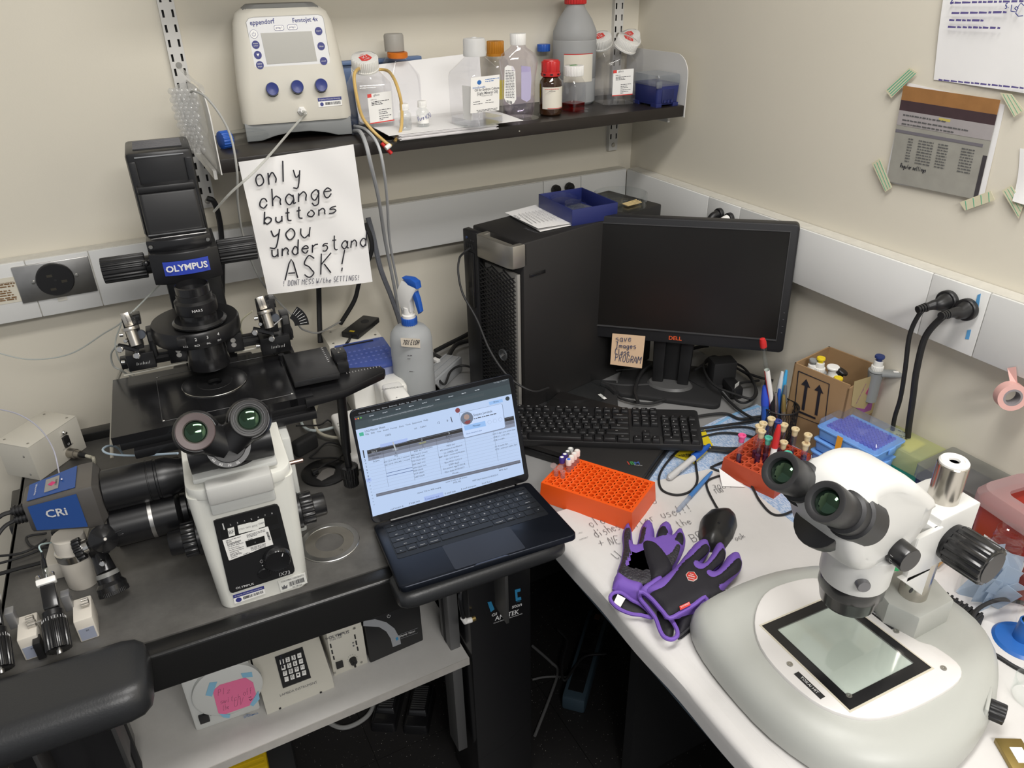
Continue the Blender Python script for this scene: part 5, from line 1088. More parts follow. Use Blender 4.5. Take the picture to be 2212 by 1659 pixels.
# ================================================================== joystick remote and white block
J = Bk(190, 1272, ZT, .024)
t = thing('joystick_remote', 'manipulator joystick with white round base, chrome band and black fluted knobs', 'joystick', Tr(J)); JI = Tr(J).inverted()
IV = mat('ivory_base', (.66, .62, .55), .4)
MB().lathe([(.0235, 0), (.0245, .002), (.0258, .058)], 36).build('base', IV, t); MB().lathe([(.0268, .058), (.0268, .071), (.025, .072)], 36).build('chrome_band', CHR, t)
MB().lathe([(.0245, .071), (.0235, .098), (.0001, .1)], 32).build('upper_cup', IV, t)
yj = J.y-.03; q = lambda u, v, y=None: JI @ Py(u, v, yj if y is None else y)
MB().box(q(212, 1180), (.030, .02, .026), .003).build('gimbal', BLKS, t)
cb = q(225, 1163, yj-.018); MB(axis(cb, V(.18, -.86, .45))).lathe([(.0215, -.012), (.0225, -.006), (.0225, 0), (.021, .002), (.004, .0105), (.0035, .0115), (.0001, .0115)], 36).build('cone_knob', BLKS, t)
MB(axis(cb, V(.18, -.86, .45))).lathe([(.0026, .0112), (.0022, .0130), (.0001, .013)], 12).build('cone_screw', NS, t)
for a, e, nm in (((186, 1180), (163, 1190), 'side_knob'), ((240, 1150), (266, 1138), 'side_knob')):
    A, E = q(*a), q(*e); dd = (E-A); T = axis(A, dd)
    MB(T).lathe([(.012, -.004), (.012, .004)], 20).build('scale_ring', CHR, t); MB(T).prism(ribs(.0165, .0185, 14), .004, dd.length, .0015).build(nm, BLKS, t)
A, B_, C_, D_ = q(213, 1196), q(230, 1235, yj-.022), q(237, 1248, yj-.028), q(247, 1279, yj-.040)
MB().tube([A, A.lerp(B_, .5), B_], lambda k: .0125+.003*k, 18, 4).build('stick', BLKS, t)
T = axis(B_, D_-B_); L_ = (D_-B_).length
MB(T).lathe([(.0165, 0), (.0175, .004), (.0178, .007)], 30).build('scale_ring', mat('grey_ring', (.20, .20, .19), .4), t)
MB(T).lathe([(.0178, .007), (.0178, L_*.45), (.0225, L_*.62), (.0225, L_), (.021, L_+.002), (.0001, L_+.002)], 34).build('stick_knob', BLKS, t)
MB(T).prism(ribs(.0224, .0229, 50), L_*.86, L_+.0015).build('knurl', BLKS, t)
MB(axis(q(221, 1218, yj-.034), V(0, -1, .4))).lathe([(.0045, -.01), (.0045, 0), (.0035, .0012), (.0001, .0012)], 14).build('stick_screw', CHR, t)
p0, p1 = Pz(106, 1255, ZT), Pz(171, 1243, ZT)
t = thing('ivory_block', 'ivory rectangular block with black socket behind the joystick base', 'lab device', Tr(p0) @ Rz(-8))
MB().box((.030, .055, .0155), (.060, .11, .031), .0015).build('case', IV, t); MB().box((.022, .075, .042), (.028, .03, .024), .002).build('socket', BLK, t)
# ================================================================== microinjectors
def injector(P0, label, lab2, s=1.):
    dv = V(-.01, .866, .5); T = axis(P0, dv, (0, 0, 1)); t = thing('microinjector', label, 'injector', Tr(P0.x, P0.y, ZT)); W = T; I = t.matrix_world.inverted() @ T @ Sc(.66, .66, .80)
    MB(I).lathe([(.0001, -.008), (.006, -.008), (.0062, .0)], 16).build('end_pin', STL, t)
    MB(I).prism(ribs(.0245, .0262, 22), .0, .054, .0012).build('fluted_knob', BLKS, t)
    MB(I).lathe([(.0236, .053), (.0236, .062), (.0215, .064), (.0215, .074), (.019, .076)], 34).build('scale_drum', SB, t)
    for i in range(24): MB(I).box((.0239*math.cos(i*PI/12), .0239*math.sin(i*PI/12), .0575), (.0006, .0006, .005 if i % 5 else .008)).build('drum_mark', WINK, t)
    MB(I).lathe([(.0155, .076), (.0155, .083)], 28).build('clear_collar', CLR, t)
    MB(I).box((0, -.002, .108), (.030, .022, .055), .002).build('body', BLKS, t)
    MB(I).lathe([(.0045, .078), (.0045, .098), (.0085, .1), (.0085, .124)], 20).build('barrel', NS, t)
    MB(I).box((0, .008, .134), (.040, .016, .012), .002).build('clamp', WP2, t)
    for x in (-.014, .014): MB(I).lathe([(.0055, .14), (.0055, .147), (.004, .149), (.0001, .149)], 16, Tr(x, .014, 0) if False else Tr(x, .011, 0)).build('clamp_screw', CHR, t)
    MB(I).lathe([(.0048, .12), (.0048, .152), (.0062, .155), (.0062, .166), (.0036, .168)], 18, cap=False).build('syringe', GLS, t)
    MB(I).lathe([(.0058, .166), (.0058, .182), (.0035, .185), (.0030, .198)], 16).build('luer', BLKS, t)
    MB().box((.035, .058, .021), (.026, .052, .042), .002).build('stand', IV, t)
    MB().box((.035, .0316, .014), (.021, .0006, .022)).build('stand_label', mat('blue_grey_label', (.30, .33, .42), .5), t)
    txt('IM', .004, Tr(.036, .031, .020) @ Rx(90), INK, t)
    MB().box((.018, .075, .052), (.012, .016, .03), .001).build('stand_arm', mat('arm_steel', (.35, .35, .36), .4, .7), t)
    MB(Tr(.040, .06, .050) @ Ry(90)).prism(ribs(.0055, .006, 16), -.004, .006).build('thumb_screw', NS, t); MB(Tr(-.030, .055, .046) @ Ry(-90)).prism(ribs(.0055, .006, 16), -.004, .006).cyl((0, 0, -.012), (0, 0, 0), .002, n=8).build('thumb_screw', NS, t)
    MB().box((-.028, .030, .02), (.010, .02, .032), .001).build('foot_plate', BLK, t)
    tip = T @ V(0, 0, .157)
    return t, tip
t1, tip1 = injector(Pz(128, 1404, ZT+.028), 'black fluted microinjector with clear syringe and white clamp beside the joystick', '')
t2, tip2 = injector(Pz(2, 1446, ZT+.028), 'black fluted microinjector cut off by the table end, next to the armrest', '')
cable('injector_tube', [tip1, tip1+V(.0, .012, .008), Pz(136, 1165, ZT+.07), Pz(150, 1130, ZT+.06), Pz(185, 1128, ZT+.03)], .0013, mat('aqua_tube', (.42, .55, .55), .4), 'pale aqua tube leaving the full injector tip', 'tube')
for pts, lb in (([(-20, 1245), (40, 1228), (95, 1212), (112, 1190), (108, 1178)], 'black cable snaking left of the ivory block'), ([(-20, 1222), (30, 1208), (80, 1190), (118, 1165)], 'thin black cable below the blue camera'), ([(-20, 1203), (40, 1196), (75, 1182), (100, 1165)], 'upper thin black cable below the blue camera'), ([(140, 1180), (75, 1182), (58, 1168), (62, 1158), (100, 1152)], 'black cable loop under the blue camera')):
    cable('floor_cable', [Pz(u, v, ZT+.006) for u, v in pts], .0034 if 'snaking' in lb else .0022, RUB, lb)
cable('aqua_tube', [Pz(152, 1245, ZT+.012), Pz(142, 1232, ZT+.01), Pz(140, 1210, ZT+.02), Pz(150, 1180, ZT+.03), Pz(165, 1150, ZT+.04)], .0016, mat('green_tube', (.48, .56, .44), .4), 'pale green tube looping beside the ivory block', 'tube')
# ================================================================== right back corner of the table
t = thing('power_supply', 'beige power supply box with screws standing behind the stage arm', 'power supply', Tr(.418, 1.632, ZT) @ Rz(-2))
MB().box((0, 0, .065), (.124, .088, .13), .0015).build('case', BEIGE, t)
for x, y in ((-.05, -.035), (.05, -.035), (-.04, .03)): MB().sph((x, y, .1305), .003, 10, sc=(1, 1, .5)).build('screw', SCREW, t)
MB().lathe([(.004, 0), (.004, .003), (.0025, .004), (.0025, .009)], 12, Tr(.035, -.044, .112) @ Rx(90)).build('post', CHR, t)
q4 = [Pz(*c, ZT+.137) for c in ((742, 721), (790, 684), (815, 690), (769, 732))]
M = frame((q4[0]+q4[1]+q4[2]+q4[3])/4, q4[1]-q4[0], V(0, 1, 0) if False else q4[0]-q4[3])
t = thing('hand_remote', 'black handheld remote with round thumb dish lying on the beige power supply', 'remote', M @ Tr(0, 0, -.006))
w_, h_ = (q4[1]-q4[0]).length, (q4[0]-q4[3]).length
MB().prism(rrect(w_, h_, .004), 0, .012, .001).build('case', BLK, t); MB().lathe([(.010, .0121), (.0095, .0125), (.0001, .0122)], 24, Tr(w_*.2, 0, 0)).build('thumb_dish', BLKM, t)
MB().box((-w_*.38, 0, .0124), (.006, .012, .0006)).build('yellow_label', MATS['warning_yellow'], t)
cable('remote_cable', [M @ V(-w_/2, -.003, 0), M @ V(-w_/2-.02, -.008, -.004), Pz(735, 755, ZT+.11), Pz(722, 775, ZT+.09), Pz(700, 790, ZT+.06)], .003, RUB, 'black lead of the handheld remote')
t = thing('foam_box', 'white box carrying the blue tube rack at the table corner', 'box', Tr(.417, 1.512, ZT) @ Rz(-4)); MB().box((0, 0, .042), (.105, .135, .084), .004).build('case', WPL, t)
t = thing('pcr_rack', 'translucent blue tube rack with hinged lid on the white box', 'rack', Tr(.417, 1.514, ZT+.084) @ Rz(-4))
PB = clear('pcr_blue', (.35, .45, .85), .4, .15, 1.4, .45, (.22, .32, .75))
MB().box((0, 0, .016), (.112, .088, .032), .004).build('base', mat('pcr_white_blue', (.55, .60, .78), .4), t)
MB().box((0, .002, .040), (.116, .130, .016), .004).build('lid', PB, t); MB().box((-.005, .052, .0485), (.07, .006, .001)).build('lid_label', INK, t)
for i in range(9):
    for j in range(4): MB().box((-.045+i*.0112, -.045+j*.02, .0484), (.005, .004, .0012)).build('well_mark', mat('well_blue', (.12, .16, .42), .5), t)
# nanodrop
t = thing('spectrophotometer', 'white benchtop spectrophotometer with hinged arm behind the laptop', 'lab device', Tr(.375, 1.36, ZT) @ Rz(-4))
MB().box((0, -.005, .018), (.155, .19, .036), .008, seg=3).build('base', WP2, t)
for i in range(6): MB().box((-.066, .04-i*.012, .0365), (.012, .003, .001)).build('vent', mat('vent_shade', (.45, .45, .43), .5), t)
MB().box((.055, .055, .06), (.06, .07, .09), .01, seg=3).build('arm_mount', WPL, t)
NH = MB().box((.052, .00, .094), (.046, .085, .028), .009, seg=3).build('arm', WP2, t)
txt('NANODROP', .0085, Tr(.05, .012, .1085) @ Rz(-8), GREYINK, t)
MB().lathe([(.014, -.012), (.015, .004), (.013, .006), (.0001, .0065)], 26, Tr(.056, -.045, .088) @ Rx(50)).build('lever', CHR, NH)
txt('e', .008, Tr(.045, -.03, .1085), GREYINK, t)
# spray bottle
SP = Tr(.497, 1.432, ZT)
t = thing('spray_bottle', 'milky spray bottle with blue and white trigger labelled ethanol', 'spray bottle', SP)
MB().lathe([(.0001, 0), (.042, 0), (.045, .005), (.0455, .180), (.043, .195), (.034, .207), (.017, .214), (.0155, .222)], 40).build('bottle', clear('spray_hdpe', (.72, .74, .76), .3, .35, 1.25, .8, (.70, .72, .73)), t)
MB().lathe([(.0435, .003), (.0435, .135), (.0001, .136)], 32).build('liquid', mat('spray_liquid', (.55, .57, .58), .3), t)
MB().prism(ribs(.0165, .0172, 24), .216, .232, .001).build('collar', BLUEC, t)
MB().lathe([(.0145, .232), (.0145, .238), (.0115, .240), (.0105, .255)], 24).build('neck', WP2, t)
HM = Tr(0, 0, .253) @ Rz(-62)
MB(HM).prism([(-.012, -.006), (.012, -.006), (.012, .02), (.032, .050), (.030, .060), (-.006, .062), (-.020, .040), (-.022, .018)], -.008, .008, .002, T=Rx(90)).build('trigger_head', WP2, t)
MB(HM).prism([(.012, .056), (.036, .052), (.034, .066), (.020, .072), (-.004, .070)], -.0085, .0085, .002, T=Rx(90)).build('nozzle_shroud', BLUEC, t)
MB(HM).prism([(.016, .044), (.026, .050), (.034, .026), (.038, .0), (.032, -.006), (.026, .014)], -.006, .006, .0015, T=Rx(90)).build('trigger', BLUEC, t)
MB(SP.inverted()).add([Py(865, 730, 1.385), Py(907, 732, 1.385), Py(908, 752, 1.385), Py(867, 748, 1.385)], [(0, 1, 2, 3)]).build('tape_label', mat('masking_tape', (.62, .56, .47), .7), t, solid=.0004)
f = Face(frame(Py(885, 740, 1.3842), V(1, 0, 0), V(0, 0, 1)), t, SP); f.hand([('70% EtOH', (869, 744), (905, 744), 9)], INK, .0006, seed=4)
f.print([(880, 768, 890, 768), (880, 775, 886, 775), (884, 802, 894, 803)], GREYINK, .0022)
# ================================================================== open laptop
LM = Tr(.40805, .95127, .86610) @ Rz(-6.62) @ Rx(-9.55) @ Ry(-1.818)
lp = thing('laptop', 'open midnight blue laptop showing a spreadsheet, resting on the armrest', 'laptop', LM)
LMB = mat('midnight_metal', (.010, .013, .021), .30, .6); LK = mat('laptop_key', (.006, .007, .009), .45); LBZ = mat('bezel_black', (.004, .004, .005), .15)
W_, D_ = .304, .215
MB().prism(rrect(W_, D_, .012, 6), -.0112, 0, .0022, seg=3).build('base', LMB, lp)
MB().prism(rrect(.272, .118, .004), 0, .0004, T=Tr(0, .034, 0)).build('keyboard_well', mat('key_well', (.004, .005, .007), .5), lp)
tp = MB().prism(rrect(.121, .078, .004), 0, .0005, T=Tr(0, -.0645, 0)).build('trackpad', mat('trackpad', (.020, .022, .030), .35, .3), lp)
MB().prism([(-.03, -.1082), (.03, -.1082), (.024, -.1045), (-.024, -.1045)], -.001, .0004).build('opening_notch', mat('notch_edge', (.10, .11, .14), .25, .8), lp)
rows = [(['esc']+['']*12+['o'], [1.5]+[1.0]*12+[1.0], .62), (list('`1234567890-=')+['delete'], [1]*13+[1.5], 1), (['tab']+list('QWERTYUIOP[]\\'), [1.5]+[1]*13, 1), (['caps lock']+list("ASDFGHJKL;'")+['return'], [1.77]+[1]*11+[1.77], 1), (['shift']+list('ZXCVBNM,./')+['shift'], [2.27]+[1]*10+[2.27], 1), (['fn', 'control', 'option', 'command', '', 'command', 'option', '<', '', '>'], [1, 1, 1, 1.25, 5.1, 1.25, 1, .97, .97, .97], 1)]
U = .0186; y = .0925
for names, ws, hh in rows:
    x = -.1348; h = .0162*hh if hh < 1 else .0162
    tw = sum(ws); k = .2696/tw
    for nm, w0 in zip(names, ws):
        kw = w0*k; cx = x+kw/2; kb = MB().prism(rrect(kw-.0026, h, .0016, 2), .0004, .0013, T=Tr(cx, y-h/2, 0)).build('key', LK, lp)
        if nm and nm != 'o': txt(nm, .0052 if len(nm) == 1 else .0034, Tr(cx if len(nm) == 1 else cx, y-h/2-(.0 if len(nm) == 1 else .003), .0015), WINK, lp, 'key_legend')
        x += kw
    y -= h+.0022
# lid
LDM = Tr(0, .1035, .0035) @ Rx(82)            # local: y runs up the lid, z faces the user
ld = MB().prism(rrect(W_, .212, .011, 6, 0, .106), -.0045, 0, .0014).build('lid', LMB, lp, LDM)
bz = MB().prism(rrect(W_-.003, .2095, .010, 6, 0, .106), -.0002, .0006).build('bezel', LBZ, lp, LDM)
MB().cyl((-.12, .1035, .001), (.12, .1035, .001), .0045, n=14).build('hinge', LBZ, lp)
LS = Face(LM @ LDM @ Tr(0, 0, .0007), lp, LM)
cL = lambda x, y: (700+x/3.687, 780+y/3.687)
def em(n, c, k): return mat(n, c, .4, emit=k)
SWH = em('screen_page', (.50, .64, .90), .95); SDK = em('screen_dark', (.010, .030, .045), .8); SD2 = em('screen_tab', (.022, .050, .065), .8); SBK = em('screen_black', (.004, .004, .008), .5); SGR = em('screen_grey', (.16, .18, .24), .8); SGR2 = em('screen_grey_light', (.27, .31, .42), .8); SBL = em('screen_blue', (.30, .52, .90), .95); SLV = em('screen_select', (.38, .50, .86), .95); SCD = em('screen_card', (.54, .68, .95), .98)
STX = em('screen_text', (.02, .025, .04), .3); SGL = em('screen_line', (.33, .40, .58), .8); SWT = em('screen_light_text', (.55, .60, .66), .8)
scr = LS.poly([cL(238, 445), cL(1470, 138), cL(1592, 898), cL(388, 1238)], SBK, 'display', 0, .0003)
P = lambda pts, m, nm, z=.0003: LS.poly([cL(*p) for p in pts], m, nm, z, z+.0002)
P([(252, 548), (1492, 262), (1592, 898), (388, 1238)], SWH, 'page_area')
P([(238, 445), (1470, 138), (1478, 182), (246, 488)], SDK, 'menu_bar'); P([(246, 488), (1478, 182), (1492, 262), (252, 548)], SD2, 'tab_bar')
P([(350, 470), (1270, 255), (1274, 275), (354, 492)], em('screen_url', (.035, .06, .075), .8), 'address_bar', .0005)
T = lambda s, a, b, m=STX, ya=1.: LS.text(s, cL(*a), cL(*b), m, 'screen_text', ya, .0009)
T('Chrome', (275, 417), (325, 406), SWT); T('File', (340, 403), (362, 398), SWT); T('Edit', (378, 397), (402, 391), SWT); T('View', (418, 386), (446, 380), SWT); T('History', (462, 376), (503, 367), SWT); T('Bookmarks', (518, 362), (580, 348), SWT); T('Profiles', (597, 345), (640, 335), SWT); T('Tab', (655, 333), (675, 328), SWT); T('Window', (692, 324), (735, 313), SWT); T('Help', (750, 311), (777, 304), SWT); T('Tue Aug 11 10:52 PM', (1350, 175), (1460, 148), SWT)
T('docs.google.com/spreadsheets/d/1gWKF8jrXEf0Qn-qBownLrRfXI2wpRQatC', (385, 470), (870, 352), SWT, .8)
for c, m in (((252, 461), 'tl_red'), ((272, 456), 'tl_yellow'), ((293, 451), 'tl_green')): LS.disc(cL(*c), .0014, em(m, {'tl_red': (.7, .05, .04), 'tl_yellow': (.7, .45, .03), 'tl_green': (.1, .5, .08)}[m], .8), 'window_button', .0004, .0009, n=12)
for i in range(9): LS.print([(*cL(360+i*105, 438-i*25.5), *cL(398+i*105, 428-i*25.5))], SWT, .0014, 'tab_title', 3+i, .0009)
T('LN2 Master Sheet', (325, 560), (485, 522), STX, 1.05)
for s, a, b in (('File', (330, 584), (357, 578)), ('Edit', (374, 573), (403, 567)), ('View', (420, 563), (453, 556)), ('Insert', (471, 551), (515, 541)), ('Format', (530, 537), (580, 526)), ('Data', (598, 522), (633, 514)), ('Tools', (648, 508), (687, 500)), ('Extensions', (703, 497), (777, 478)), ('Help', (793, 475), (827, 468)), ('100%', (490, 592), (532, 582)), ('Calibri', (765, 527), (812, 515)), ('12', (903, 491), (920, 487)), ('B', (977, 474), (987, 472)), ('I', (1011, 466), (1017, 464)), ('123', (718, 538), (738, 533))): T(s, a, b)
P([(278, 573), (312, 565), (318, 592), (284, 600)], em('sheet_icon', (.05, .45, .30), .9), 'sheet_icon', .0005)
P([(448, 690), (660, 640), (664, 612), (446, 664)], SLV, 'column_head', .0005)
# header rows of the sheet
HL = lambda x, y0: y0-(x-340)*.2365
def row(y0, y1, m, nm, x0=342, x1=1510, z=.0005):
    P([(x0+(y0-720)*.155, HL(x0, y0)), (x1+(y0-720)*.16, HL(x1, y0)), (x1+(y1-720)*.16, HL(x1, y1)), (x0+(y1-720)*.155, HL(x0, y1))], m, nm, z)
row(712, 742, SBK, 'header_row'); row(742, 770, SGR, 'header_row'); row(770, 797, SGR2, 'header_row'); row(1062, 1086, SGR, 'divider_row', 360, 1506)
for k in range(15): LS.line([cL(342+.155*(k*25.2), HL(342, 720+k*25.2)), cL(1505+.16*k*25.2, HL(1505, 720+k*25.2))], .00012, SGL, 'grid_line', .0009)
for x in (462, 672, 885, 1105, 1335): LS.line([cL(x, HL(x, 712)), cL(x+.155*330, HL(x+50, 712)+330)], .00014, STX, 'column_line', .0009)
for s, a, b, m in (('Slot #', (378, 727), (422, 713), SWT), ('1', (555, 680), (565, 676), SWT), ('2', (772, 626), (782, 622), SWT), ('3', (988, 574), (998, 570), SWT), ('Holder Color', (357, 757), (453, 733), STX), ('White', (543, 707), (590, 696), SWT), ('YELLOW', (752, 657), (812, 642), em('screen_yellow', (.75, .72, .05), .8)), ('BLACK', (970, 603), (1018, 590), STX), ('Canes', (385, 773), (433, 762), STX), ('0', (566, 733), (575, 730), STX), ('0', (782, 676), (790, 673), STX), ('0', (993, 622), (1001, 619), STX), ('Straws', (390, 800), (440, 787), STX), ('M2', (562, 755), (588, 749), STX),
 ('4986 day 3 (2 straws)', (715, 722), (862, 683), STX), ('4882 day6 (2 straws)', (690, 755), (822, 720), STX), ('5027 2019-1991 (MII, 2 oocytes)', (475, 808), (680, 755), STX), ('5027 2019-1992 (MII, 1 oocyte)', (482, 832), (685, 780), STX), ('4735 (day5 one)', (692, 775), (800, 750), STX), ('5263 (day6, two)', (698, 800), (805, 775), STX), ('6605 (day3 one)', (704, 828), (805, 800), STX), ('5496 (day5 two)', (708, 855), (812, 828), STX), ('5830 (day6)', (712, 878), (788, 858), STX), ('5733 (day5)', (717, 902), (795, 880), STX), ('5487 (day6)', (722, 928), (800, 905), STX),
 ('D3-D6', (980, 648), (1025, 637), STX), ('P832 old', (975, 675), (1037, 660), STX), ('MII oocytes in cardboard', (925, 715), (1097, 670), STX), ('11-10905 old', (955, 735), (1062, 706), STX), ('8281 day5 1 straw vitrification', (915, 768), (1120, 716), STX), ('05-13-17 Dieter', (970, 782), (1075, 753), STX), ('Blast MNT 12/12/17', (960, 810), (1097, 775), STX), ('5309 day3', (993, 828), (1073, 808), STX), ('Enu patient egg 01/20/18', (950, 862), (1122, 818), STX), ('Mito day6 30/20/2017', (962, 888), (1118, 845), STX), ('Mouse', (1022, 895), (1068, 883), STX),
 ('5205 5 day1 (one straw thaw', (1342, 585), (1523, 543), STX), ('1748-2 1 1 GV 2 M1', (1348, 608), (1475, 577), STX), ('1748 3 oocyte', (1350, 634), (1435, 613), STX), ('101 4 maybe 2pn', (1360, 684), (1462, 657), STX), ('P796 1 unknown maybe 2pn?', (1363, 706), (1538, 662), STX), ('some 2-cells in old straws', (968, 964), (1138, 920), STX), ('7755 M2', (1027, 970), (1088, 955), STX), ('thawed 7/25 for MSR imaging', (742, 1053), (930, 1005), STX), ('green vitrification straws wrk', (1388, 852), (1565, 805), STX), ('4492 day3', (1392, 872), (1458, 857), STX), ('4407 day3 thawed 6/14/2024 5', (1180, 955), (1385, 905), STX),
 ('E large tank', (677, 1136), (763, 1113), STX), ('E medium tank', (808, 1100), (918, 1072), em('screen_blue_text', (.05, .12, .5), .5)), ('E small tank', (962, 1055), (1048, 1033), STX), ('E small transport', (1092, 1021), (1210, 990), STX), ('Small Red 1', (1255, 975), (1332, 955), STX), ('red locator 6', (530, 1180), (630, 1152), STX)): T(s, a, b, m)
for k in range(17): T(str(k+1), (311+k*5.1, 740+k*25.3), (320+k*5.1, 738+k*25.3))
P([(793, 1082), (945, 1042), (955, 1078), (800, 1118)], SLV, 'sheet_tab', .0005); P([(334, 938), (372, 929), (378, 955), (340, 965)], SLV, 'row_head', .0005)
P([(495, 892), (702, 843), (703, 847), (496, 896)], em('screen_cell_line', (.05, .15, .5), .5), 'cell_outline', .0007); P([(498, 916), (707, 867), (708, 871), (499, 920)], MATS['screen_cell_line'], 'cell_outline', .0007)
# contact card
P([(1075, 412), (1405, 338), (1420, 345), (1446, 525), (1436, 535), (1125, 615), (1112, 608)], em('card_shadow', (.30, .38, .55), .7), 'card_shadow', .0010); P([(1078, 414), (1405, 340), (1416, 347), (1440, 522), (1432, 530), (1124, 608), (1112, 602)], SCD, 'contact_card', .0012)
P([(1310, 325), (1418, 300), (1425, 325), (1318, 350)], SBL, 'share_button', .0005); P([(1110, 515), (1280, 475), (1288, 515), (1120, 552)], SBL, 'message_button', .0015)
LS.disc(cL(1136, 455), .0118, em('avatar_grey', (.16, .20, .28), .8), 'avatar', .0012, .0018); LS.disc(cL(1133, 443), .0052, em('avatar_skin', (.45, .32, .28), .8), 'avatar_face', .0014, .0021, n=16); P([(1112, 492), (1130, 474), (1165, 466), (1160, 492), (1138, 500)], em('avatar_red', (.30, .05, .06), .7), 'avatar_shirt', .0019)
LS.disc(cL(1460, 298), .0040, SDK, 'account_icon', .0004, .0009); LS.disc(cL(1063, 392), .0045, MATS['avatar_red'], 'account_icon', .0004, .0009)
TT = lambda s, a, b, m=STX: LS.text(s, cL(*a), cL(*b), m, 'screen_text', 1., .0022)
TT('Stepan Jerabek', (1187, 432), (1338, 398)); LS.print([(*cL(1190, 458), *cL(1372, 415))], STX, .0016, 'screen_text', 4, .0022); TT('Message', (1183, 518), (1242, 504)); TT('Open detailed view', (1128, 580), (1255, 550), em('screen_link', (.06, .16, .50), .5)); T('Share', (1348, 326), (1388, 317))
for x, y in ((1316, 485), (1358, 475), (1402, 464)): LS.disc(cL(x, y), .0036, SGL, 'card_button', .0014, .0018, n=18); LS.disc(cL(x, y), .0033, SCD, 'card_button', .0014, .0020, n=18)
# ================================================================== under the table
LAM = smudge('white_laminate', (.50, .49, .47), (.42, .41, .39), .45, 0, 5)
t = thing('under_shelf', 'white laminate shelf hung under the isolation table', 'shelf', Tr(.10, 1.003, .5))
MB().box((-.005, .25, -.010), (.63, .50, .020), .001).build('board', LAM, t); MB().box((-.005, -.0008, -.010), (.63, .0016, .0195)).build('front_edge', mat('laminate_edge', (.45, .43, .40), .5, vary=.2, vscale=40), t)
for x in (-.30, .29):
    for y in (.06, .44): MB().box((x, y, .12), (.012, .012, .25)).build('hanger', BLKM, t)
# ---- UV lamp unit
UVM = Tr(-.098, 1.086, .5) @ Rz(-3.5)
t = thing('lamp_power_unit', 'off white lamp unit with curved front and pink reminder note', 'lab device', UVM)
UVW = mat('unit_offwhite', (.58, .59, .57), .4)
MB().box((.055, .12, .085), (.116, .24, .17), .006).build('case', UVW, t)
f = Face(UVM @ Tr(0, -.0005, 0) @ Rx(90), t, UVM)
c8 = lambda x, y: (380+x/2.268, 1280+y/2.268)
MB().lathe([(.060, 0), (.060, .008), (.056, .010), (.0001, .010)], 48, Tr(.068, .085, 0)).build('round_bezel', UVW, t, f.L)
f.line([c8(112, 470), c8(122, 520), c8(150, 570), c8(180, 595)], .004, BLKM, 'handle_slot', .001, 4)
sw = f.p(*c8(138, 612)); MB().box((sw.x, sw.y, .002), (.017, .020, .006), .001).build('power_switch', BLK, t, f.L)
f2 = Face(f.M @ Tr(0, 0, .0105), t, UVM)
nt_ = f2.poly([c8(180, 482), c8(215, 452), c8(340, 416), c8(378, 440), c8(392, 495), c8(362, 552), c8(235, 597), c8(208, 590)], mat('pink_note', (.75, .16, .32), .7), 'pink_note', 0, .0006)
for q in ([(165, 440), (202, 436), (176, 508), (145, 502)], [(318, 395), (372, 388), (376, 412), (328, 416)], [(404, 480), (410, 520), (378, 556), (362, 548)], [(212, 592), (266, 596), (262, 614), (232, 610)]): f2.poly([c8(*k) for k in q], mat('blue_masking', (.22, .45, .62), .7), 'tape', .0003, .0009)
f2.hand([('Plz', c8(202, 505), c8(268, 488), 13), ('switch', c8(215, 546), c8(318, 520), 12), ('off', c8(328, 505), c8(376, 490), 13), ('the', c8(228, 577), c8(262, 568), 12), ('UV', c8(280, 560), c8(335, 545), 15)], INK, .0008, seed=7)
f2.line([c8(360, 522), c8(366, 526), c8(374, 518)], .0007, INK, 'smile', .0008, 4); f2.line([c8(358, 510), c8(359, 514)], .0007, INK, 'smile', .0008); f2.line([c8(366, 508), c8(367, 512)], .0007, INK, 'smile', .0008)
f.text('LUMEN', c8(328, 580), c8(364, 570), mat('lumen_blue', (.03, .12, .32), .5), z=.012, bold=.01); f.text('DYNAMICS', c8(330, 588), c8(398, 566), MATS['lumen_blue'], z=.012, bold=.01)
# ---- keypad controller
KM = Tr(.086, 1.062, .5)
t = thing('keypad_controller', 'cream sloped controller with sixteen key pad on the lower shelf', 'control box', KM)
CRM = mat('cream_enamel', (.60, .58, .51), .42)
MB(KM.inverted() @ Tr(KM.translation) if False else None).prism([(0, 0), (0, .024), (.10, .075), (.20, .075), (.20, 0)], -.0645, .0645, .0012, T=Matrix(((0, 0, 1, 0), (1, 0, 0, 0), (0, 1, 0, 0), (0, 0, 0, 1)))).build('case', CRM, t)
sl = math.degrees(math.atan2(.051, .10)); f = Face(KM @ Tr(0, 0, .0242) @ Rx(sl) @ Tr(0, 0, .0003), t, KM)
kp = f.poly([c8(485, 318), c8(620, 268), c8(662, 418), c8(525, 470)], BLK, 'keypad', -.0005, .003)
labs = '1 2 3 clr 4 5 6 del 7 8 9 F1 +/- 0 . F2'.split()
for i in range(4):
    for j in range(4):
        cx, cy = 518+j*28.5+i*7.7, 343-j*10.2+i*28.3; f.poly([c8(cx-10, cy-9), c8(cx+10, cy-15), c8(cx+13, cy+8), c8(cx-7, cy+13)], WP2, 'key', .003, .0050, .0005); f.text(labs[i*4+j], c8(cx-4, cy+1), c8(cx+6, cy-2), INK, z=.0054)
f.text('LAMBDA INSTRUMENT', c8(510, 505), c8(692, 438), GREYINK, ya=.9)
fl2 = Face(KM @ Tr(0, -.0003, .01) @ Rx(90), t, KM)
for q in (c8(510, 567), c8(710, 488)): fl2.disc(q, .0022, BLKM, 'screw')
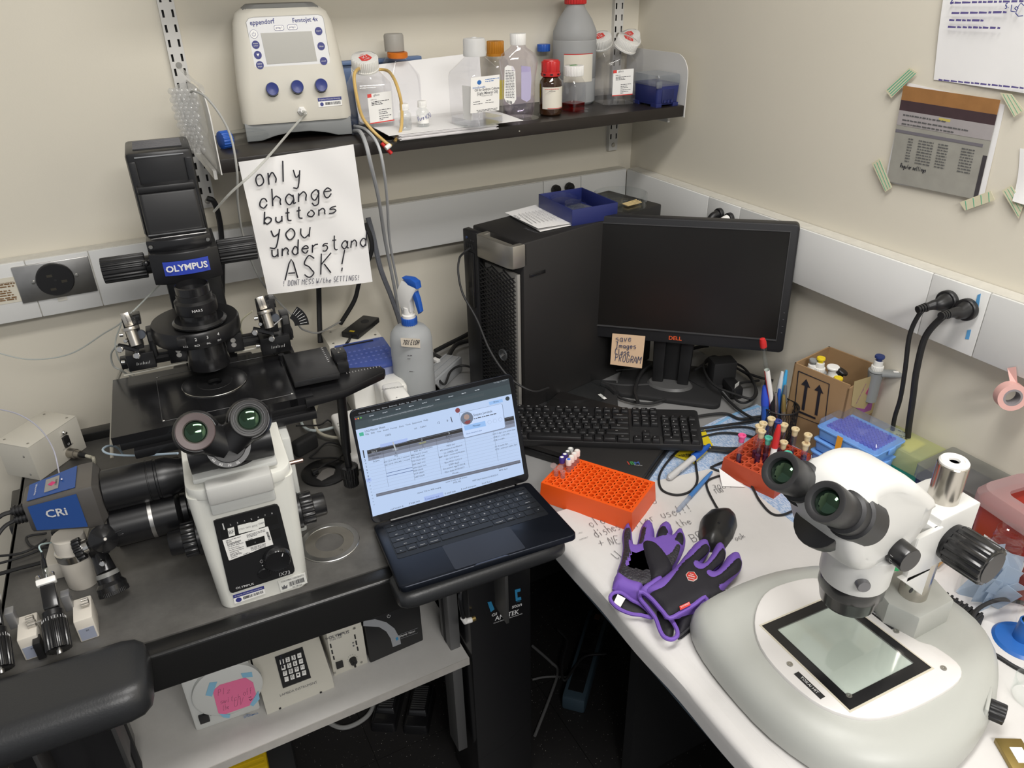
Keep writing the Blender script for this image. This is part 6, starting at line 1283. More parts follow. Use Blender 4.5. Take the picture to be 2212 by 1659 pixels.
# ---- lamp supply with knob
HM_ = Tr(.159, 1.0905, .5)
t = thing('lamp_supply', 'cream lamp supply with dial and small square switch on the lower shelf', 'power supply', HM_)
MB().box((.033, .12, .062), (.068, .24, .124), .001).build('case', CRM, t); MB().box((.033, -.001, .05), (.069, .003, .1), .0008).build('face_plate', CRM, t)
f = Face(HM_ @ Tr(0, -.0026, 0) @ Rx(90), t, HM_)
f.text('OLYMPUS', c8(748, 223), c8(848, 190), GREYINK, ya=1.1, bold=.02); f.text('TH4-100', c8(752, 236), c8(812, 215), GREYINK)
for a, b_ in (((753, 252), (757, 272)), ((760, 282), (764, 302)), ((768, 312), (772, 330)), ((872, 206), (876, 228)), ((878, 236), (882, 258)), ((885, 266), (889, 286))): f.poly([c8(*a), c8(a[0]+7, a[1]-2), c8(b_[0]+7, b_[1]-2), c8(*b_)], BLKM, 'vent_slot', -.0002, .0004)
f.poly([c8(781, 342), c8(815, 330), c8(820, 357), c8(787, 370)], BLK, 'power_switch', 0, .004); kc = f.p(*c8(866, 328)); MB().lathe([(.0075, 0), (.0065, .010), (.0001, .0105)], 20, Tr(kc.x, kc.y, 0)).box((0, 0, .013), (.004, .013, .007), .001, Tr(kc.x, kc.y, 0)).build('dial_knob', BLK, t, f.L)
for q in ((868, 245), (870, 260)): f.disc(c8(*q), .0018, GREYINK, 'indicator', 0, .001)
for q in ((737, 226), (874, 174), (778, 393), (909, 340)): f.disc(c8(*q), .0025, SCREW, 'screw', 0, .001)
for i in range(9): f.disc((c8(866, 328)[0]+11*math.cos(PI*(1.15-i*.16)), c8(866, 328)[1]-11*math.sin(PI*(1.15-i*.16))), .0006, GREYINK, 'dial_dot', 0, .0004, n=8)
# ---- black console
PM_ = Tr(.232, 1.089, .5) @ Rz(2)
t = thing('piezo_console', 'black console with silver arc and small blue logo on the lower shelf', 'lab device', PM_)
MB().box((.056, .12, .06), (.114, .24, .12), .004).build('case', mat('console_black', (.012, .012, .014), .45), t); MB().box((.056, -.002, .062), (.116, .008, .124), .003).build('front_frame', BLK, t)
f = Face(PM_ @ Tr(0, -.0062, 0) @ Rx(90), t, PM_); GA = mat('arc_grey', (.30, .31, .33), .4)
f.poly([c8(918, 140), c8(975, 130), c8(1030, 145), c8(1070, 175), c8(1092, 215), c8(1102, 250), c8(1062, 266), c8(1052, 225), c8(1030, 190), c8(995, 168), c8(918, 164)], GA, 'silver_arc', 0, .0004)
f.poly([c8(1062, 218), c8(1095, 208), c8(1102, 250), c8(1062, 266)], GA, 'logo_panel', .0003, .0007); f.poly([c8(1075, 222), c8(1086, 216), c8(1090, 228), c8(1080, 234)], LB, 'logo', .0006, .0010)
f.text('PRIME TECH', c8(1098, 215), c8(1170, 188), WINK, ya=1.1); f.line([c8(1098, 205), c8(1184, 173)], .0003, GA); f.line([c8(1100, 226), c8(1184, 196)], .0003, GA)
f.line([(c8(1042, 115)[0]+3.4*math.sin(a), c8(1042, 115)[1]-3.4*math.cos(a)) for a in [math.radians(k) for k in range(40, 321, 35)]], .0003, WINK, 'power_symbol'); f.line([c8(1040, 105), c8(1042, 114)], .0003, WINK, 'power_symbol')
cable('air_hose', [Py(1002, 1250, 1.02), Py(996, 1270, 1.0), Py(994, 1295, .99), Py(1000, 1328, .985), Py(1003, 1336, .985)], .0045, BLKS, 'black air hose curving beside the table leg', 'hose')
t = thing('air_fitting', 'white elbow air fitting on the table leg channel', 'fitting', Tr(Py(1006, 1342, .985)))
MB().cyl((-.005, 0, .012), (0, 0, -.002), .0055, n=14).cyl((0, 0, 0), (.012, 0, -.002), .0055, n=14).build('elbow', WP2, t); MB().cyl((.012, 0, -.002), (.02, 0, -.002), .005, n=10).build('nut', mat('brass', (.45, .33, .12), .35, .9), t)
cable('leg_cord', [Py(920, 1290, 1.25), Py(960, 1325, 1.2), Py(1010, 1385, 1.12)], .004, BLKS, 'straight black cord behind the lower shelf', 'cord')
# ---- pedals on the floor
def pedal(M, label):
    t = thing('foot_pedal', label, 'pedal', M, 'black foot pedals on the floor'); 
    MB().taper(rrect(.068, .135, .008, 3), 0, rrect(.060, .125, .008, 3), .030, .003).build('housing', BLKS, t)
    b = MB().taper(rrect(.052, .090, .004, 3, 0, .012), .030, rrect(.044, .08, .004, 3, 0, .014), .044, .002).build('treadle', BLKS, t)
    for i in range(11): MB().box((0, -.020+i*.0068, .0445), (.036, .0025, .0025)).build('tread_rib', mat('rib_grey', (.06, .06, .06), .4), b)
    return t
pa = [Pz(*q, .03) for q in ((868, 1495), (812, 1565), (940, 1508), (880, 1565))]
pedal(Tr((Pz(840, 1535, .0))) @ Rz(-32), 'black ribbed foot pedal further from the table leg'); pedal(Tr((Pz(908, 1540, .0))) @ Rz(-32), 'black ribbed foot pedal closer to the table leg')
YP = Pz(545, 1640, .05)
t = thing('yellow_pedal', 'yellow ribbed foot pedal with black surround on the floor', 'pedal', Tr(YP.x-.005, YP.y, 0) @ Rz(-4))
MB().box((.02, 0, .03), (.16, .16, .06), .008).build('base', BLKM, t); b = MB().box((-.01, .0, .068), (.10, .12, .03), .006).build('treadle', mat('pedal_yellow', (.62, .42, .01), .4), t)
for i in range(6): MB().box((-.01, -.045+i*.016, .0835), (.085, .005, .003)).build('tread_rib', MATS['pedal_yellow'], b)
cable('floor_hose', [Pz(690, 1550, .01), Pz(740, 1572, .012), Pz(790, 1550, .012), Pz(815, 1510, .012)], .006, mat('grey_hose', (.30, .30, .29), .5), 'grey hose curving on the floor beside the pedals', 'hose')
# levelling foot of the table
t = thing('levelling_foot', 'steel bolt and black arm of the table levelling foot', 'table foot', Tr(Pz(993, 1500, .04)))
MB().box((.0, -.02, .03), (.045, .14, .05), .004).build('arm', BLKM, t); MB().cyl((0, 0, .055), (0, 0, .068), .015, n=6).cyl((0, 0, .05), (0, 0, .058), .019, n=20).cyl((0, 0, .0), (0, 0, .055), .011, n=16).build('bolt', STL, t)
# power strip and cables on the floor under the bench
S0, S1 = Pz(1240, 1505, .05), Pz(1293, 1325, .05); d = S1-S0
M = Tr(S0.x, S0.y, 0) @ Rz(math.degrees(math.atan2(d.y, d.x)))
t = thing('power_strip', 'long slate blue power strip lying on the dark floor', 'power strip', M)
MB().box((d.length/2, 0, .028), (d.length+.02, .062, .05), .008).build('housing', mat('slate_blue', (.045, .075, .10), .45), t); MB().box((d.length/2, 0, .0535), (d.length-.03, .04, .002)).build('socket_bed', BLK, t)
for i in range(5): MB().box((.07+i*.055, 0, .0545), (.04, .034, .002), .0008).build('socket', BLKS, t)
MB().box((d.length-.02, 0, .0545), (.02, .015, .004)).build('rocker', mat('rocker_brown', (.12, .05, .03), .4), t)
for pts, r, m, lb in (([(1150, 1395), (1190, 1430), (1205, 1450), (1190, 1500), (1155, 1590)], .004, mat('grey_lead', (.14, .14, .14), .5), 'grey cable on the floor beside the table leg'), ([(1205, 1360), (1225, 1385), (1215, 1430), (1220, 1470), (1260, 1420), (1310, 1412)], .0035, RUB, 'black cable looping over the power strip'), ([(1150, 1468), (1180, 1462), (1225, 1462)], .003, MATS['grey_lead'], 'short grey lead between the leg and power strip')):
    cable('floor_cable', [Pz(u, v, .06 if 'loop' in lb else .01) for u, v in pts], r, m, lb)
# ---- chair seat corner
CH = Pz(0, 1640, .52)
t = thing('lab_chair', 'black upholstered chair seat with stitched edge in front of the table', 'chair', Tr(-.40, .93, 0))
pl = rrect(.42, .40, .12, 8, -.06, -.06)
MB().prism(pl, .47, .545, .025, seg=4).build('seat', mat('black_upholstery', (.014, .014, .016), .6, bump=.2, bscale=500), t)
q = rrect(.36, .34, .10, 8, -.06, -.06); b = MB()
for i in range(len(q)):
    a, c = Vector(q[i]), Vector(q[(i+1) % len(q)]); n_ = max(1, int((c-a).length/.006))
    for k in range(n_): p = a.lerp(c, k/n_); b.box((p.x, p.y, .5455), (.0015, .0015, .0006))
o = b.build('stitching', mat('thread_grey', (.10, .10, .10), .7), t); o['kind'] = 'stuff'
MB().cyl((-.06, -.06, .06), (-.06, -.06, .47), .025, n=16).build('post', BLKM, t)
for i in range(5): MB().box((.12, 0, .05), (.24, .03, .03), .006, Tr(-.06, -.06, 0) @ Rz(i*72)).build('base_leg', BLKM, t)
# ================================================================== right bench
from mathutils.geometry import delaunay_2d_cdt
def pillow(poly, h, r, sp=.005, flat=0., seed=1, wob=0.):
    """domed cushion over an outline: vertices and faces, height rises over distance r from the edge"""
    P = [Vector(p[:2]) for p in poly]; n = len(P); rnd = random.Random(seed)
    def inside(q):
        c = False
        for i in range(n):
            a, b = P[i], P[i-1]
            if (a.y > q.y) != (b.y > q.y) and q.x < (b.x-a.x)*(q.y-a.y)/(b.y-a.y)+a.x: c = not c
        return c
    def dist(q):
        m = 9.
        for i in range(n):
            a, b = P[i-1], P[i]; d = b-a; t = max(0, min(1, (q-a).dot(d)/max(1e-12, d.dot(d)))); m = min(m, (q-a-d*t).length)
        return m
    pts = list(P); x0, x1 = min(p.x for p in P), max(p.x for p in P); y0, y1 = min(p.y for p in P), max(p.y for p in P)
    j = 0; y = y0
    while y < y1:
        x = x0+(sp/2 if j % 2 else 0)
        while x < x1:
            q = Vector((x, y))
            if inside(q) and dist(q) > sp*.55: pts.append(q)
            x += sp
        y += sp*.87; j += 1
    vs, es, fs, *_ = delaunay_2d_cdt(pts, [(i, (i+1) % n) for i in range(n)], [list(range(n))], 1, 1e-6)
    out = []
    for q in vs:
        d = min(1, dist(q)/r); out.append((q.x, q.y, flat+h*math.sqrt(max(0, 1-(1-d)**2))+(wob*math.sin(q.x*90)*math.cos(q.y*70)*d)))
    return out, [tuple(f) for f in fs]
BG = mat('bench_grey', (.30, .30, .30), .4, vary=.06, vscale=4)
bn = thing('lab_bench', 'long grey lab bench along the right wall covered in white paper', 'bench', Tr(0, 0, 0))
MB().box(((.569+XW)/2-.001, .379, ZB-.016), (XW-.571, 2.752, .031), .003).build('top', BG, bn)
MB().box((.5725, .38, ZB-.045), (.006, 2.754, .03)).build('apron', mat('apron_blue_grey', (.10, .14, .18), .5), bn)
for y in (-.7, .9, 1.6): MB().box((1.0, y, .38), (.5, .03, .76)).build('leg_panel', BLKM, bn)
def flat_sheet(name, label, cat, px, m, z, th=.0006, wob=.0008, sp=.02):
    pl = [(p.x, p.y) for p in (Pz(u, v, z) if isinstance(u, int) else V(u, v, 0) for u, v in px)]
    t = thing(name, label, cat); vs, fs = pillow(pl, .0006, .01, sp, z, 2, wob)
    MB().add(vs, fs).build('sheet', m, t, solid=th, auto=60); return t
PADM = mat('absorbent_blue', (.32, .45, .66), .85); nt = PADM.node_tree
tc = nt.nodes.new('ShaderNodeTexCoord'); mp = nt.nodes.new('ShaderNodeMapping'); mp.inputs['Rotation'].default_value = (0, 0, .5); mp.inputs['Scale'].default_value = (420, 150, 150); wv = nt.nodes.new('ShaderNodeTexNoise'); wv.inputs['Scale'].default_value = 1.; wv.inputs['Detail'].default_value = 3
rp = nt.nodes.new('ShaderNodeValToRGB'); rp.color_ramp.elements[0].position = .38; rp.color_ramp.elements[0].color = (.25, .38, .60, 1); rp.color_ramp.elements[1].position = .62; rp.color_ramp.elements[1].color = (.55, .62, .74, 1)
nt.links.new(tc.outputs['Object'], mp.inputs[0]); nt.links.new(mp.outputs[0], wv.inputs['Vector']); nt.links.new(wv.outputs['Fac'], rp.inputs[0]); nt.links.new(rp.outputs[0], nt.nodes['Principled BSDF'].inputs['Base Color'])
t = flat_sheet('absorbent_pad', 'blue textured absorbent pad under the cables and tube racks', 'pad', [(.70, .60), (.80, .985), (.925, 1.075), (1.10, 1.10), (1.222, 1.107), (1.225, 1.03), (1.215, .60)], PADM, ZB+.0012)
MB().tube([Pz(1530, 928, ZB+.002), Pz(1590, 893, ZB+.002), Pz(1640, 877, ZB+.002)], .004, 6, 3, flat=.15).build('film_edge', mat('pad_film', (.25, .48, .75), .4), t)
CVR = smudge('bench_paper', (.66, .645, .63), (.60, .585, .57), .8, 0, 4)
t = thing('bench_paper', 'white protective paper spread over the bench and folded over its edge', 'paper')
pl = [(.575, .985), (.603, .988), (.70, .985), (.832, .976), (.955, .955), (.972, .90), (.972, .837), (.969, .75), (.985, .68), (1.10, .66), (1.23, .66), (1.23, -.6), (.575, -.6)]
vs, fs = pillow(pl, .0006, .01, .022, ZB+.0030, 3, .0009); MB().add(vs, fs).build('sheet', CVR, t, solid=.0006, auto=60)
b = MB(); b.grid(lambda u, v: (.577-.018*math.sin(min(1, v*2.2)*PI/2)-.001*math.sin(u*40), .985-1.585*u, ZB+.0036-.018*(1-math.cos(min(1, v*1.6)*PI/2))-max(0, v-.5)*.05+.0015*math.sin(u*55)*v), 60, 8); b.build('folded_edge', CVR, t, solid=.0006)
tag(MB().grid(lambda u, v: (.572-.002*math.sin(u*9), .985-1.585*u, ZB-.024-.010*v), 40, 2).build('pad_fringe', mat('pad_film', (.25, .48, .75), .4), solid=.0006), 'blue plastic fringe of a pad hanging below the paper edge', 'pad')
f = Face(Tr(0, 0, ZB+.0052), t, Matrix())
f.hand([('clean', (1276, 1140), (1333, 1120), 18), ('dishes', (1288, 1162), (1343, 1142), 18), ('after', (1362, 1145), (1418, 1122), 16), ('use!!!', (1430, 1120), (1500, 1104), 18), ('the', (1466, 1140), (1497, 1130), 14), ('+ NE', (1296, 1182), (1343, 1172), 16), ('BE', (1496, 1172), (1525, 1160), 15), ('ock', (1590, 1168), (1612, 1160), 10), ('ARD', (1385, 1097), (1422, 1085), 14), ('ur', (1374, 1114), (1394, 1104), 12), ('LI', (1332, 1208), (1345, 1200), 14), ('300 Y', (1540, 1057), (1585, 1053), 8), ('100', (1546, 1066), (1565, 1062), 8)], mat('pencil_ink', (.10, .10, .11), .7), .00045, seed=12, jit=.3)
f.print([(1252, 1166, 1270, 1160), (1250, 1152, 1258, 1150)], MATS['pencil_ink'], .001)
t = thing('paper_corner', 'pointed corner of a loose white sheet beside the blue pen', 'paper')
q = [Pz(1553, 1011, ZB+.022), Pz(1610, 1052, ZB+.006), Pz(1560, 1050, ZB+.006), Pz(1556, 1030, ZB+.010)]
MB().add(q, [(0, 1, 2, 3)]).build('sheet', PAPER, t, solid=.0005)
# ---- workstation tower
TM_ = Tr(.667, 1.5006, ZB) @ Rz(-78.3)                  # local x runs across the front face, y goes back (away along the case)
tw = thing('workstation_tower', 'black workstation tower with silver handle and mesh front', 'computer', TM_)
tx, ty, tz = .175, .452, .414
MB().box((tx/2, ty/2+.012, tz/2), (tx, ty-.02, tz), .004).build('case', mat('tower_black', (.016, .015, .015), .5, bump=.05, bscale=500), tw)
MB().box((.024, .004, tz/2), (.050, .018, tz-.004), .003).build('bay_panel', BLK, tw)
MB().box((.110, .016, tz/2-.03), (.112, .008, tz-.08), .001).build('grille_bed', mat('grille_grey', (.28, .27, .25), .5), tw)
gb = MB(); n_ = 0
for k in range(-8, 44):                                  # woven mesh front: thin crossing bars
    z = .012+k*.0098
    for sgn in (1, -1):
        pts = [(x_, -.0015 if sgn > 0 else .0005, z+sgn*(x_-.112)*.45+(.0 if sgn > 0 else .004)) for x_ in (.052, .092, .132, .172)]
        pts = [p for p in pts if .006 < p[2] < .352]
        if len(pts) > 1: gb.tube(pts, .0019, 4, 1)
o = gb.build('mesh_grille', BLK, tw); o['kind'] = 'stuff'
hb = MB().prism([(.050, .010), (.052, -.006), (.058, -.010), (.160, -.010), (.172, -.004), (.175, .008), (.175, .03), (.160, .03), (.160, .006), (.064, .006), (.064, .03), (.050, .03)], tz-.052, tz-.002, .0025).build('handle', mat('handle_silver', (.40, .38, .34), .35, .8), tw)
MB().box((.112, .018, tz-.03), (.10, .026, .004)).build('handle_pocket', mat('pocket_grey', (.30, .28, .25), .5), tw)
MB().lathe([(.014, 0), (.014, .003), (.012, .0035), (.012, .002), (.0001, .002)], 28, Tr(.132, -.0035, .150) @ Rx(90)).build('round_badge', mat('badge_steel', (.22, .23, .24), .3, .8), tw)
txt('DELL', .007, Tr(.132, -.0062, .150) @ Rx(90) @ Rz(45), SILV, tw)
MB().box((.020, -.006, .30), (.032, .004, .13), .001).build('drive_bay', BLKS, tw); MB().box((.036, -.0065, .30), (.008, .004, .13), .001).build('drive_bay', BLKS, tw)
for i in range(4): MB().box((.012+i*.007, -.006, .378-i*.0), (.003, .003, .012)).build('usb_port', BLKM, tw)
for x in (.014, .028, .037): MB().lathe([(.003, 0), (.003, .002)], 12, Tr(x, -.005, .395 if x < .02 else .390) @ Rx(90)).build('front_button', mat('led_blue', (.03, .05, .12), .4) if x < .02 else BLKM, tw)
MB().box((tx+.0008, .06, tz-.075), (.002, .045, .008), .0008).build('side_latch', BLKS, tw)
txt('Precision', .012, Tr(.12, .09, tz+.0006) @ Rz(0), GREYINK, tw, align='CENTER')
TPI = TM_.inverted()
cable('usb_lead', [TM_ @ V(.030, -.008, .375), Py(1000, 548, 1.46), Py(992, 560, 1.44), Py(990, 590, 1.42), Py(1000, 635, 1.40), Py(1030, 690, 1.36), Py(1060, 760, 1.30), Py(1100, 815, 1.25), Py(1150, 845, 1.22), Py(1185, 838, 1.25)], .0024, RUB, 'thin black lead plugged into the front of the tower')
t = thing('pamphlet', 'folded white printed pamphlet lying on the tower', 'paper', Tr(0, 0, ZB+tz))
q = [Pz(*c, ZB+tz+.002) for c in ((1091, 462), (1164, 443), (1240, 484), (1162, 500))]
for i in range(2): MB().add([(p.x+(.004 if i else 0), p.y-(.003 if i else 0), .0015+.003*(1-i)+(.004 if k == 3 and not i else 0)) for k, p in enumerate(q)], [(0, 1, 2, 3)]).build('page', PAPER, t, solid=.0005)
f = Face(Tr(0, 0, ZB+tz+.0075), t, Tr(0, 0, ZB+tz)); f.print([(1120+i*7.2, 462-i*.2-i*1.1, 1150+i*8.8, 484-i*1.6) for i in range(9)], GREYINK, .0014); f.text('VECTOR', (1110, 465), (1123, 473), INK)
# navy tray with dishes
NT = Tr(.932, 1.457, ZB+tz) @ Rz(-1)
t = thing('navy_tray', 'open navy blue plastic tray on the tower', 'tray', NT)
MB().box((0, 0, .0015), (.118, .152, .003)).build('floor', NB, t)
for x, y, dx, dy in ((-.058, 0, .0025, .152), (.058, 0, .0025, .152), (0, -.075, .118, .0025), (0, .075, .118, .0025)): MB().box((x, y, .018), (dx, dy, .036), .0006).build('side', NB, t)
def dish(label, M, r, h, n=40, m=None, grp=None):
    t = thing('petri_dish', label, 'dish', M, grp); MB().lathe([(.0001, .0008), (r, .0008), (r, h), (r-.0012, h), (r-.0012, .002), (.0001, .002)], n, cap=False).build('dish', m or CLR, t); return t
dish('clear dish leaning in the navy tray, wider one', NT @ Tr(-.018, .022, .022) @ Rx(6), .036, .012); dish('small clear dish in the navy tray', NT @ Tr(-.006, .0, .017) @ Rx(4), .024, .010)
t = thing('plastic_pouch', 'flat clear plastic bag lying in the navy tray', 'bag', NT @ Tr(.012, -.012, .006) @ Rz(12)); MB().box((0, 0, 0), (.07, .10, .008), .002).build('film', MATS['bubble_film'], t)
DS = Tr(1.055, 1.462, ZB+tz)
t = dish('large clear dish holding wooden sticks on the tower back', DS, .063, .030, 48); dish('small clear dish inside the large dish on the tower', DS @ Tr(-.024, .016, .003), .036, .016)
for i in range(6): tag(MB().cyl((.0, -.030+i*.004, .006), (.046, -.022+i*.004, .006+.0015*(i % 2)), .0014, n=6).build('wooden_stick', mat('wood_stick', (.60, .45, .22), .6), None, DS), 'thin wooden stick lying in the large dish on the tower', 'stick', 'wooden sticks in the dish')
# ---- monitor
MM = Tr(1.0774, 1.2537, 1.0816) @ Rz(-45.26) @ Rx(-.7) @ Ry(-1.54)
mo = thing('monitor', 'black desktop monitor with dark screen and orange logo', 'monitor', MM)
MB().prism(rrect(.48, .295, .010, 5), -.028, 0, .003, T=Rx(90) @ Tr(0, 0, -.0)).build('bezel', mat('monitor_black', (.016, .016, .018), .45), mo) if False else MB(Rx(90)).prism(rrect(.48, .295, .010, 5), -.028, 0, .003).build('bezel', mat('monitor_black', (.016, .016, .018), .45), mo)
MB(Rx(90)).prism(rrect(.444, .248, .002, 2, 0, .008), -.002, .0006).build('screen', mat('screen_off', (.012, .011, .010), .3, vary=.3, vscale=6), mo)
for x, z, dx, dz in ((0, -.1165, .446, .003), (0, .1325, .446, .0015), (-.2225, .008, .0015, .25), (.2225, .008, .0015, .25)): MB().box((x, -.0012, z), (dx, .003, dz)).build('screen_lip', mat('lip_grey', (.06, .06, .062), .35), mo)
MB(Rx(90)).box((0, 0, -.04), (.30, .20, .05), .01).build('rear_shell', BLK, mo)
txt('DELL', .0135, Rx(90) @ Tr(-.0, -.134, .0008), mat('orange_logo', (.75, .11, .03), .5), mo, 'logo', bold=.02)
for i in range(4): MB().box((.2315, -.0006, -.05-i*.016), (.003, .0014, .0006)).build('side_button', GREYINK, mo)
sd = thing('monitor_stand', 'black monitor stand with tilting neck and rectangular foot', 'stand', Tr(1.107, 1.284, ZB) @ Rz(-45.26))
MB().prism(rrect(.25, .19, .02, 5, 0, .0), 0, .012, .003).build('foot', BLKM, sd); MB().lathe([(.055, .012), (.050, .018), (.0001, .019)], 30, Tr(0, -.02, 0) @ Sc(1, .7, 1)).build('neck_collar', mat('stand_grey', (.09, .09, .09), .4), sd)
for sx in (-1, 1): MB().taper(rrect(.026, .03, .004, 2, sx*.030, -.012), .012, rrect(.034, .03, .004, 2, sx*.034, .0), .22, .002).build('neck', BLK, sd)
MB().box((0, .004, .12), (.05, .026, .21), .003).build('neck_bridge', BLK, sd)
SNM = MM @ Rx(90) @ Tr(0, 0, .0022)
t = thing('sticky_note', 'peach sticky note with handwriting hanging from the monitor bezel', 'note', SNM); f = Face(SNM, t, SNM)
q = [f.p(*c) for c in ((1323, 720), (1394, 726), (1387, 794), (1319, 785))]; MB().add([(*q[0], 0), (*q[1], 0), (*q[2], .004), (*q[3], .005)], [(0, 1, 2, 3)]).build('sheet', mat('peach_note', (.78, .55, .36), .75), t, solid=.0003)
Face(SNM @ Tr(0, 0, .0046), t, SNM).hand([('save', (1329, 737), (1365, 737), 14), ('Images', (1330, 751), (1375, 753), 12), ('Close', (1328, 765), (1360, 766), 12), ('PROGRAM', (1327, 779), (1385, 786), 15)], mat('navy_ink', (.04, .06, .14), .6), .0007, seed=21, jit=.2)
# ---- old notebook under the keyboard
NBM = Tr(Pz(1388, 1030, ZB+.030)) @ Rz(-58)            # right front corner of the lid
t = thing('notebook_computer', 'closed black notebook computer under the keyboard with coloured letter logo', 'laptop', NBM)
MB().box((-.15, .115, -.0065), (.30, .235, .013), .003).build('lid', mat('notebook_black', (.011, .010, .010), .5), t); MB().box((-.15, .115, -.0225), (.306, .24, .0155), .003).build('base', BLK, t)
f = Face(NBM @ Tr(0, 0, .0004), t, NBM)
for s, a, b_, c in (('I', (1356, 1001), (1358.5, 1000.6), (.40, .05, .03)), ('B', (1361.5, 1001), (1370, 1000), (.04, .20, .06)), ('M', (1370.5, 1001.5), (1381, 1000.5), (.05, .10, .30))): f.text(s, a, b_, mat('ibm_'+s, c, .5), bold=.03)
f.text('ThinkPad', (1369, 1004.5), (1387, 1006), SILV, ya=.8); MB().box((-.09, -.003, -.013), (.03, .002, .006)).build('latch', BLKS, t)
# ---- keyboard
KBM = Tr(.7991, 1.1541, .8554) @ Rz(-33.415) @ Rx(4.873) @ Ry(-.555)
kb = thing('keyboard', 'black full size keyboard lying across the notebook computer', 'keyboard', KBM)
MB().prism(rrect(.442, .127, .008, 4), -.022, -.006, .003).build('case', mat('keyboard_black', (.013, .013, .014), .45), kb)
KK = mat('keycap', (.010, .010, .011), .38); U = .019; km = {}
def key(x, y, w_, h_=1., s=''):
    k_ = (round(w_, 2), h_)
    if k_ not in km:
        o = MB().taper(rrect(w_*U-.0012, h_*U-.0012, .0012, 2), -.006, rrect(w_*U-.0055, h_*U-.0055, .0016, 2, 0, .0008), .0022, .0004).build('key', KK, kb, Tr(x, y, 0)); km[k_] = o
    else: inst(km[k_], 'key', kb, Tr(x, y, 0))
    if s: txt(s, .0048 if len(s) < 3 else .0028, Tr(x-.002, y+.0025, .0026), SILV, kb, 'key_legend')
X0 = -.2135; KR = [.0465, .0225, .0040, -.0150, -.0340, -.0525]
def krow(y, ks, x=0.):
    for w_, s in ks:
        if s != '_': key(X0+(x+w_/2)*U, y, w_, 1., s)
        x += w_
krow(KR[0], [(1, 'Esc'), (1, '_')]+[(1, 'F%d' % i) for i in (1, 2, 3, 4)]+[(.5, '_')]+[(1, 'F%d' % i) for i in (5, 6, 7, 8)]+[(.5, '_')]+[(1, 'F%d' % i) for i in (9, 10, 11, 12)]+[(.25, '_'), (1, 'Print'), (1, 'Scroll'), (1, 'Pause')])
krow(KR[1], [(1, c) for c in '`1234567890-=']+[(2, 'Backspace'), (.25, '_'), (1, 'Insert'), (1, 'Home'), (1, 'PgUp'), (.25, '_'), (1, 'Num'), (1, '/'), (1, '*'), (1, '-')])
krow(KR[2], [(1.5, 'Tab')]+[(1, c) for c in 'QWERTYUIOP[]']+[(1.5, '\\'), (.25, '_'), (1, 'Delete'), (1, 'End'), (1, 'PgDn'), (.25, '_'), (1, '7'), (1, '8'), (1, '9')])
krow(KR[3], [(1.75, 'Caps')]+[(1, c) for c in "ASDFGHJKL;'"]+[(2.25, 'Enter'), (3.5, '_'), (1, '4'), (1, '5'), (1, '6')])
krow(KR[4], [(2.25, 'Shift')]+[(1, c) for c in 'ZXCVBNM,./']+[(2.75, 'Shift'), (1.25, '_'), (1, '^'), (1.25, '_'), (1, '1'), (1, '2'), (1, '3')])
krow(KR[5], [(1.5, 'Ctrl'), (1, ''), (1.25, 'Alt'), (6, ''), (1.25, 'Alt'), (1, ''), (1.5, ''), (1.5, 'Ctrl'), (.25, '_'), (1, '<'), (1, 'v'), (1, '>'), (.25, '_'), (2, '0'), (1, '.')])
key(X0+22*U, (KR[2]+KR[3])/2, 1, 1.97, '+'); key(X0+22*U, (KR[4]+KR[5])/2, 1, 1.97, 'Enter')
# ---- large empty dish behind the keyboard
t = dish('large empty round dish with tape scraps behind the keyboard', Tr(.862, 1.345, ZB+.012), .076, .026, 56); MB().lathe([(.0745, .0), (.0745, .012)], 50, cap=False).build('lower_dish', CLR, t)
for a, s in (((-.028, .012), 30), ((.05, -.05), -30)): MB().box((*a, .004), (.008, .026, .0006), T=None).build('tape_scrap', WP2, t, Tr(0, 0, 0))
MB().box((-.034, .030, .010), (.008, .002, .018)).build('tape_scrap', WP2, t)
t = thing('dark_tray', 'flat black tray under the large empty dish', 'tray', Tr(.862, 1.335, ZB) @ Rz(-33)); MB().box((0, 0, .006), (.20, .17, .011), .002).build('tray', BLKM, t)
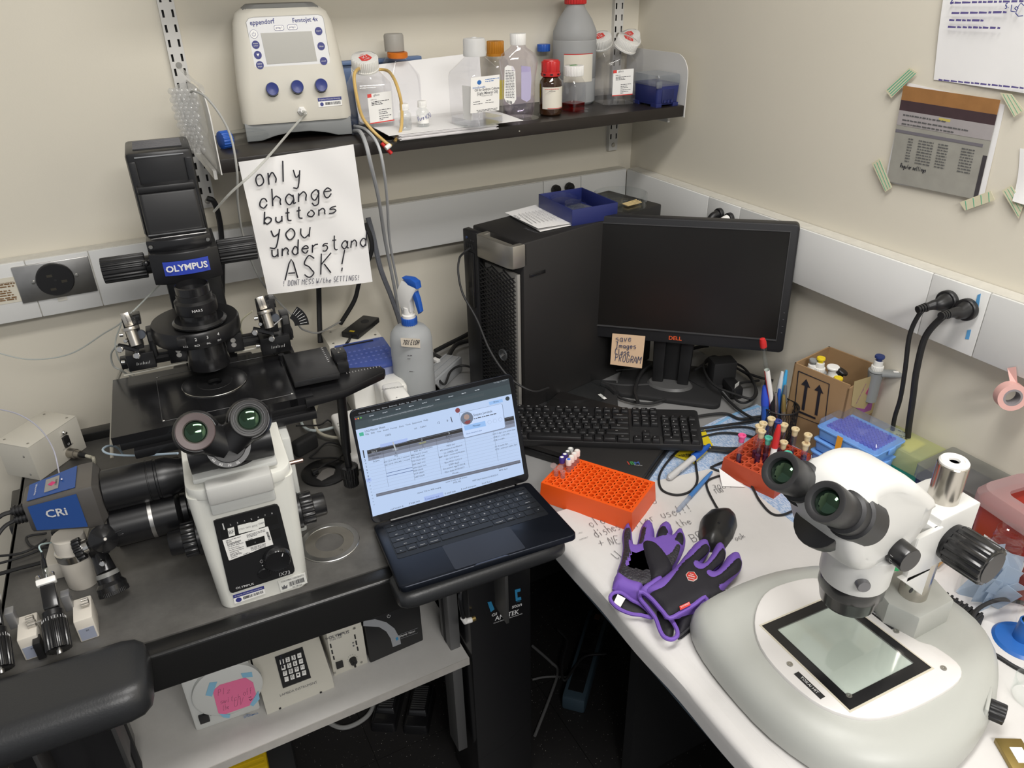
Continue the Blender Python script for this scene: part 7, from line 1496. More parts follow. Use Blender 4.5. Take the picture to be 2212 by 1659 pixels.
# ---- cables around the stand
CBL = (([(1378, 868), (1372, 840), (1390, 800), (1430, 780), (1500, 752), (1548, 745)], .0046, .02, 'thick black cable arching in front of the monitor neck'), ([(1322, 845), (1345, 862), (1400, 872), (1440, 862)], .0034, .006, 'black cable on the bench right of the empty dish'), ([(1300, 830), (1315, 836), (1332, 850)], .0075, .006, 'black cable joint beside the empty dish'),
 ([(1470, 905), (1560, 893), (1600, 905), (1650, 900), (1720, 912)], .0032, .004, 'black cord with moulded joint beside the keyboard end'), ([(1480, 930), (1590, 915), (1650, 905), (1700, 900)], .003, .006, 'black cord running to the mesh pen cup'), ([(1480, 955), (1560, 935), (1630, 945), (1645, 960), (1580, 968), (1480, 960)], .0026, .004, 'flattened black cord loop right of the keyboard'),
 ([(1470, 965), (1590, 975), (1620, 955), (1660, 915), (1690, 905)], .0038, .005, 'black cord between the keyboard and red tube rack'), ([(1470, 940), (1600, 922), (1640, 938), (1610, 975), (1545, 1005), (1540, 1012), (1580, 1025), (1640, 1040), (1690, 1046), (1712, 1058)], .0022, .004, 'thin black cord winding past the red tube rack'),
 ([(1500, 800), (1540, 778), (1600, 790), (1630, 830), (1625, 860), (1590, 852), (1540, 830), (1520, 790), (1545, 770), (1600, 800), (1640, 815), (1670, 822)], .003, .03, 'tangled black cord loops right of the monitor stand'), ([(1600, 800), (1620, 815), (1635, 850), (1610, 870), (1588, 860), (1595, 830), (1640, 822)], .003, .02, 'small black cord coil under the monitor corner'), ([(1525, 790), (1560, 850), (1620, 900), (1700, 915)], .0032, .008, 'black cord running diagonally to the mesh pen cup'),
 ([(1300, 825), (1350, 832), (1420, 828), (1470, 815)], .004, .008, 'thick black cable behind the monitor foot'), ([(1330, 800), (1400, 795), (1450, 800), (1520, 838)], .0025, .01, 'thin black cable crossing the monitor foot'))
for pts, r, dz, lb in CBL: cable('black_cable', [Pz(u, v, ZB+r+dz) for u, v in pts], r, RUB, lb)
t = thing('power_adapter', 'black power adapter block among the cables behind the monitor', 'adapter', Tr(Pz(1555, 830, ZB)) @ Rz(-20)); MB().box((0, 0, .035), (.06, .045, .07), .006).build('block', BLKM, t); MB().box((.01, -.05, .016), (.03, .06, .03), .005).build('plug', BLK, t)
tag(MB().box((0, 0, 0), (.02, .0006, .012)).build('cord_tag', WP2, None, Tr(Pz(1592, 832, ZB+.035)) @ Rz(20)), 'small white tag on the coiled cord', 'tag')
t = thing('grey_raceway_tray', 'light grey plastic tray standing left of the tower among cables', 'tray', Tr(.62, 1.585, ZB) @ Rz(38)); MB().box((0, 0, .02), (.14, .05, .04), .003).build('tray', mat('tray_light_grey', (.36, .37, .38), .5), t)
for i in range(3): MB().box((0, -.018+i*.018, .041), (.13, .003, .003)).build('rib', MATS['tray_light_grey'], t)
for pts, r, lb in (([(940, 758), (965, 745), (1010, 722), (1040, 700)], .006, 'thick black cord passing behind the spray bottle'), ([(935, 765), (962, 775), (985, 745), (1015, 735)], .006, 'second thick black cord looping behind the spray bottle'), ([(940, 810), (960, 830), (975, 800), (1005, 790), (1060, 810)], .003, 'black lead arching toward the tower foot'), ([(938, 770), (950, 780), (975, 785)], .004, 'short black lead with white plug')):
    cable('power_cable', [Pz(u, v, ZB+.03) for u, v in pts], r, RUB, lb, 'cord')
tag(MB().box((0, 0, 0), (.012, .02, .008), .001).build('white_plug', WP2, None, Tr(Pz(942, 778, ZB+.045)) @ Rz(20)), 'small white plug behind the spray bottle', 'plug')
# ================================================================== racks, boxes and small things on the bench
OR = mat('orange_rack', (.85, .10, .008), .4, sub=.15)
def rack(name, label, M, w_, d_, h_, nx, ny, r, m, lip=.004):
    t = thing(name, label, 'rack', M); b = MB()
    px_, py_ = w_/nx, d_/ny; k = 12
    for i in range(nx):
        for j in range(ny):
            cx, cy = -w_/2+(i+.5)*px_, -d_/2+(j+.5)*py_
            ho = [(cx+r*math.cos(2*PI*a/k+PI/4), cy+r*math.sin(2*PI*a/k+PI/4)) for a in range(k)]; sq_ = []
            for a in range(k):
                c, s = math.cos(2*PI*a/k+PI/4), math.sin(2*PI*a/k+PI/4); q = min(px_/2/max(1e-6, abs(c)), py_/2/max(1e-6, abs(s))); sq_.append((cx+c*q, cy+s*q))
            b.loft([[(p[0], p[1], 0) for p in sq_], [(p[0], p[1], 0) for p in ho], [(p[0], p[1], -.016) for p in ho]], cap=False); b.add([(p[0], p[1], -.016) for p in ho], [tuple(range(k))])
    top = b.build('well_deck', m, t)
    W2, D2 = w_/2+lip, d_/2+lip
    b = MB(); rim = [(-W2, -D2), (W2, -D2), (W2, D2), (-W2, D2)]; inn = [(-w_/2, -d_/2), (w_/2, -d_/2), (w_/2, d_/2), (-w_/2, d_/2)]
    b.loft([[(p[0], p[1], 0) for p in inn], [(p[0], p[1], .0004) for p in rim], [(p[0]*1.03, p[1]*1.04, -h_) for p in rim]], cap=False); b.build('skirt', m, t)
    return t
RM = Tr(.6912, .9832, .8435) @ Rz(-59.7) @ Ry(-1.)
rack('tube_rack', 'bright orange ninety-six well tube rack beside the laptop', RM, .178, .096, .0425, 12, 8, .0047, OR, .006)
CT_ = clear('tube_clear', (.92, .88, .88), .4, .1, 1.35, .2, (.85, .7, .7))
def ctube(i, j, cap, label, cm, kind=0):
    t = thing('micro_tube', label, 'tube', RM @ Tr(-.178/2+(i+.5)*.178/12, -.048+(j+.5)*.012, 0), 'small tubes in the orange rack')
    if kind: # flip-top microtube with open lid
        MB().lathe([(.0001, -.015), (.0030, -.012), (.0046, .002), (.0046, .013), (.0056, .0132), (.0056, .0145)], 18).build('tube', CT_, t); MB().lathe([(.0062, 0), (.0062, .002), (.0001, .0022)], 18, Tr(-.008, .004, .017) @ Rx(25)).build('lid', CT_, t)
    else:
        MB().lathe([(.0001, -.015), (.0048, -.014), (.0050, .018)], 18).build('tube', CT_, t); MB().lathe([(.0058, .016), (.0060, .027), (.0052, .0285), (.0001, .0287)], 20).build('cap', cm, t); MB().lathe([(.0035, .0288), (.0001, .0289)], 16).build('cap_disc', WP2 if cap != 'blue' else mat('blue_disc', (.04, .15, .75), .5), t)
PKW = mat('cap_pinkish', (.78, .66, .62), .4); PRP = mat('cap_purple', (.05, .03, .20), .4); GRYC = mat('cap_greyish', (.45, .45, .45), .4)
for i, j, c, m in ((0, 7, 'grey ringed white', GRYC), (1, 7, 'pinkish white', PKW), (0, 6, 'black ringed white', mat('cap_darkring', (.12, .12, .12), .4)), (1, 6, 'milky pink', PKW), (0, 5, 'dark purple', PRP), (1, 5, 'small white dotted', PKW), (0, 4, 'deep purple', PRP), (1, 4, 'blue', PKW)): ctube(i, j, c, 'small capped tube with %s cap in the orange rack' % c, m)
ctube(0, 2, 'open', 'open flip top tube at the rack corner', None, 1); ctube(1, 2, 'open', 'open flip top tube with lid spread beside another open tube', None, 1)
# red-orange rack with blood tubes
RR = Tr(1.042, .895, .840) @ Rz(15)
rack('tube_rack', 'dull red foam tube rack holding stoppered blood tubes', RR, .128, .108, .039, 8, 6, .0062, mat('red_rack', (.50, .07, .025), .5), .004)
TBG = clear('blood_tube', (.93, .88, .90), .4, .06, 1.4)
CREAM = mat('stopper_cream', (.66, .54, .33), .5); TEAL = mat('stopper_teal', (.10, .50, .38), .5); PINK = mat('stopper_pink', (.75, .10, .28), .5); NVY = mat('stopper_navy', (.03, .05, .22), .5); BLD = mat('dark_blood', (.035, .010, .05), .3)
rr_ = lambda x, y: (1560+x/5.29, 880+y/5.29)
for (x, y), m, z, lb in (((230, 312), PINK, .062, 'pink'), ((425, 205), CREAM, .075, 'cream, at the pad end of the red rack,'), ((472, 172), CREAM, .078, 'cream, behind two cream ones'), ((455, 262), CREAM, .072, 'cream over a paper label'), ((565, 118), CREAM, .083, 'cream, tallest beside the navy one'), ((640, 148), NVY, .078, 'navy blue'), ((710, 188), CREAM, .074, 'cream with a red mark'), ((840, 238), CREAM, .070, 'cream before the carton'), ((985, 305), CREAM, .066, 'cream against the blue boxes'), ((960, 405), CREAM, .050, 'cream low beside the blue boxes'), ((708, 388), CREAM, .046, 'cream deep in the rack'), ((755, 512), TEAL, .030, 'teal, deepest in the rack'), ((532, 338), TEAL, .056, 'teal')):
    P0 = Pz(*rr_(x, y), .840+z); t = thing('blood_tube', 'blood tube with %s stopper' % lb, 'tube', Tr(P0.x, P0.y, .840), 'blood tubes in the red rack')
    MB().lathe([(.0001, -.014), (.0050, -.011), (.0056, -.004), (.0056, z-.010)], 18, cap=False).build('tube', TBG, t); MB().lathe([(.0001, -.0135), (.0052, -.010), (.0052, .014), (.0001, .014)], 14).build('blood', BLD, t)
    MB().lathe([(.0050, z-.017), (.0056, z-.014), (.0060, z-.006), (.0080, z-.004), (.0082, z-.001), (.0072, z), (.0045, z-.0005), (.0035, z-.004), (.0001, z-.004)], 22).build('stopper', m, t)
# markers and pens
def pen(label, A, B, r, body, cap, capf, name='marker', clip=None, tip=None):
    d = B-A; T = axis(A, d); L_ = d.length; t = thing(name, label, name.replace('_', ' '), T)
    MB().lathe([(r*.55, 0), (r*.62, L_*.012), (r, L_*.03), (r, L_*(1-capf))], 20).build('barrel', body, t); MB().lathe([(r*1.08, L_*(1-capf)), (r*1.06, L_*.80), (r*.62, L_*.985), (r*.5, L_)], 20).build('cap', cap, t)
    if clip: MB().box((r*1.25, 0, L_*(1-capf*.55)), (r*.35, r*.7, L_*capf*.75), r*.1).build('clip', clip, t)
    return t, T, L_
GRB = mat('marker_grey', (.55, .55, .55), .4)
t, T, L_ = pen('red capped marker standing in the red tube rack', Pz(1664, 1010, .838), Pz(1683, 918, .935), .0060, WP2, RED, .52)
t, T, L_ = pen('grey marker with blue cap lying on the yellow bag', Pz(1443, 1034, ZB+.010), Pz(1533, 961, ZB+.022), .0066, GRB, BLUEC, .40, clip=BLUEC)
txt('Sharpie', .008, T @ Rz(0) @ Tr(0, 0, 0) if False else Tr(0, .0, L_*.22) @ Rz(200) @ Tr(.0068, 0, 0) @ Ry(90) @ Rz(90), INK, t); txt('SPECIAL', .005, Tr(0, 0, L_*.48) @ Rz(200) @ Tr(.0068, 0, 0) @ Ry(90) @ Rz(90), INK, t)
t, T, L_ = pen('blue stick pen with clear cap lying on the paper', Pz(1463, 1104, ZB+.008), Pz(1538, 1019, ZB+.009), .0042, clear('pen_cap_clear', (.8, .85, .92), .3, .2, 1.3, .4, (.7, .78, .9)), mat('pen_blue', (.06, .20, .50), .3), .66)
txt('BIC round stic', .005, Tr(0, 0, L_*.62) @ Rz(200) @ Tr(.0048, 0, 0) @ Ry(90) @ Rz(90), WINK, t)
t, T, L_ = pen('black capped marker lying between the glove and microscope base', Pz(1545, 1283, ZB+.010), Pz(1677, 1276, ZB+.010), .0060, WP2, BLK, .36)
txt('617', .006, Tr(0, 0, L_*.50) @ Rz(180) @ Tr(.0062, 0, 0) @ Ry(90) @ Rz(-90), INK, t)
t = thing('yellow_bag', 'flat yellow plastic packet with black print under the grey marker', 'packet', Tr(0, 0, ZB)); q = [Pz(*c, ZB+.004) for c in ((1455, 985), (1522, 930), (1540, 965), (1500, 1002))]
MB().add([(p.x, p.y, .004) for p in q], [(0, 1, 2, 3)]).build('packet', mat('packet_yellow', (.72, .56, .02), .4), t, solid=.003); Face(Tr(0, 0, ZB+.0076), t, Tr(0, 0, ZB)).print([(1466+i*5, 984-i*1, 1484+i*5, 988-i*2) for i in range(4)], INK, .0022)
# mouse and cord
MP = [(1558, 1111), (1530, 1114), (1512, 1130), (1508, 1155), (1512, 1180), (1530, 1192), (1546, 1193), (1566, 1186), (1583, 1163), (1592, 1138), (1590, 1125), (1578, 1113)]
t = thing('mouse', 'black wired mouse resting on the paper beside the glove', 'mouse', Tr(0, 0, ZB+.003)); pl = [(Pz(*q, ZB+.004).x, Pz(*q, ZB+.004).y) for q in MP]
vs, fs = pillow(pl, .030, .036, .004, .004); MB().add(vs, fs).loft([[(*p, .004) for p in pl], [(p[0], p[1], 0) for p in pl]], cap=False).build('shell', mat('mouse_black', (.012, .012, .012), .38), t, auto=70)
Face(Tr(0, 0, ZB+.032), t, Tr(0, 0, ZB+.003)).text('DELL', (1541, 1128), (1556, 1126), GREYINK); MB().tube([(Pz(1562, 1113, ZB+.018)-V(0, 0, ZB+.003)), (Pz(1561, 1122, ZB+.028)-V(0, 0, ZB+.003)), (Pz(1552, 1130, ZB+.036)-V(0, 0, ZB+.003))], .0025, 6).build('scroll_wheel', BLKM, t)
cable('thin_cable', [Pz(u, v, ZB+.0062) for u, v in ((1560, 1112), (1545, 1090), (1528, 1055), (1530, 1038), (1560, 1027), (1590, 1028), (1620, 1045), (1640, 1080), (1665, 1108), (1690, 1112), (1720, 1100))], .0022, RUB, 'thin mouse cord curling over the paper', 'cord')
cable('loop_cord', [Pz(u, v, ZB+.0062) for u, v in ((1470, 970), (1440, 1000), (1424, 1030), (1430, 1058), (1460, 1069), (1490, 1062), (1506, 1040), (1504, 1010), (1500, 985))], .0024, RUB, 'thin black cord loop lying under the grey marker', 'cord')
# mesh pen cup
PC = Tr(Pz(1684, 876, ZB+.105).x+.004, Pz(1684, 876, ZB+.105).y, ZB); t = thing('pen_cup', 'black wire mesh pen cup packed with pens', 'pen cup', PC)
b = MB()
for i in range(44):
    for s in (1, -1): b.tube([(.036*math.cos(2*PI*i/44+s*.5*k/5), .036*math.sin(2*PI*i/44+s*.5*k/5), .004+.098*k/5) for k in range(6)], .0007, 3, 1)
o = b.build('mesh_wall', BLKM, t, auto=0); o['kind'] = 'stuff'; MB().lathe([(.0001, .001), (.036, .001), (.036, .004)], 32).build('bottom', BLKM, t)
for z in (.003, .103): MB().tube([(.0365*math.cos(2*PI*k/32), .0365*math.sin(2*PI*k/32), z) for k in range(32)], .0018, 6, 1, closed=True).build('rim', BLK, t)
PO = PC.translation
def inpen(u, v, dx, dy, r, body, cap, label, z=None, capf=.3, name='pen'):
    A = PO+V(dx, dy, .006); d = ray(u, v); k = (A.xy-CAM.xy).length/d.xy.length; B = CAM+d*k; return pen(label, A, B, r, body, cap, capf, name)
inpen(1657, 812, -.018, .012, .0055, GRB, BLK, 'grey marker with black cap in the mesh pen cup', capf=.22); inpen(1690, 803, .004, .016, .0052, GRB, mat('cap_grey_light', (.60, .62, .63), .4), 'marker with light grey cap in the mesh pen cup'); inpen(1699, 800, .012, .01, .0045, mat('pen_sky', (.05, .35, .65), .3), mat('pen_sky', (.05, .35, .65), .3), 'sky blue pen in the mesh pen cup')
inpen(1652, 833, -.024, .0, .0075, BLUEC, mat('cap_royal', (.03, .08, .55), .4), 'royal blue capped highlighter in the mesh pen cup'); inpen(1684, 840, .002, .0, .0045, BLUEC, BLUEC, 'dark blue pen in the middle of the mesh pen cup'); inpen(1697, 832, .012, -.004, .0052, BLKM, mat('cap_slate', (.12, .13, .14), .4), 'slate grey marker in the mesh pen cup'); inpen(1676, 848, -.006, -.016, .0042, CHR, STL, 'chrome pen with polished top in the mesh pen cup'); inpen(1693, 853, .008, -.018, .0048, mat('pen_gold', (.45, .38, .28), .3, .7), mat('pen_gold2', (.55, .42, .15), .3, .8), 'champagne metal pen in the mesh pen cup'); inpen(1668, 845, -.014, -.01, .0042, BLK, BLK, 'black pen leaning in the mesh pen cup')
A, B = PO+V(.002, .0, .03), None; d = ray(1647, 733); k = (A.xy-CAM.xy).length/d.xy.length*.97; B = CAM+d*k
T = axis(A, B-A); L_ = (B-A).length; t = thing('sealed_rod', 'long glass rod with red cap and red label leaning out of the pen cup', 'rod', T); MB().lathe([(.0050, 0), (.0050, L_)], 16).build('glass', GLS, t); MB().lathe([(.0066, L_-.018), (.0068, L_-.006), (.0050, L_+.001), (.0001, L_+.002)], 18).build('cap', RED, t)
MB().lathe([(.0054, L_*.28), (.0054, L_*.70)], 18, cap=False).build('label', WP2, t); MB().lathe([(.0056, L_*.28), (.0056, L_*.70)], 12, cap=False, a0=math.radians(-170), a1=math.radians(-70)).build('label_band', GRED, t); txt('SIGMA-ALDRICH', .0085, Tr(0, 0, L_*.49) @ Rz(-120) @ Tr(.0058, 0, 0) @ Ry(90), WINK, t)
# cardboard carton with pipettes
BXM = Tr(1.158, .967, ZB) @ Rz(-80.7); KRF = mat('kraft_card', (.33, .205, .10), .75, bump=.1, bscale=120, vary=.1, vscale=25)
t = thing('cardboard_carton', 'open brown cardboard carton with printed up arrows', 'box', BXM); cw, cd_, chh = .124, .122, .190
for c, d in (((cw/2, .0015, chh/2), (cw, .003, chh)), ((cw/2, cd_-.0015, chh/2), (cw, .003, chh)), ((.0015, cd_/2, chh/2), (.003, cd_, chh)), ((cw-.0015, cd_/2, chh/2-.004), (.003, cd_, chh-.008)), ((cw/2, cd_/2, .0015), (cw, cd_, .003))): MB().box(c, d).build('panel', KRF, t)
f = Face(BXM @ Tr(0, -.0006, 0) @ Rx(90), t, BXM); k4 = lambda x, y: (1640+x/4.233, 720+y/4.233)
for pts in ([(360, 345), (642, 465), (598, 850), (318, 740)],): f.line([k4(*p) for p in pts]+[k4(*pts[0])], .0012, INK, 'print_frame', .0004)
for x, y, x2, y2 in ((432, 418, 400, 700), (552, 470, 520, 748)): f.poly([k4(x, y), k4(x+34, y+82), k4(x+12, y+72), k4(x2+12, y2+5), k4(x2-12, y2-5), k4(x-14, y+60), k4(x-46, y+48)], INK, 'arrow', .0001, .0005)
f.poly([k4(357, 703), k4(515, 770), k4(515, 786), k4(357, 720)], INK, 'print_bar', .0001, .0005)
f = Face(BXM @ Tr(cw+.0006, 0, 0) @ Rz(90) @ Rx(90), t, BXM); f.poly([k4(870, 440), k4(1130, 360), k4(1075, 700), k4(995, 745), k4(840, 660)], mat('carton_tape', (.42, .33, .16), .4), 'parcel_tape', 0, .0004); f.poly([k4(1015, 470), k4(1110, 415), k4(1118, 470), k4(1085, 575), k4(1010, 605), k4(970, 545)], mat('carton_magenta', (.36, .06, .14), .6), 'print_mark', .0003, .0008); f.poly([k4(880, 680), k4(960, 690), k4(1010, 620), k4(1035, 622), k4(1020, 700), k4(950, 725)], mat('carton_violet', (.28, .07, .26), .6), 'print_mark', .0003, .0008); f.text('www.sigma', k4(885, 645), k4(975, 460), MATS['carton_violet'], ya=.8)
def pipette(u, v, zt, cap, label, big=1., tilt=(0, 0)):
    P0 = Pz(u, v, zt); t = thing('pipette', label, 'pipette', Tr(P0) @ Rx(tilt[0]) @ Ry(tilt[1])); PG = mat('pipette_grey', (.26, .27, .27), .45)
    MB().lathe([(.0055*big, -.012), (.0055*big, -.004), (.0085*big, -.003), (.0088*big, 0), (.0080*big, .002), (.0001, .0022)], 22).build('push_button', cap, t)
    MB().lathe([(.0095, -.022), (.0085, -.010), (.0055, -.009)], 24).build('plunger_sleeve', WPL, t); MB().prism(ribs(.0112, .0118, 20), -.030, -.020, .001).build('dial_ring', WPL, t); MB().lathe([(.016, -.032), (.0155, -.030), (.010, -.029)], 24).lathe([(.0125, -.10), (.0135, -.05), (.016, -.034)], 24).build('body', PG, t); return t
pipette(1774, 774, ZB+0.201, mat('cap_yellow', (.78, .58, .02), .35), 'pipette with tall yellow button in the carton'); pipette(1757, 778, ZB+0.194, MATS['pipette_grey'] if 'pipette_grey' in MATS else GRB, 'pipette with grey button in the carton', .95); pipette(1800, 793, ZB+0.179, WP2, 'pipette with wide white button in the carton', 1.5); pipette(1820, 802, ZB+0.174, BLK, 'pipette with black button in the carton', 1.4, (20, 20)); pipette(1811, 817, ZB+0.175, MATS['cap_yellow'], 'pipette with short yellow button near the carton wall', 1.05)
t = pipette(1901, 770, ZB+0.225, mat('cap_navy', (.02, .04, .16), .35), 'pipette with navy button hooked over the carton edge', 1.1); MB().box((.030, -.006, -.034), (.05, .022, .010), .004, Rz(-35)).build('finger_hook', MATS['pipette_grey'], t); MB().box((.034, -.008, -.0285), (.010, .006, .001), .0003, Rz(-35)).build('volume_plate', WP2, t)
# stacked blue pcr boxes
BXB = clear('pcr_box_blue', (.30, .50, .90), .4, .12, 1.35, .72, (.13, .36, .80)); BBO = mat('pcr_blue_solid', (.16, .36, .76), .4)
BM = Tr(1.166, .797, ZB) @ Rz(3)
def pcrbox(k, label):
    M = BM @ Tr(.002*k, -.001*k, k*.0285) @ Rz(k*.8) @ Sc(.97, 1, 1); t = thing('pcr_box', label, 'box', M, 'stacked blue boxes')
    MB().taper(rrect(.088, .122, .006, 3), 0, rrect(.092, .126, .006, 3), .022, .001).build('base', BBO, t); MB().prism(rrect(.098, .132, .006, 3), .021, .025, .0008).build('flange', BBO, t); MB().box((0, -.067, .020), (.018, .004, .012), .001).build('latch', BBO, t)
    return t
pcrbox(0, 'blue plastic tube box at the bottom of the stack'); pcrbox(1, 'blue plastic tube box second above the bench in the stack'); pcrbox(2, 'blue plastic tube box directly under the lidded one'); t = pcrbox(3, 'blue plastic tube box with clear lid on top of the stack')
b = MB().prism(rrect(.0078, .0078, .0038, 3), .0245, .0265)
src = None
for i in range(8):
    for j in range(12):
        M = Tr(-.0315+i*.009, -.0495+j*.009, 0)
        if src is None: src = MB().lathe([(.0041, .024), (.0041, .0285), (.0032, .0285), (.0030, .025)], 10, cap=False).build('well', clear('well_violet', (.6, .6, .95), .3, .2, 1.3, .7, (.30, .33, .80)) , t, M)
        else: inst(src, 'well', t, M)
MB().loft([[(p[0], p[1], z) for p in rrect(a, c, .006, 3)] for z, a, c in ((.025, .096, .130), (.040, .093, .127), (.044, .086, .120))], cap=False).add([(p[0], p[1], .044) for p in rrect(.086, .120, .006, 3)], [tuple(range(16))]).build('lid', clear('lid_pale', (.88, .92, .98), .5, .08, 1.35, .06), t)
MB().box((-.052, .01, .012), (.001, .012, .034)).build('orange_tape', mat('orange_tape', (.75, .32, .02), .5), t)
# green and yellow tip box
t = thing('tip_box', 'green tip box with frosted yellow lid beside the right wall', 'box', Tr(1.243, .738, ZB) @ Rz(4)); MB().taper(rrect(.078, .112, .006, 3), 0, rrect(.082, .118, .006, 3), .062, .001).build('base', mat('tip_green', (.005, .17, .11), .4), t); YL = clear('lid_frost_yellow', (.9, .9, .6), .4, .25, 1.3, .68, (.66, .68, .38))
MB().taper(rrect(.084, .120, .006, 3), .060, rrect(.078, .112, .008, 3), .098, .004).build('lid', YL, t); MB().box((0, .01, .094), (.05, .06, .002)).build('label', mat('lid_label', (.66, .62, .25), .6), t); Face(t.matrix_world @ Tr(0, 0, .0988), t, t.matrix_world.copy()).print([(1940, 930, 1955, 935), (1935, 938, 1958, 945), (1945, 944, 1960, 949)], INK, .003)
# navy box with clear lid against the wall, small orange box
t = thing('storage_box', 'navy storage box with cloudy clear lid behind the sharps bin', 'box', Tr(1.235, .60, ZB) @ Rz(2)); MB().taper(rrect(.10, .145, .006, 3), 0, rrect(.105, .15, .006, 3), .085, .001).build('base', mat('storage_navy', (.012, .014, .05), .4), t); MB().loft([[(p[0], p[1], z) for p in rrect(a, c, .006, 3)] for z, a, c in ((.080, .110, .155), (.108, .110, .155))], cap=False).add([(p[0], p[1], .108) for p in rrect(.11, .155, .006, 3)], [tuple(range(16))]).build('lid', clear('lid_cloudy', (.75, .76, .74), .4, .2, 1.3, .35, (.42, .42, .40)), t); MB().box((-.056, -.01, .092), (.004, .04, .012), .001).build('latch', CLR, t)
t = thing('orange_strip_box', 'small clear box of orange strips behind the microscope pillar', 'box', Tr(1.10, .58, ZB) @ Rz(10)); MB().box((0, 0, .022), (.05, .09, .044), .003).build('shell', CLR, t); MB().box((0, 0, .024), (.044, .08, .03), .002).build('strips', mat('strip_orange', (.62, .30, .04), .5), t)
# sharps bin
t = thing('sharps_bin', 'red sharps bin with frosted pink lid and white warning label', 'bin', Tr(1.185, .465, ZB) @ Rz(-8)); SW = t.matrix_world.copy()
MB().taper(rrect(.095, .13, .02, 5), 0, rrect(.115, .15, .024, 5), .135, .002).build('body', mat('sharps_red', (.32, .025, .012), .4), t); LP = clear('sharps_lid', (.85, .68, .68), .4, .25, 1.3, .62, (.66, .50, .50))
b = MB().loft([[(p[0], p[1], z) for p in rrect(a, c, .026, 5)] for z, a, c in ((.130, .124, .160), (.146, .124, .160), (.158, .110, .145))], cap=False); ou, iu = rrect(.110, .145, .026, 5), rrect(.060, .085, .014, 5); b.loft([[(p[0], p[1], .158) for p in ou], [(p[0], p[1], .157) for p in iu], [(p[0], p[1], .150) for p in iu]], cap=False); b.build('lid', LP, t)
LBM = Tr(-.0535, .0, .068) @ Rz(-90) @ Rx(90) @ Rx(-4.2); MB().prism(rrect(.075, .10, .004), 0, .0006).build('label', WP2, t, LBM @ Tr(0, 0, .0004))
for s, y, z in (('Infectious Waste', .024, .007), ('CONTAINER', .014, .007), ('DO NOT FILL ABOVE THIS LINE', .003, .0036)): txt(s, z, LBM @ Tr(.006, y+.01, .0014), INK, t)
for x in (.012, .026): MB(LBM).prism([(x-.004, -.006), (x, .0), (x+.004, -.006), (x+.001, -.005), (x+.001, -.016), (x-.001, -.016), (x-.001, -.005)], .0012, .0016).build('arrow', INK, t)
# clear square bottle with wrappers
t = thing('wrapper_bottle', 'open clear square bottle stuffed with paper wrappers and marked in blue', 'bottle', Tr(1.088, .452, ZB) @ Rz(28)); BW_ = t.matrix_world.copy()
MB().loft([[(p[0], p[1], z) for p in rrect(k, k, r, 5)] for z, k, r in ((0, .082, .012), (.004, .088, .014), (.085, .088, .014), (.096, .082, .016), (.118, .046, .0228), (.122, .044, .0218))], cap=False).lathe([(.0215, .120), (.0235, .124), (.0215, .128), (.0215, .134), (.023, .136), (.0215, .139), (.0215, .150), (.0195, .150)], 30, cap=False).build('body', GIB, t)
WRP = clear('wrapper', (.85, .9, .95), .3, .3, 1.2, .6, (.62, .72, .82)); rnd = random.Random(4)
for i in range(14): MB().add([(-.012, -.03, 0), (.012, -.03, 0), (.012, .03, .006), (-.012, .03, 0)], [(0, 1, 2, 3)]).build('wrapper', WRP, t, Tr(rnd.uniform(-.022, .022), rnd.uniform(-.022, .022), .035+rnd.uniform(-.012, .045)) @ Euler((rnd.uniform(.7, 1.9), rnd.uniform(-.5, .5), rnd.uniform(0, 6))).to_matrix().to_4x4(), solid=.0006)
f = Face(BW_ @ Tr(-.0448, 0, 0) @ Rz(-90) @ Rx(90), t, BW_); f.hand([('TIP', (2128, 1222), (2166, 1212), 18)], BLUEINK, .0009, seed=2)
# blue stand with yellow tube and lead, black finned block, beaker, slide holder
t = thing('burner_stand', 'blue round stand holding a small yellow filled glass tube', 'stand', Tr(1.058, .375, ZB)); MB().lathe([(.038, 0), (.040, .004), (.036, .008), (.014, .011), (.0125, .045), (.010, .046), (.010, .02), (.0001, .02)], 40).build('base', mat('stand_blue', (.02, .12, .42), .35), t)
MB().lathe([(.0001, .022), (.0085, .022), (.0085, .085), (.004, .092), (.004, .105)], 20, cap=False).build('glass_tube', GLS, t); MB().lathe([(.0001, .024), (.0075, .024), (.0075, .060), (.0001, .060)], 16).build('yellow_fill', mat('fill_yellow', (.55, .55, .05), .4), t); MB().lathe([(.0095, .086), (.0095, .094)], 20).build('purple_ring', mat('ring_purple', (.10, .06, .30), .4), t)
cable('stand_lead', [Pz(u, v, ZB+.008+dz) for u, v, dz in ((2096, 1385, 0), (2110, 1400, 0), (2100, 1360, .02), (2105, 1325, .03), (2130, 1305, .03), (2165, 1295, .03), (2200, 1300, .02), (2240, 1310, 0))], .0034, RUB, 'black lead curling around the blue stand')
cable('stand_lead', [Pz(u, v, ZB+.006) for u, v in ((2094, 1382), (2120, 1402), (2150, 1415), (2190, 1440), (2240, 1465))], .0036, RUB, 'black lead passing in front of the blue stand')
t = thing('finned_block', 'black finned rubber block beside the microscope pillar', 'block', Tr(1.008, .462, ZB) @ Rz(98)); MB().box((0, 0, .014), (.085, .036, .028), .002).build('block', BLKM, t)
for i in range(11): MB().box((-.038+i*.0076, 0, .0295), (.0035, .035, .004), .0006).build('fin', BLKM, t)
t = thing('glass_beaker', 'clear glass beaker cut by the bench side', 'beaker', Tr(Pz(2225, 1512, ZB))); MB().lathe([(.0001, .001), (.022, .001), (.026, .012), (.027, .035), (.0255, .036)], 32, cap=False).build('glass', GLS, t)
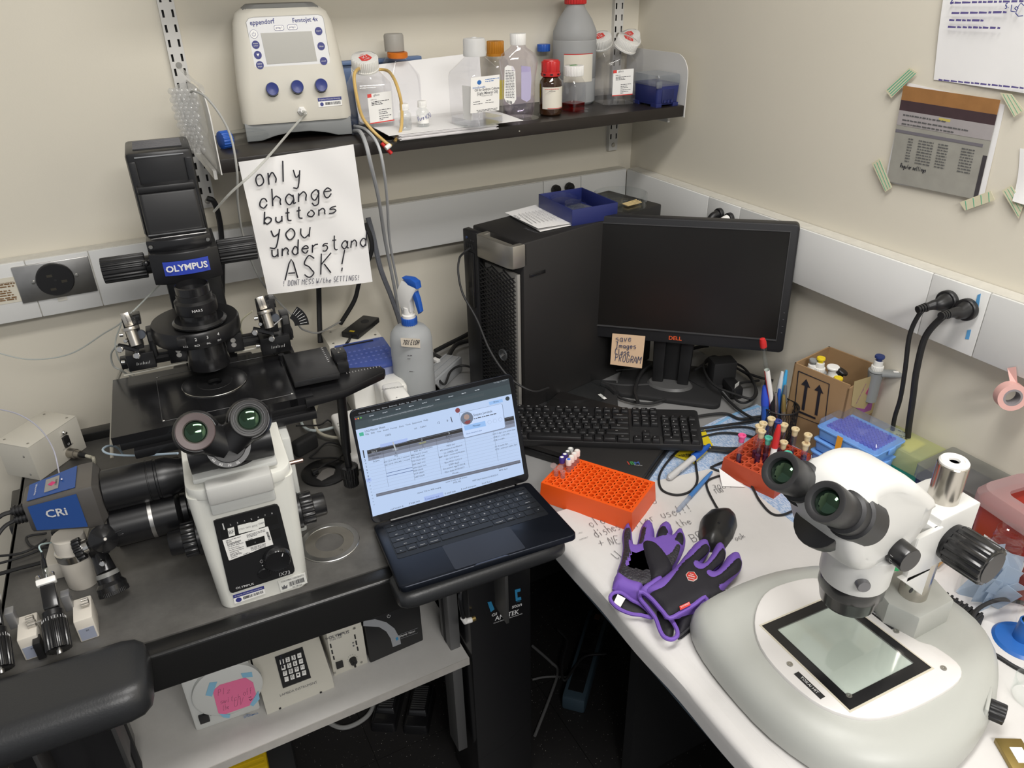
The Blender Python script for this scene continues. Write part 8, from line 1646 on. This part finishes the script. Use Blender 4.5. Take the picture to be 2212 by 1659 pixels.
t = thing('brass_holder', 'small brass slide holder with paper square on the bench', 'slide holder', Tr(Pz(2196, 1640, ZB+.004)) @ Rz(-30)); b = MB().box((0, 0, .004), (.034, .05, .008), .001); b.build('plate', mat('brass_plate', (.30, .22, .07), .4, .7), t); MB().box((.002, 0, .0085), (.016, .022, .001)).build('paper_square', WP2, t)
cable('metal_tweezers', [Pz(2030, 1310, ZB+.03), Pz(2060, 1340, ZB+.03), Pz(2080, 1358, ZB+.03)], .0014, CHR, 'thin metal tweezers lying behind the microscope base', 'tweezers')
tag(MB().box((0, 0, .006), (.08, .05, .012), .002).build('green_lid', mat('green_lid', (.02, .28, .10), .4), None, Tr(Pz(1925, 1248, ZB)) @ Rz(20)), 'flat green plastic lid under the microscope arm', 'lid')
# ================================================================== stereo microscope on the bench
SW_ = mat('stereo_white', (.70, .70, .68), .35); SBG = mat('stereo_base', (.44, .45, .42), .42, bump=.04, bscale=500); YC = .465
sm = thing('stereo_microscope', 'white stereo microscope with warming stage plate on the bench', 'microscope', Tr(0, 0, ZB)); I = Tr(0, 0, -ZB)
ol = smooth([(.640, .640, 0), (.700, .648, 0), (.800, .640, 0), (.895, .605, 0), (.985, .535, 0), (1.000, .455, 0), (.985, .385, 0), (.930, .335, 0), (.850, .300, 0), (.760, .285, 0), (.680, .300, 0), (.625, .350, 0), (.600, .430, 0), (.600, .520, 0), (.612, .595, 0)], 3, True)
sc_ = lambda k, z: [(.79+(p.x-.79)*k, .465+(p.y-.465)*k, z) for p in ol]
MB().loft([sc_(1, .010), sc_(1.005, .022), sc_(.985, .040), sc_(.93, .056), sc_(.80, .064)]).build('base', SBG, sm, auto=50)
for x, y in ((.66, .60), (.64, .36), (.93, .38), (.92, .57)): MB().cyl((x, y, .003), (x, y, .014), .014).build('foot', RUB, sm)
tp_ = [(p.x, p.y) for p in smooth([(.735, .592, 0), (.680, .556, 0), (.650, .500, 0), (.650, .420, 0), (.680, .372, 0), (.735, .350, 0), (.830, .345, 0), (.868, .360, 0), (.870, .40, 0), (.856, .43, 0), (.856, .53, 0), (.835, .575, 0), (.790, .592, 0)], 4, True)]
MB().prism(tp_, .058, .0692, .003).build('stage_plate', mat('plate_white', (.72, .70, .68), .35), sm)
q = [(.684, .545), (.826, .538), (.831, .378), (.680, .384)]; ce = Vector((.755, .461))
def ins(k): return [tuple(ce+(Vector(p)-ce)*k) for p in q]
def ring(a, b_, z0, z1, nm, m): bb = MB(); bb.loft([[(*p, z0) for p in a], [(*p, z1) for p in a], [(*p, z1) for p in b_], [(*p, z0) for p in b_]], cap=False); return bb.build(nm, m, sm)
ring(ins(1.035), ins(.99), .068, .0697, 'cream_gasket', mat('gasket', (.60, .56, .45), .5)); ring(ins(1.), ins(.80), .0685, .0702, 'black_frame', mat('frame_black', (.010, .010, .011), .2))
bb = MB(); bb.add([(*p, .0700) for p in ins(.80)], [(0, 1, 2, 3)]); bb.build('glass', clear('stage_glass', (.90, .94, .92), .3, .05, 1.4, .05), sm, solid=.0015)
bb = MB(); bb.add([(*p, .0665) for p in ins(.98)], [(0, 1, 2, 3)]); bb.build('stage_floor', mat('stage_floor', (.56, .59, .56), .5), sm, solid=.002)
for r0, r1, c in ((.044, .0405, (.34, .41, .42)), (.037, .0345, (.40, .46, .46))): MB(Tr(.750, .455, .0677)).lathe([(r0, 0), (r0, .0008), (r1, .0008), (r1, 0)], 48, cap=False).build('light_well_ring', mat('well_ring%d' % int(r0*1e3), c, .4), sm)
MB(Tr(.745, .452, .0678)).lathe([(.0185, 0), (.0185, .0004), (.0001, .0005)], 40).build('mirror', mat('mirror_disc', (.30, .31, .24), .2, .4), sm)
for p in ((.80, .515), (.805, .40)): MB().cyl((*p, .0678), (*p, .069), .0028, n=12).build('pin', BLKM, sm)
for p in ((.668, .475), (.697, .40), (.845, .37), (.845, .445)): MB().lathe([(.0046, .0690), (.0040, .0704), (.0018, .0704), (.0016, .0695), (.0001, .0695)], 16, Tr(*p, 0)).build('plate_screw', SCREW, sm)
for c, s, w_ in (((.6645, .437), 'TOKAI HIT', .046), ((.8465, .475), 'ThermoPlate', .050)):
    T = Tr(*c, .0696) @ Rz(-90); MB().box((0, 0, 0), (w_, .0085, .0006)).build('name_plate', BLKM, sm, T); txt(s, .0062, T @ Tr(0, 0, .0005), WINK, sm)
# pillar, focus mount
MB().prism([(.856, .425), (.930, .425), (.945, .465), (.930, .505), (.856, .505), (.842, .465)], .060, .108, .004).build('pillar_socket', SBG, sm)
PX, PY = .889, .462; SP_ = mat('polished_steel', (.55, .52, .47), .22, 1)
MB(Tr(PX, PY, 0)).lathe([(.0195, .10), (.0195, .336), (.018, .338)], 36).build('pillar', SP_, sm); MB(Tr(PX, PY, 0)).lathe([(.0185, .336), (.0185, .340), (.0165, .3425), (.0125, .3425), (.012, .341), (.007, .341), (.0065, .338), (.0001, .338)], 32).build('pillar_cap', WP2, sm)
MB().prism([(.846, .432), (.925, .432), (.928, .498), (.908, .502), (.850, .502), (.850, .478), (.862, .474), (.862, .456), (.846, .452)], .195, .280, .0025).build('focus_block', SW_, sm)
MB().box((.8525, .465, .235), (.004, .022, .06)).build('rack_guide', SP_, sm)
b = MB()
for c, d in (((.826, .433, .232), (.050, .008, .075)), ((.826, .497, .232), (.050, .008, .075)), ((.806, .465, .262), (.012, .07, .014)), ((.842, .465, .232), (.010, .066, .075))): b.box(c, d, .002)
b.prism([(.790, .205), (.850, .150), (.850, .20)], .429, .437, .001, T=Matrix(((1, 0, 0, 0), (0, 0, 1, 0), (0, 1, 0, 0), (0, 0, 0, 1)))); b.build('carrier_arm', SW_, sm)
MB().sph((.818, .428, .175), .004, 10, sc=(1, .4, 1)).build('arm_hole', BLKM, sm)
for y0, y1 in ((.432, .372), (.498, .545)): T = axis(V(.880, y0, .232), V(.0, y1-y0, 0)); L_ = abs(y1-y0); MB(T).prism(ribs(.0265, .0288, 16), .006, L_, .003).build('focus_knob', BLKS, sm); MB(T).lathe([(.026, .0), (.0275, .008)], 30).lathe([(.0235, L_-.001), (.023, L_+.0012), (.0001, L_+.0012)], 30).build('knob_face', SB, sm)
# head
prof = [(.634, .352), (.646, .385), (.668, .402), (.700, .404), (.745, .385), (.800, .340), (.812, .322), (.808, .285), (.780, .262), (.700, .262), (.662, .290)]
wid = [.048, .046, .042, .042, .046, .046, .042, .040, .042, .046, .050]
rg = []; yz = [-1, -.96, -.8, -.45, 0, .45, .8, .96, 1]
cx, cz = .722, .330
for s in yz:
    k = math.sqrt(max(0, 1-abs(s)**5))*.22+.78 if abs(s) < 1 else .70
    rg.append([(cx+(p[0]-cx)*k, YC+s*w_, cz+(p[1]-cz)*k) for p, w_ in zip([(v.x, v.y) for v in smooth([(a, c, 0) for a, c in prof], 4, True)], [wid[i//4] for i in range(44)])])
MB().loft(rg).build('head', SW_, sm, auto=50)
MB(Tr(.742, YC, 0)).lathe([(.034, .185), (.0405, .205), (.0435, .212), (.0440, .245), (.050, .268)], 44).build('lower_body', SW_, sm)
MB(Tr(.742, YC, 0)).lathe([(.0260, .163), (.0345, .164), (.0360, .168), (.0405, .188), (.0415, .190), (.0415, .213)], 44).build('objective_ring', BLKS, sm)
HF = Face(frame(V(.745, YC, .3862+ZB), V(.060, 0, -.0505), V(0, 1, 0)), sm, Tr(0, 0, ZB)); HF = Face(HF.M @ Tr(0, 0, .0016), sm, Tr(0, 0, ZB))
s1 = lambda x, y: (1600+x/3.606, 940+y/3.606)
HF.text('OLYMPUS', s1(962, 362), s1(1195, 492), GREYINK, z=.001, bold=.02); HF.text('SZ51', s1(975, 425), s1(1100, 492), SILV, z=.001, ya=1.1); HF.poly([s1(1158, 402), s1(1170, 396), s1(1182, 406), s1(1170, 412)], mat('violet_mark', (.16, .12, .35), .5), 'star_mark', .0002, .0008)
ed2 = V(-.80, 0, .60)
for s in (-1, 1):
    e = V(.604, YC+s*.033, .402); T = axis(e, ed2, (0, 1, 0)); MB(T).lathe([(.029, -.098), (.029, -.062), (.0255, -.060), (.0255, -.046), (.0215, -.044), (.0215, -.030), (.0225, -.028), (.0235, -.014), (.0240, -.004), (.0232, 0), (.0205, .0006), (.0160, -.001), (.0150, -.004), (.0148, -.008)], 40, cap=False).build('eyepiece', mat('eyepiece_black', (.022, .022, .024), .45), sm)
    MB(T).lathe([(.0149, -.007), (.011, -.0045), (.005, -.0032), (.0001, -.003)], 30).build('lens', LENS, sm)
MB(axis(V(.672, YC, .345), ed2, (0, 1, 0))).prism([(p[1], p[0]) for p in rrect(.112, .062, .03, 6)], -.010, .014, .002, T=Rz(90)).build('tube_recess', SB, sm)
T = axis(V(.745, YC-.040, .282), V(-.12, -1, .0)); MB(T).lathe([(.0165, 0), (.0165, .024), (.0155, .0262), (.0001, .0262)], 30).build('zoom_knob', BLKS, sm); MB(T).lathe([(.022, -.02), (.019, .002)], 24).build('zoom_boss', SW_, sm)
for i, s in enumerate(('1', '1.2', '1.5')): txt(s, .006, T @ Rz(170+i*26) @ Tr(.0168, 0, .012) @ Ry(90) @ Rz(90), WINK, sm)
MB(axis(V(.712, YC-.034, .232), V(-.5, -.85, .05))).lathe([(.0085, -.008), (.0085, .004), (.0075, .0055), (.0001, .0055)], 22).build('clamp_screw', mat('screw_grey', (.20, .20, .21), .35, .6), sm)
T = axis(V(.866, .318, .038), V(.45, -.9, 0)); MB(T).prism(ribs(.0125, .0140, 12), .006, .026, .0015).build('side_knob', BLK, sm); MB(T).box((0, 0, .003), (.045, .036, .005), .002).build('knob_plate', SBG, sm)
MB().tube([(.848, .545, .069), (.858, .53, .072), (.862, .52, .066), (.87, .505, .064)], .003, 8).build('stage_lead', RUB, sm)
# ================================================================== gloves
GB = mat('glove_black', (.010, .009, .014), .75, bump=.15, bscale=700); GP = mat('glove_purple', (.17, .085, .42), .7, bump=.1, bscale=600); GG = mat('grip_print', (.035, .033, .042), .4, bump=1., bscale=260, vary=.9, vscale=260)
g_ = lambda x, y: (1300+x/3.281, 1110+y/3.281)
def blob(t, pts, z, h, r, m, nm, sp=.0042, k=3):
    pl = smooth([V(*Pz(*g_(*p), z).xy, 0) for p in pts], k, True); vs, fs = pillow([(p.x, p.y) for p in pl], h, r, sp, z); b = MB().add(vs, fs); b.loft([[(p.x, p.y, z) for p in pl], [(p.x, p.y, z-.004) for p in pl]], cap=False); return b.build(nm, m, t, auto=60)
def trim(t, pts, z, r, nm='trim', closed=False): return MB().tube([Pz(*g_(*p), z+(p[2] if len(p) > 2 else 0)) if len(p) < 3 else Pz(p[0]/3.281+1300, p[1]/3.281+1110, z+p[2]) for p in pts], r, 8, 4, closed=closed).build(nm, GP, t)
Z1 = ZB+.008; t = thing('glove', 'black and purple glove lying palm up with grippy fingers', 'glove', None, 'pair of winter gloves')
blob(t, [(150, 235), (145, 160), (158, 105), (185, 88), (208, 105), (215, 170), (228, 238), (245, 235), (262, 165), (280, 95), (318, 70), (355, 80), (372, 130), (375, 195), (395, 120), (430, 82), (475, 85), (502, 125), (490, 175), (530, 130), (570, 130), (592, 175), (585, 240), (545, 330), (480, 420), (400, 475), (300, 500), (200, 480), (110, 430), (135, 330)], Z1, .017, .014, GP, 'shell')
for pts, h in (([(158, 230), (156, 160), (165, 112), (185, 95), (203, 112), (205, 180), (215, 232), (240, 245), (262, 205), (275, 150), (288, 100), (318, 76), (340, 95), (342, 150), (330, 195), (380, 210), (400, 175), (440, 175), (455, 200), (430, 255), (470, 262), (500, 205), (555, 215), (540, 290), (490, 370), (400, 440), (300, 500), (200, 478), (118, 428), (142, 330)], .0035),): blob(t, pts, Z1+.0135, h, .012, GG, 'grip_palm')
for pts in ([(398, 160), (405, 110), (432, 86), (462, 95), (470, 140), (462, 165)], [(502, 200), (520, 150), (545, 128), (572, 140), (580, 180), (570, 210), (530, 205)]): blob(t, pts, Z1+.0145, .004, .010, GB, 'finger_tip')
blob(t, [(290, 210), (330, 198), (385, 215), (440, 270), (480, 330), (500, 385), (470, 430), (420, 460), (360, 470), (335, 400), (305, 300)], Z1+.016, .010, .018, GB, 'thumb'); blob(t, [(108, 430), (200, 485), (290, 512), (300, 560), (270, 630), (180, 580), (95, 540), (75, 520)], Z1+.004, .016, .018, GP, 'cuff')
blob(t, [(80, 565), (180, 590), (290, 640), (340, 700), (220, 700), (130, 660), (80, 610)], Z1-.003, .004, .01, BLKM, 'cuff_lining'); trim(t, [(60, 590), (85, 560), (140, 560), (210, 610), (270, 640), (330, 690), (355, 735), (280, 718), (205, 708), (120, 672), (70, 625)], Z1+.008, .0032, closed=True)
bb = MB(); bb.add([Pz(*g_(*p), Z1+.006) for p in ((112, 570), (168, 600), (132, 662), (85, 628))], [(0, 1, 2, 3)]); bb.build('care_label', WP2, t, solid=.0004)
Z2 = ZB+.022; t = thing('glove', 'black and purple glove lying back side up across the other, red emblem showing', 'glove', None, 'pair of winter gloves')
blob(t, [(560, 340), (600, 290), (650, 235), (700, 208), (750, 212), (768, 250), (740, 300), (700, 370), (720, 370), (770, 300), (800, 240), (840, 228), (878, 262), (870, 320), (820, 390), (785, 435), (830, 400), (870, 335), (920, 298), (975, 305), (995, 350), (975, 410), (910, 480), (870, 530), (840, 600), (740, 680), (480, 740), (420, 690), (330, 600), (300, 560), (430, 470), (500, 410)], Z2, .020, .020, GP, 'shell')
blob(t, [(570, 345), (625, 300), (690, 240), (730, 215), (765, 240), (735, 285), (690, 325), (672, 365), (690, 392), (735, 375), (790, 320), (830, 265), (862, 245), (878, 290), (850, 340), (790, 390), (765, 430), (790, 450), (850, 415), (910, 355), (960, 312), (992, 340), (975, 395), (900, 450), (838, 505), (845, 545), (880, 540), (830, 600), (745, 670), (740, 600), (480, 720), (400, 640), (340, 570), (420, 520), (500, 430)], Z2+.014, .008, .016, GB, 'back_panel')
blob(t, [(262, 550), (330, 495), (400, 455), (440, 470), (400, 520), (330, 570)], Z2+.004, .012, .012, GP, 'cuff'); blob(t, [(520, 745), (600, 715), (720, 650), (735, 690), (690, 760), (620, 830), (545, 880), (530, 800)], Z2-.014, .014, .015, GB, 'cuff_gusset'); blob(t, [(390, 690), (450, 720), (500, 760), (510, 840), (470, 870), (420, 800)], Z2-.012, .006, .01, BLKM, 'cuff_lining')
trim(t, [(262, 555), (300, 560), (360, 610), (430, 690), (480, 738), (560, 700), (660, 640), (725, 595), (748, 620), (735, 660)], Z2+.016, .0034); trim(t, [(262, 555), (275, 605), (320, 660), (380, 740), (410, 820), (440, 870), (490, 890), (530, 870), (535, 830), (505, 770), (480, 740)], Z2+.003, .0034)
b = MB()
for i in range(26):
    k = i/25; a = V(*g_(530+k*190, 880-k*190-60*math.sin(k*3)*-.3), 0); b.box(Pz(a.x, a.y, Z2-.006), (.002, .002, .003))
o = b.build('zip_teeth', mat('zip_grey', (.05, .05, .055), .4), t, auto=0); o['kind'] = 'stuff'; MB().tube([Pz(*g_(715, 640), Z2+.012), Pz(*g_(728, 690), Z2+.01), Pz(*g_(720, 735), Z2+.006)], .003, 6, flat=.4).build('zip_pull', mat('zip_pull', (.08, .08, .085), .35), t)
f = Face(Tr(0, 0, Z2+.0228), t, Matrix()); oc = [(595, 432), (612, 412), (655, 412), (678, 445), (676, 462), (650, 478), (612, 470)]
f.poly([g_(*p) for p in oc], mat('emblem_white', (.72, .62, .58), .6), 'emblem_rim', -.002, .0004); f.poly([g_(636+(p[0]-636)*.9, 446+(p[1]-446)*.9) for p in oc], mat('emblem_red', (.50, .03, .02), .5), 'emblem', .0002, .0009)
for s, a, c in (('WIND', (612, 440), (660, 452)), ('STOPPER', (608, 455), (658, 468)), ('AND', (622, 428), (650, 436))): f.text(s, g_(*a), g_(*c), WINK, z=.0013, bold=.02)
bb = MB(); bb.add([Pz(*g_(*p), Z2+.0235) for p in ((550, 655), (620, 622), (630, 645), (556, 682))], [(0, 1, 2, 3)]); bb.build('brand_tag', GRED, t, solid=.0006); f.text('B-FOREST', g_(560, 668), g_(622, 638), WINK, z=.0022)
flush_text()
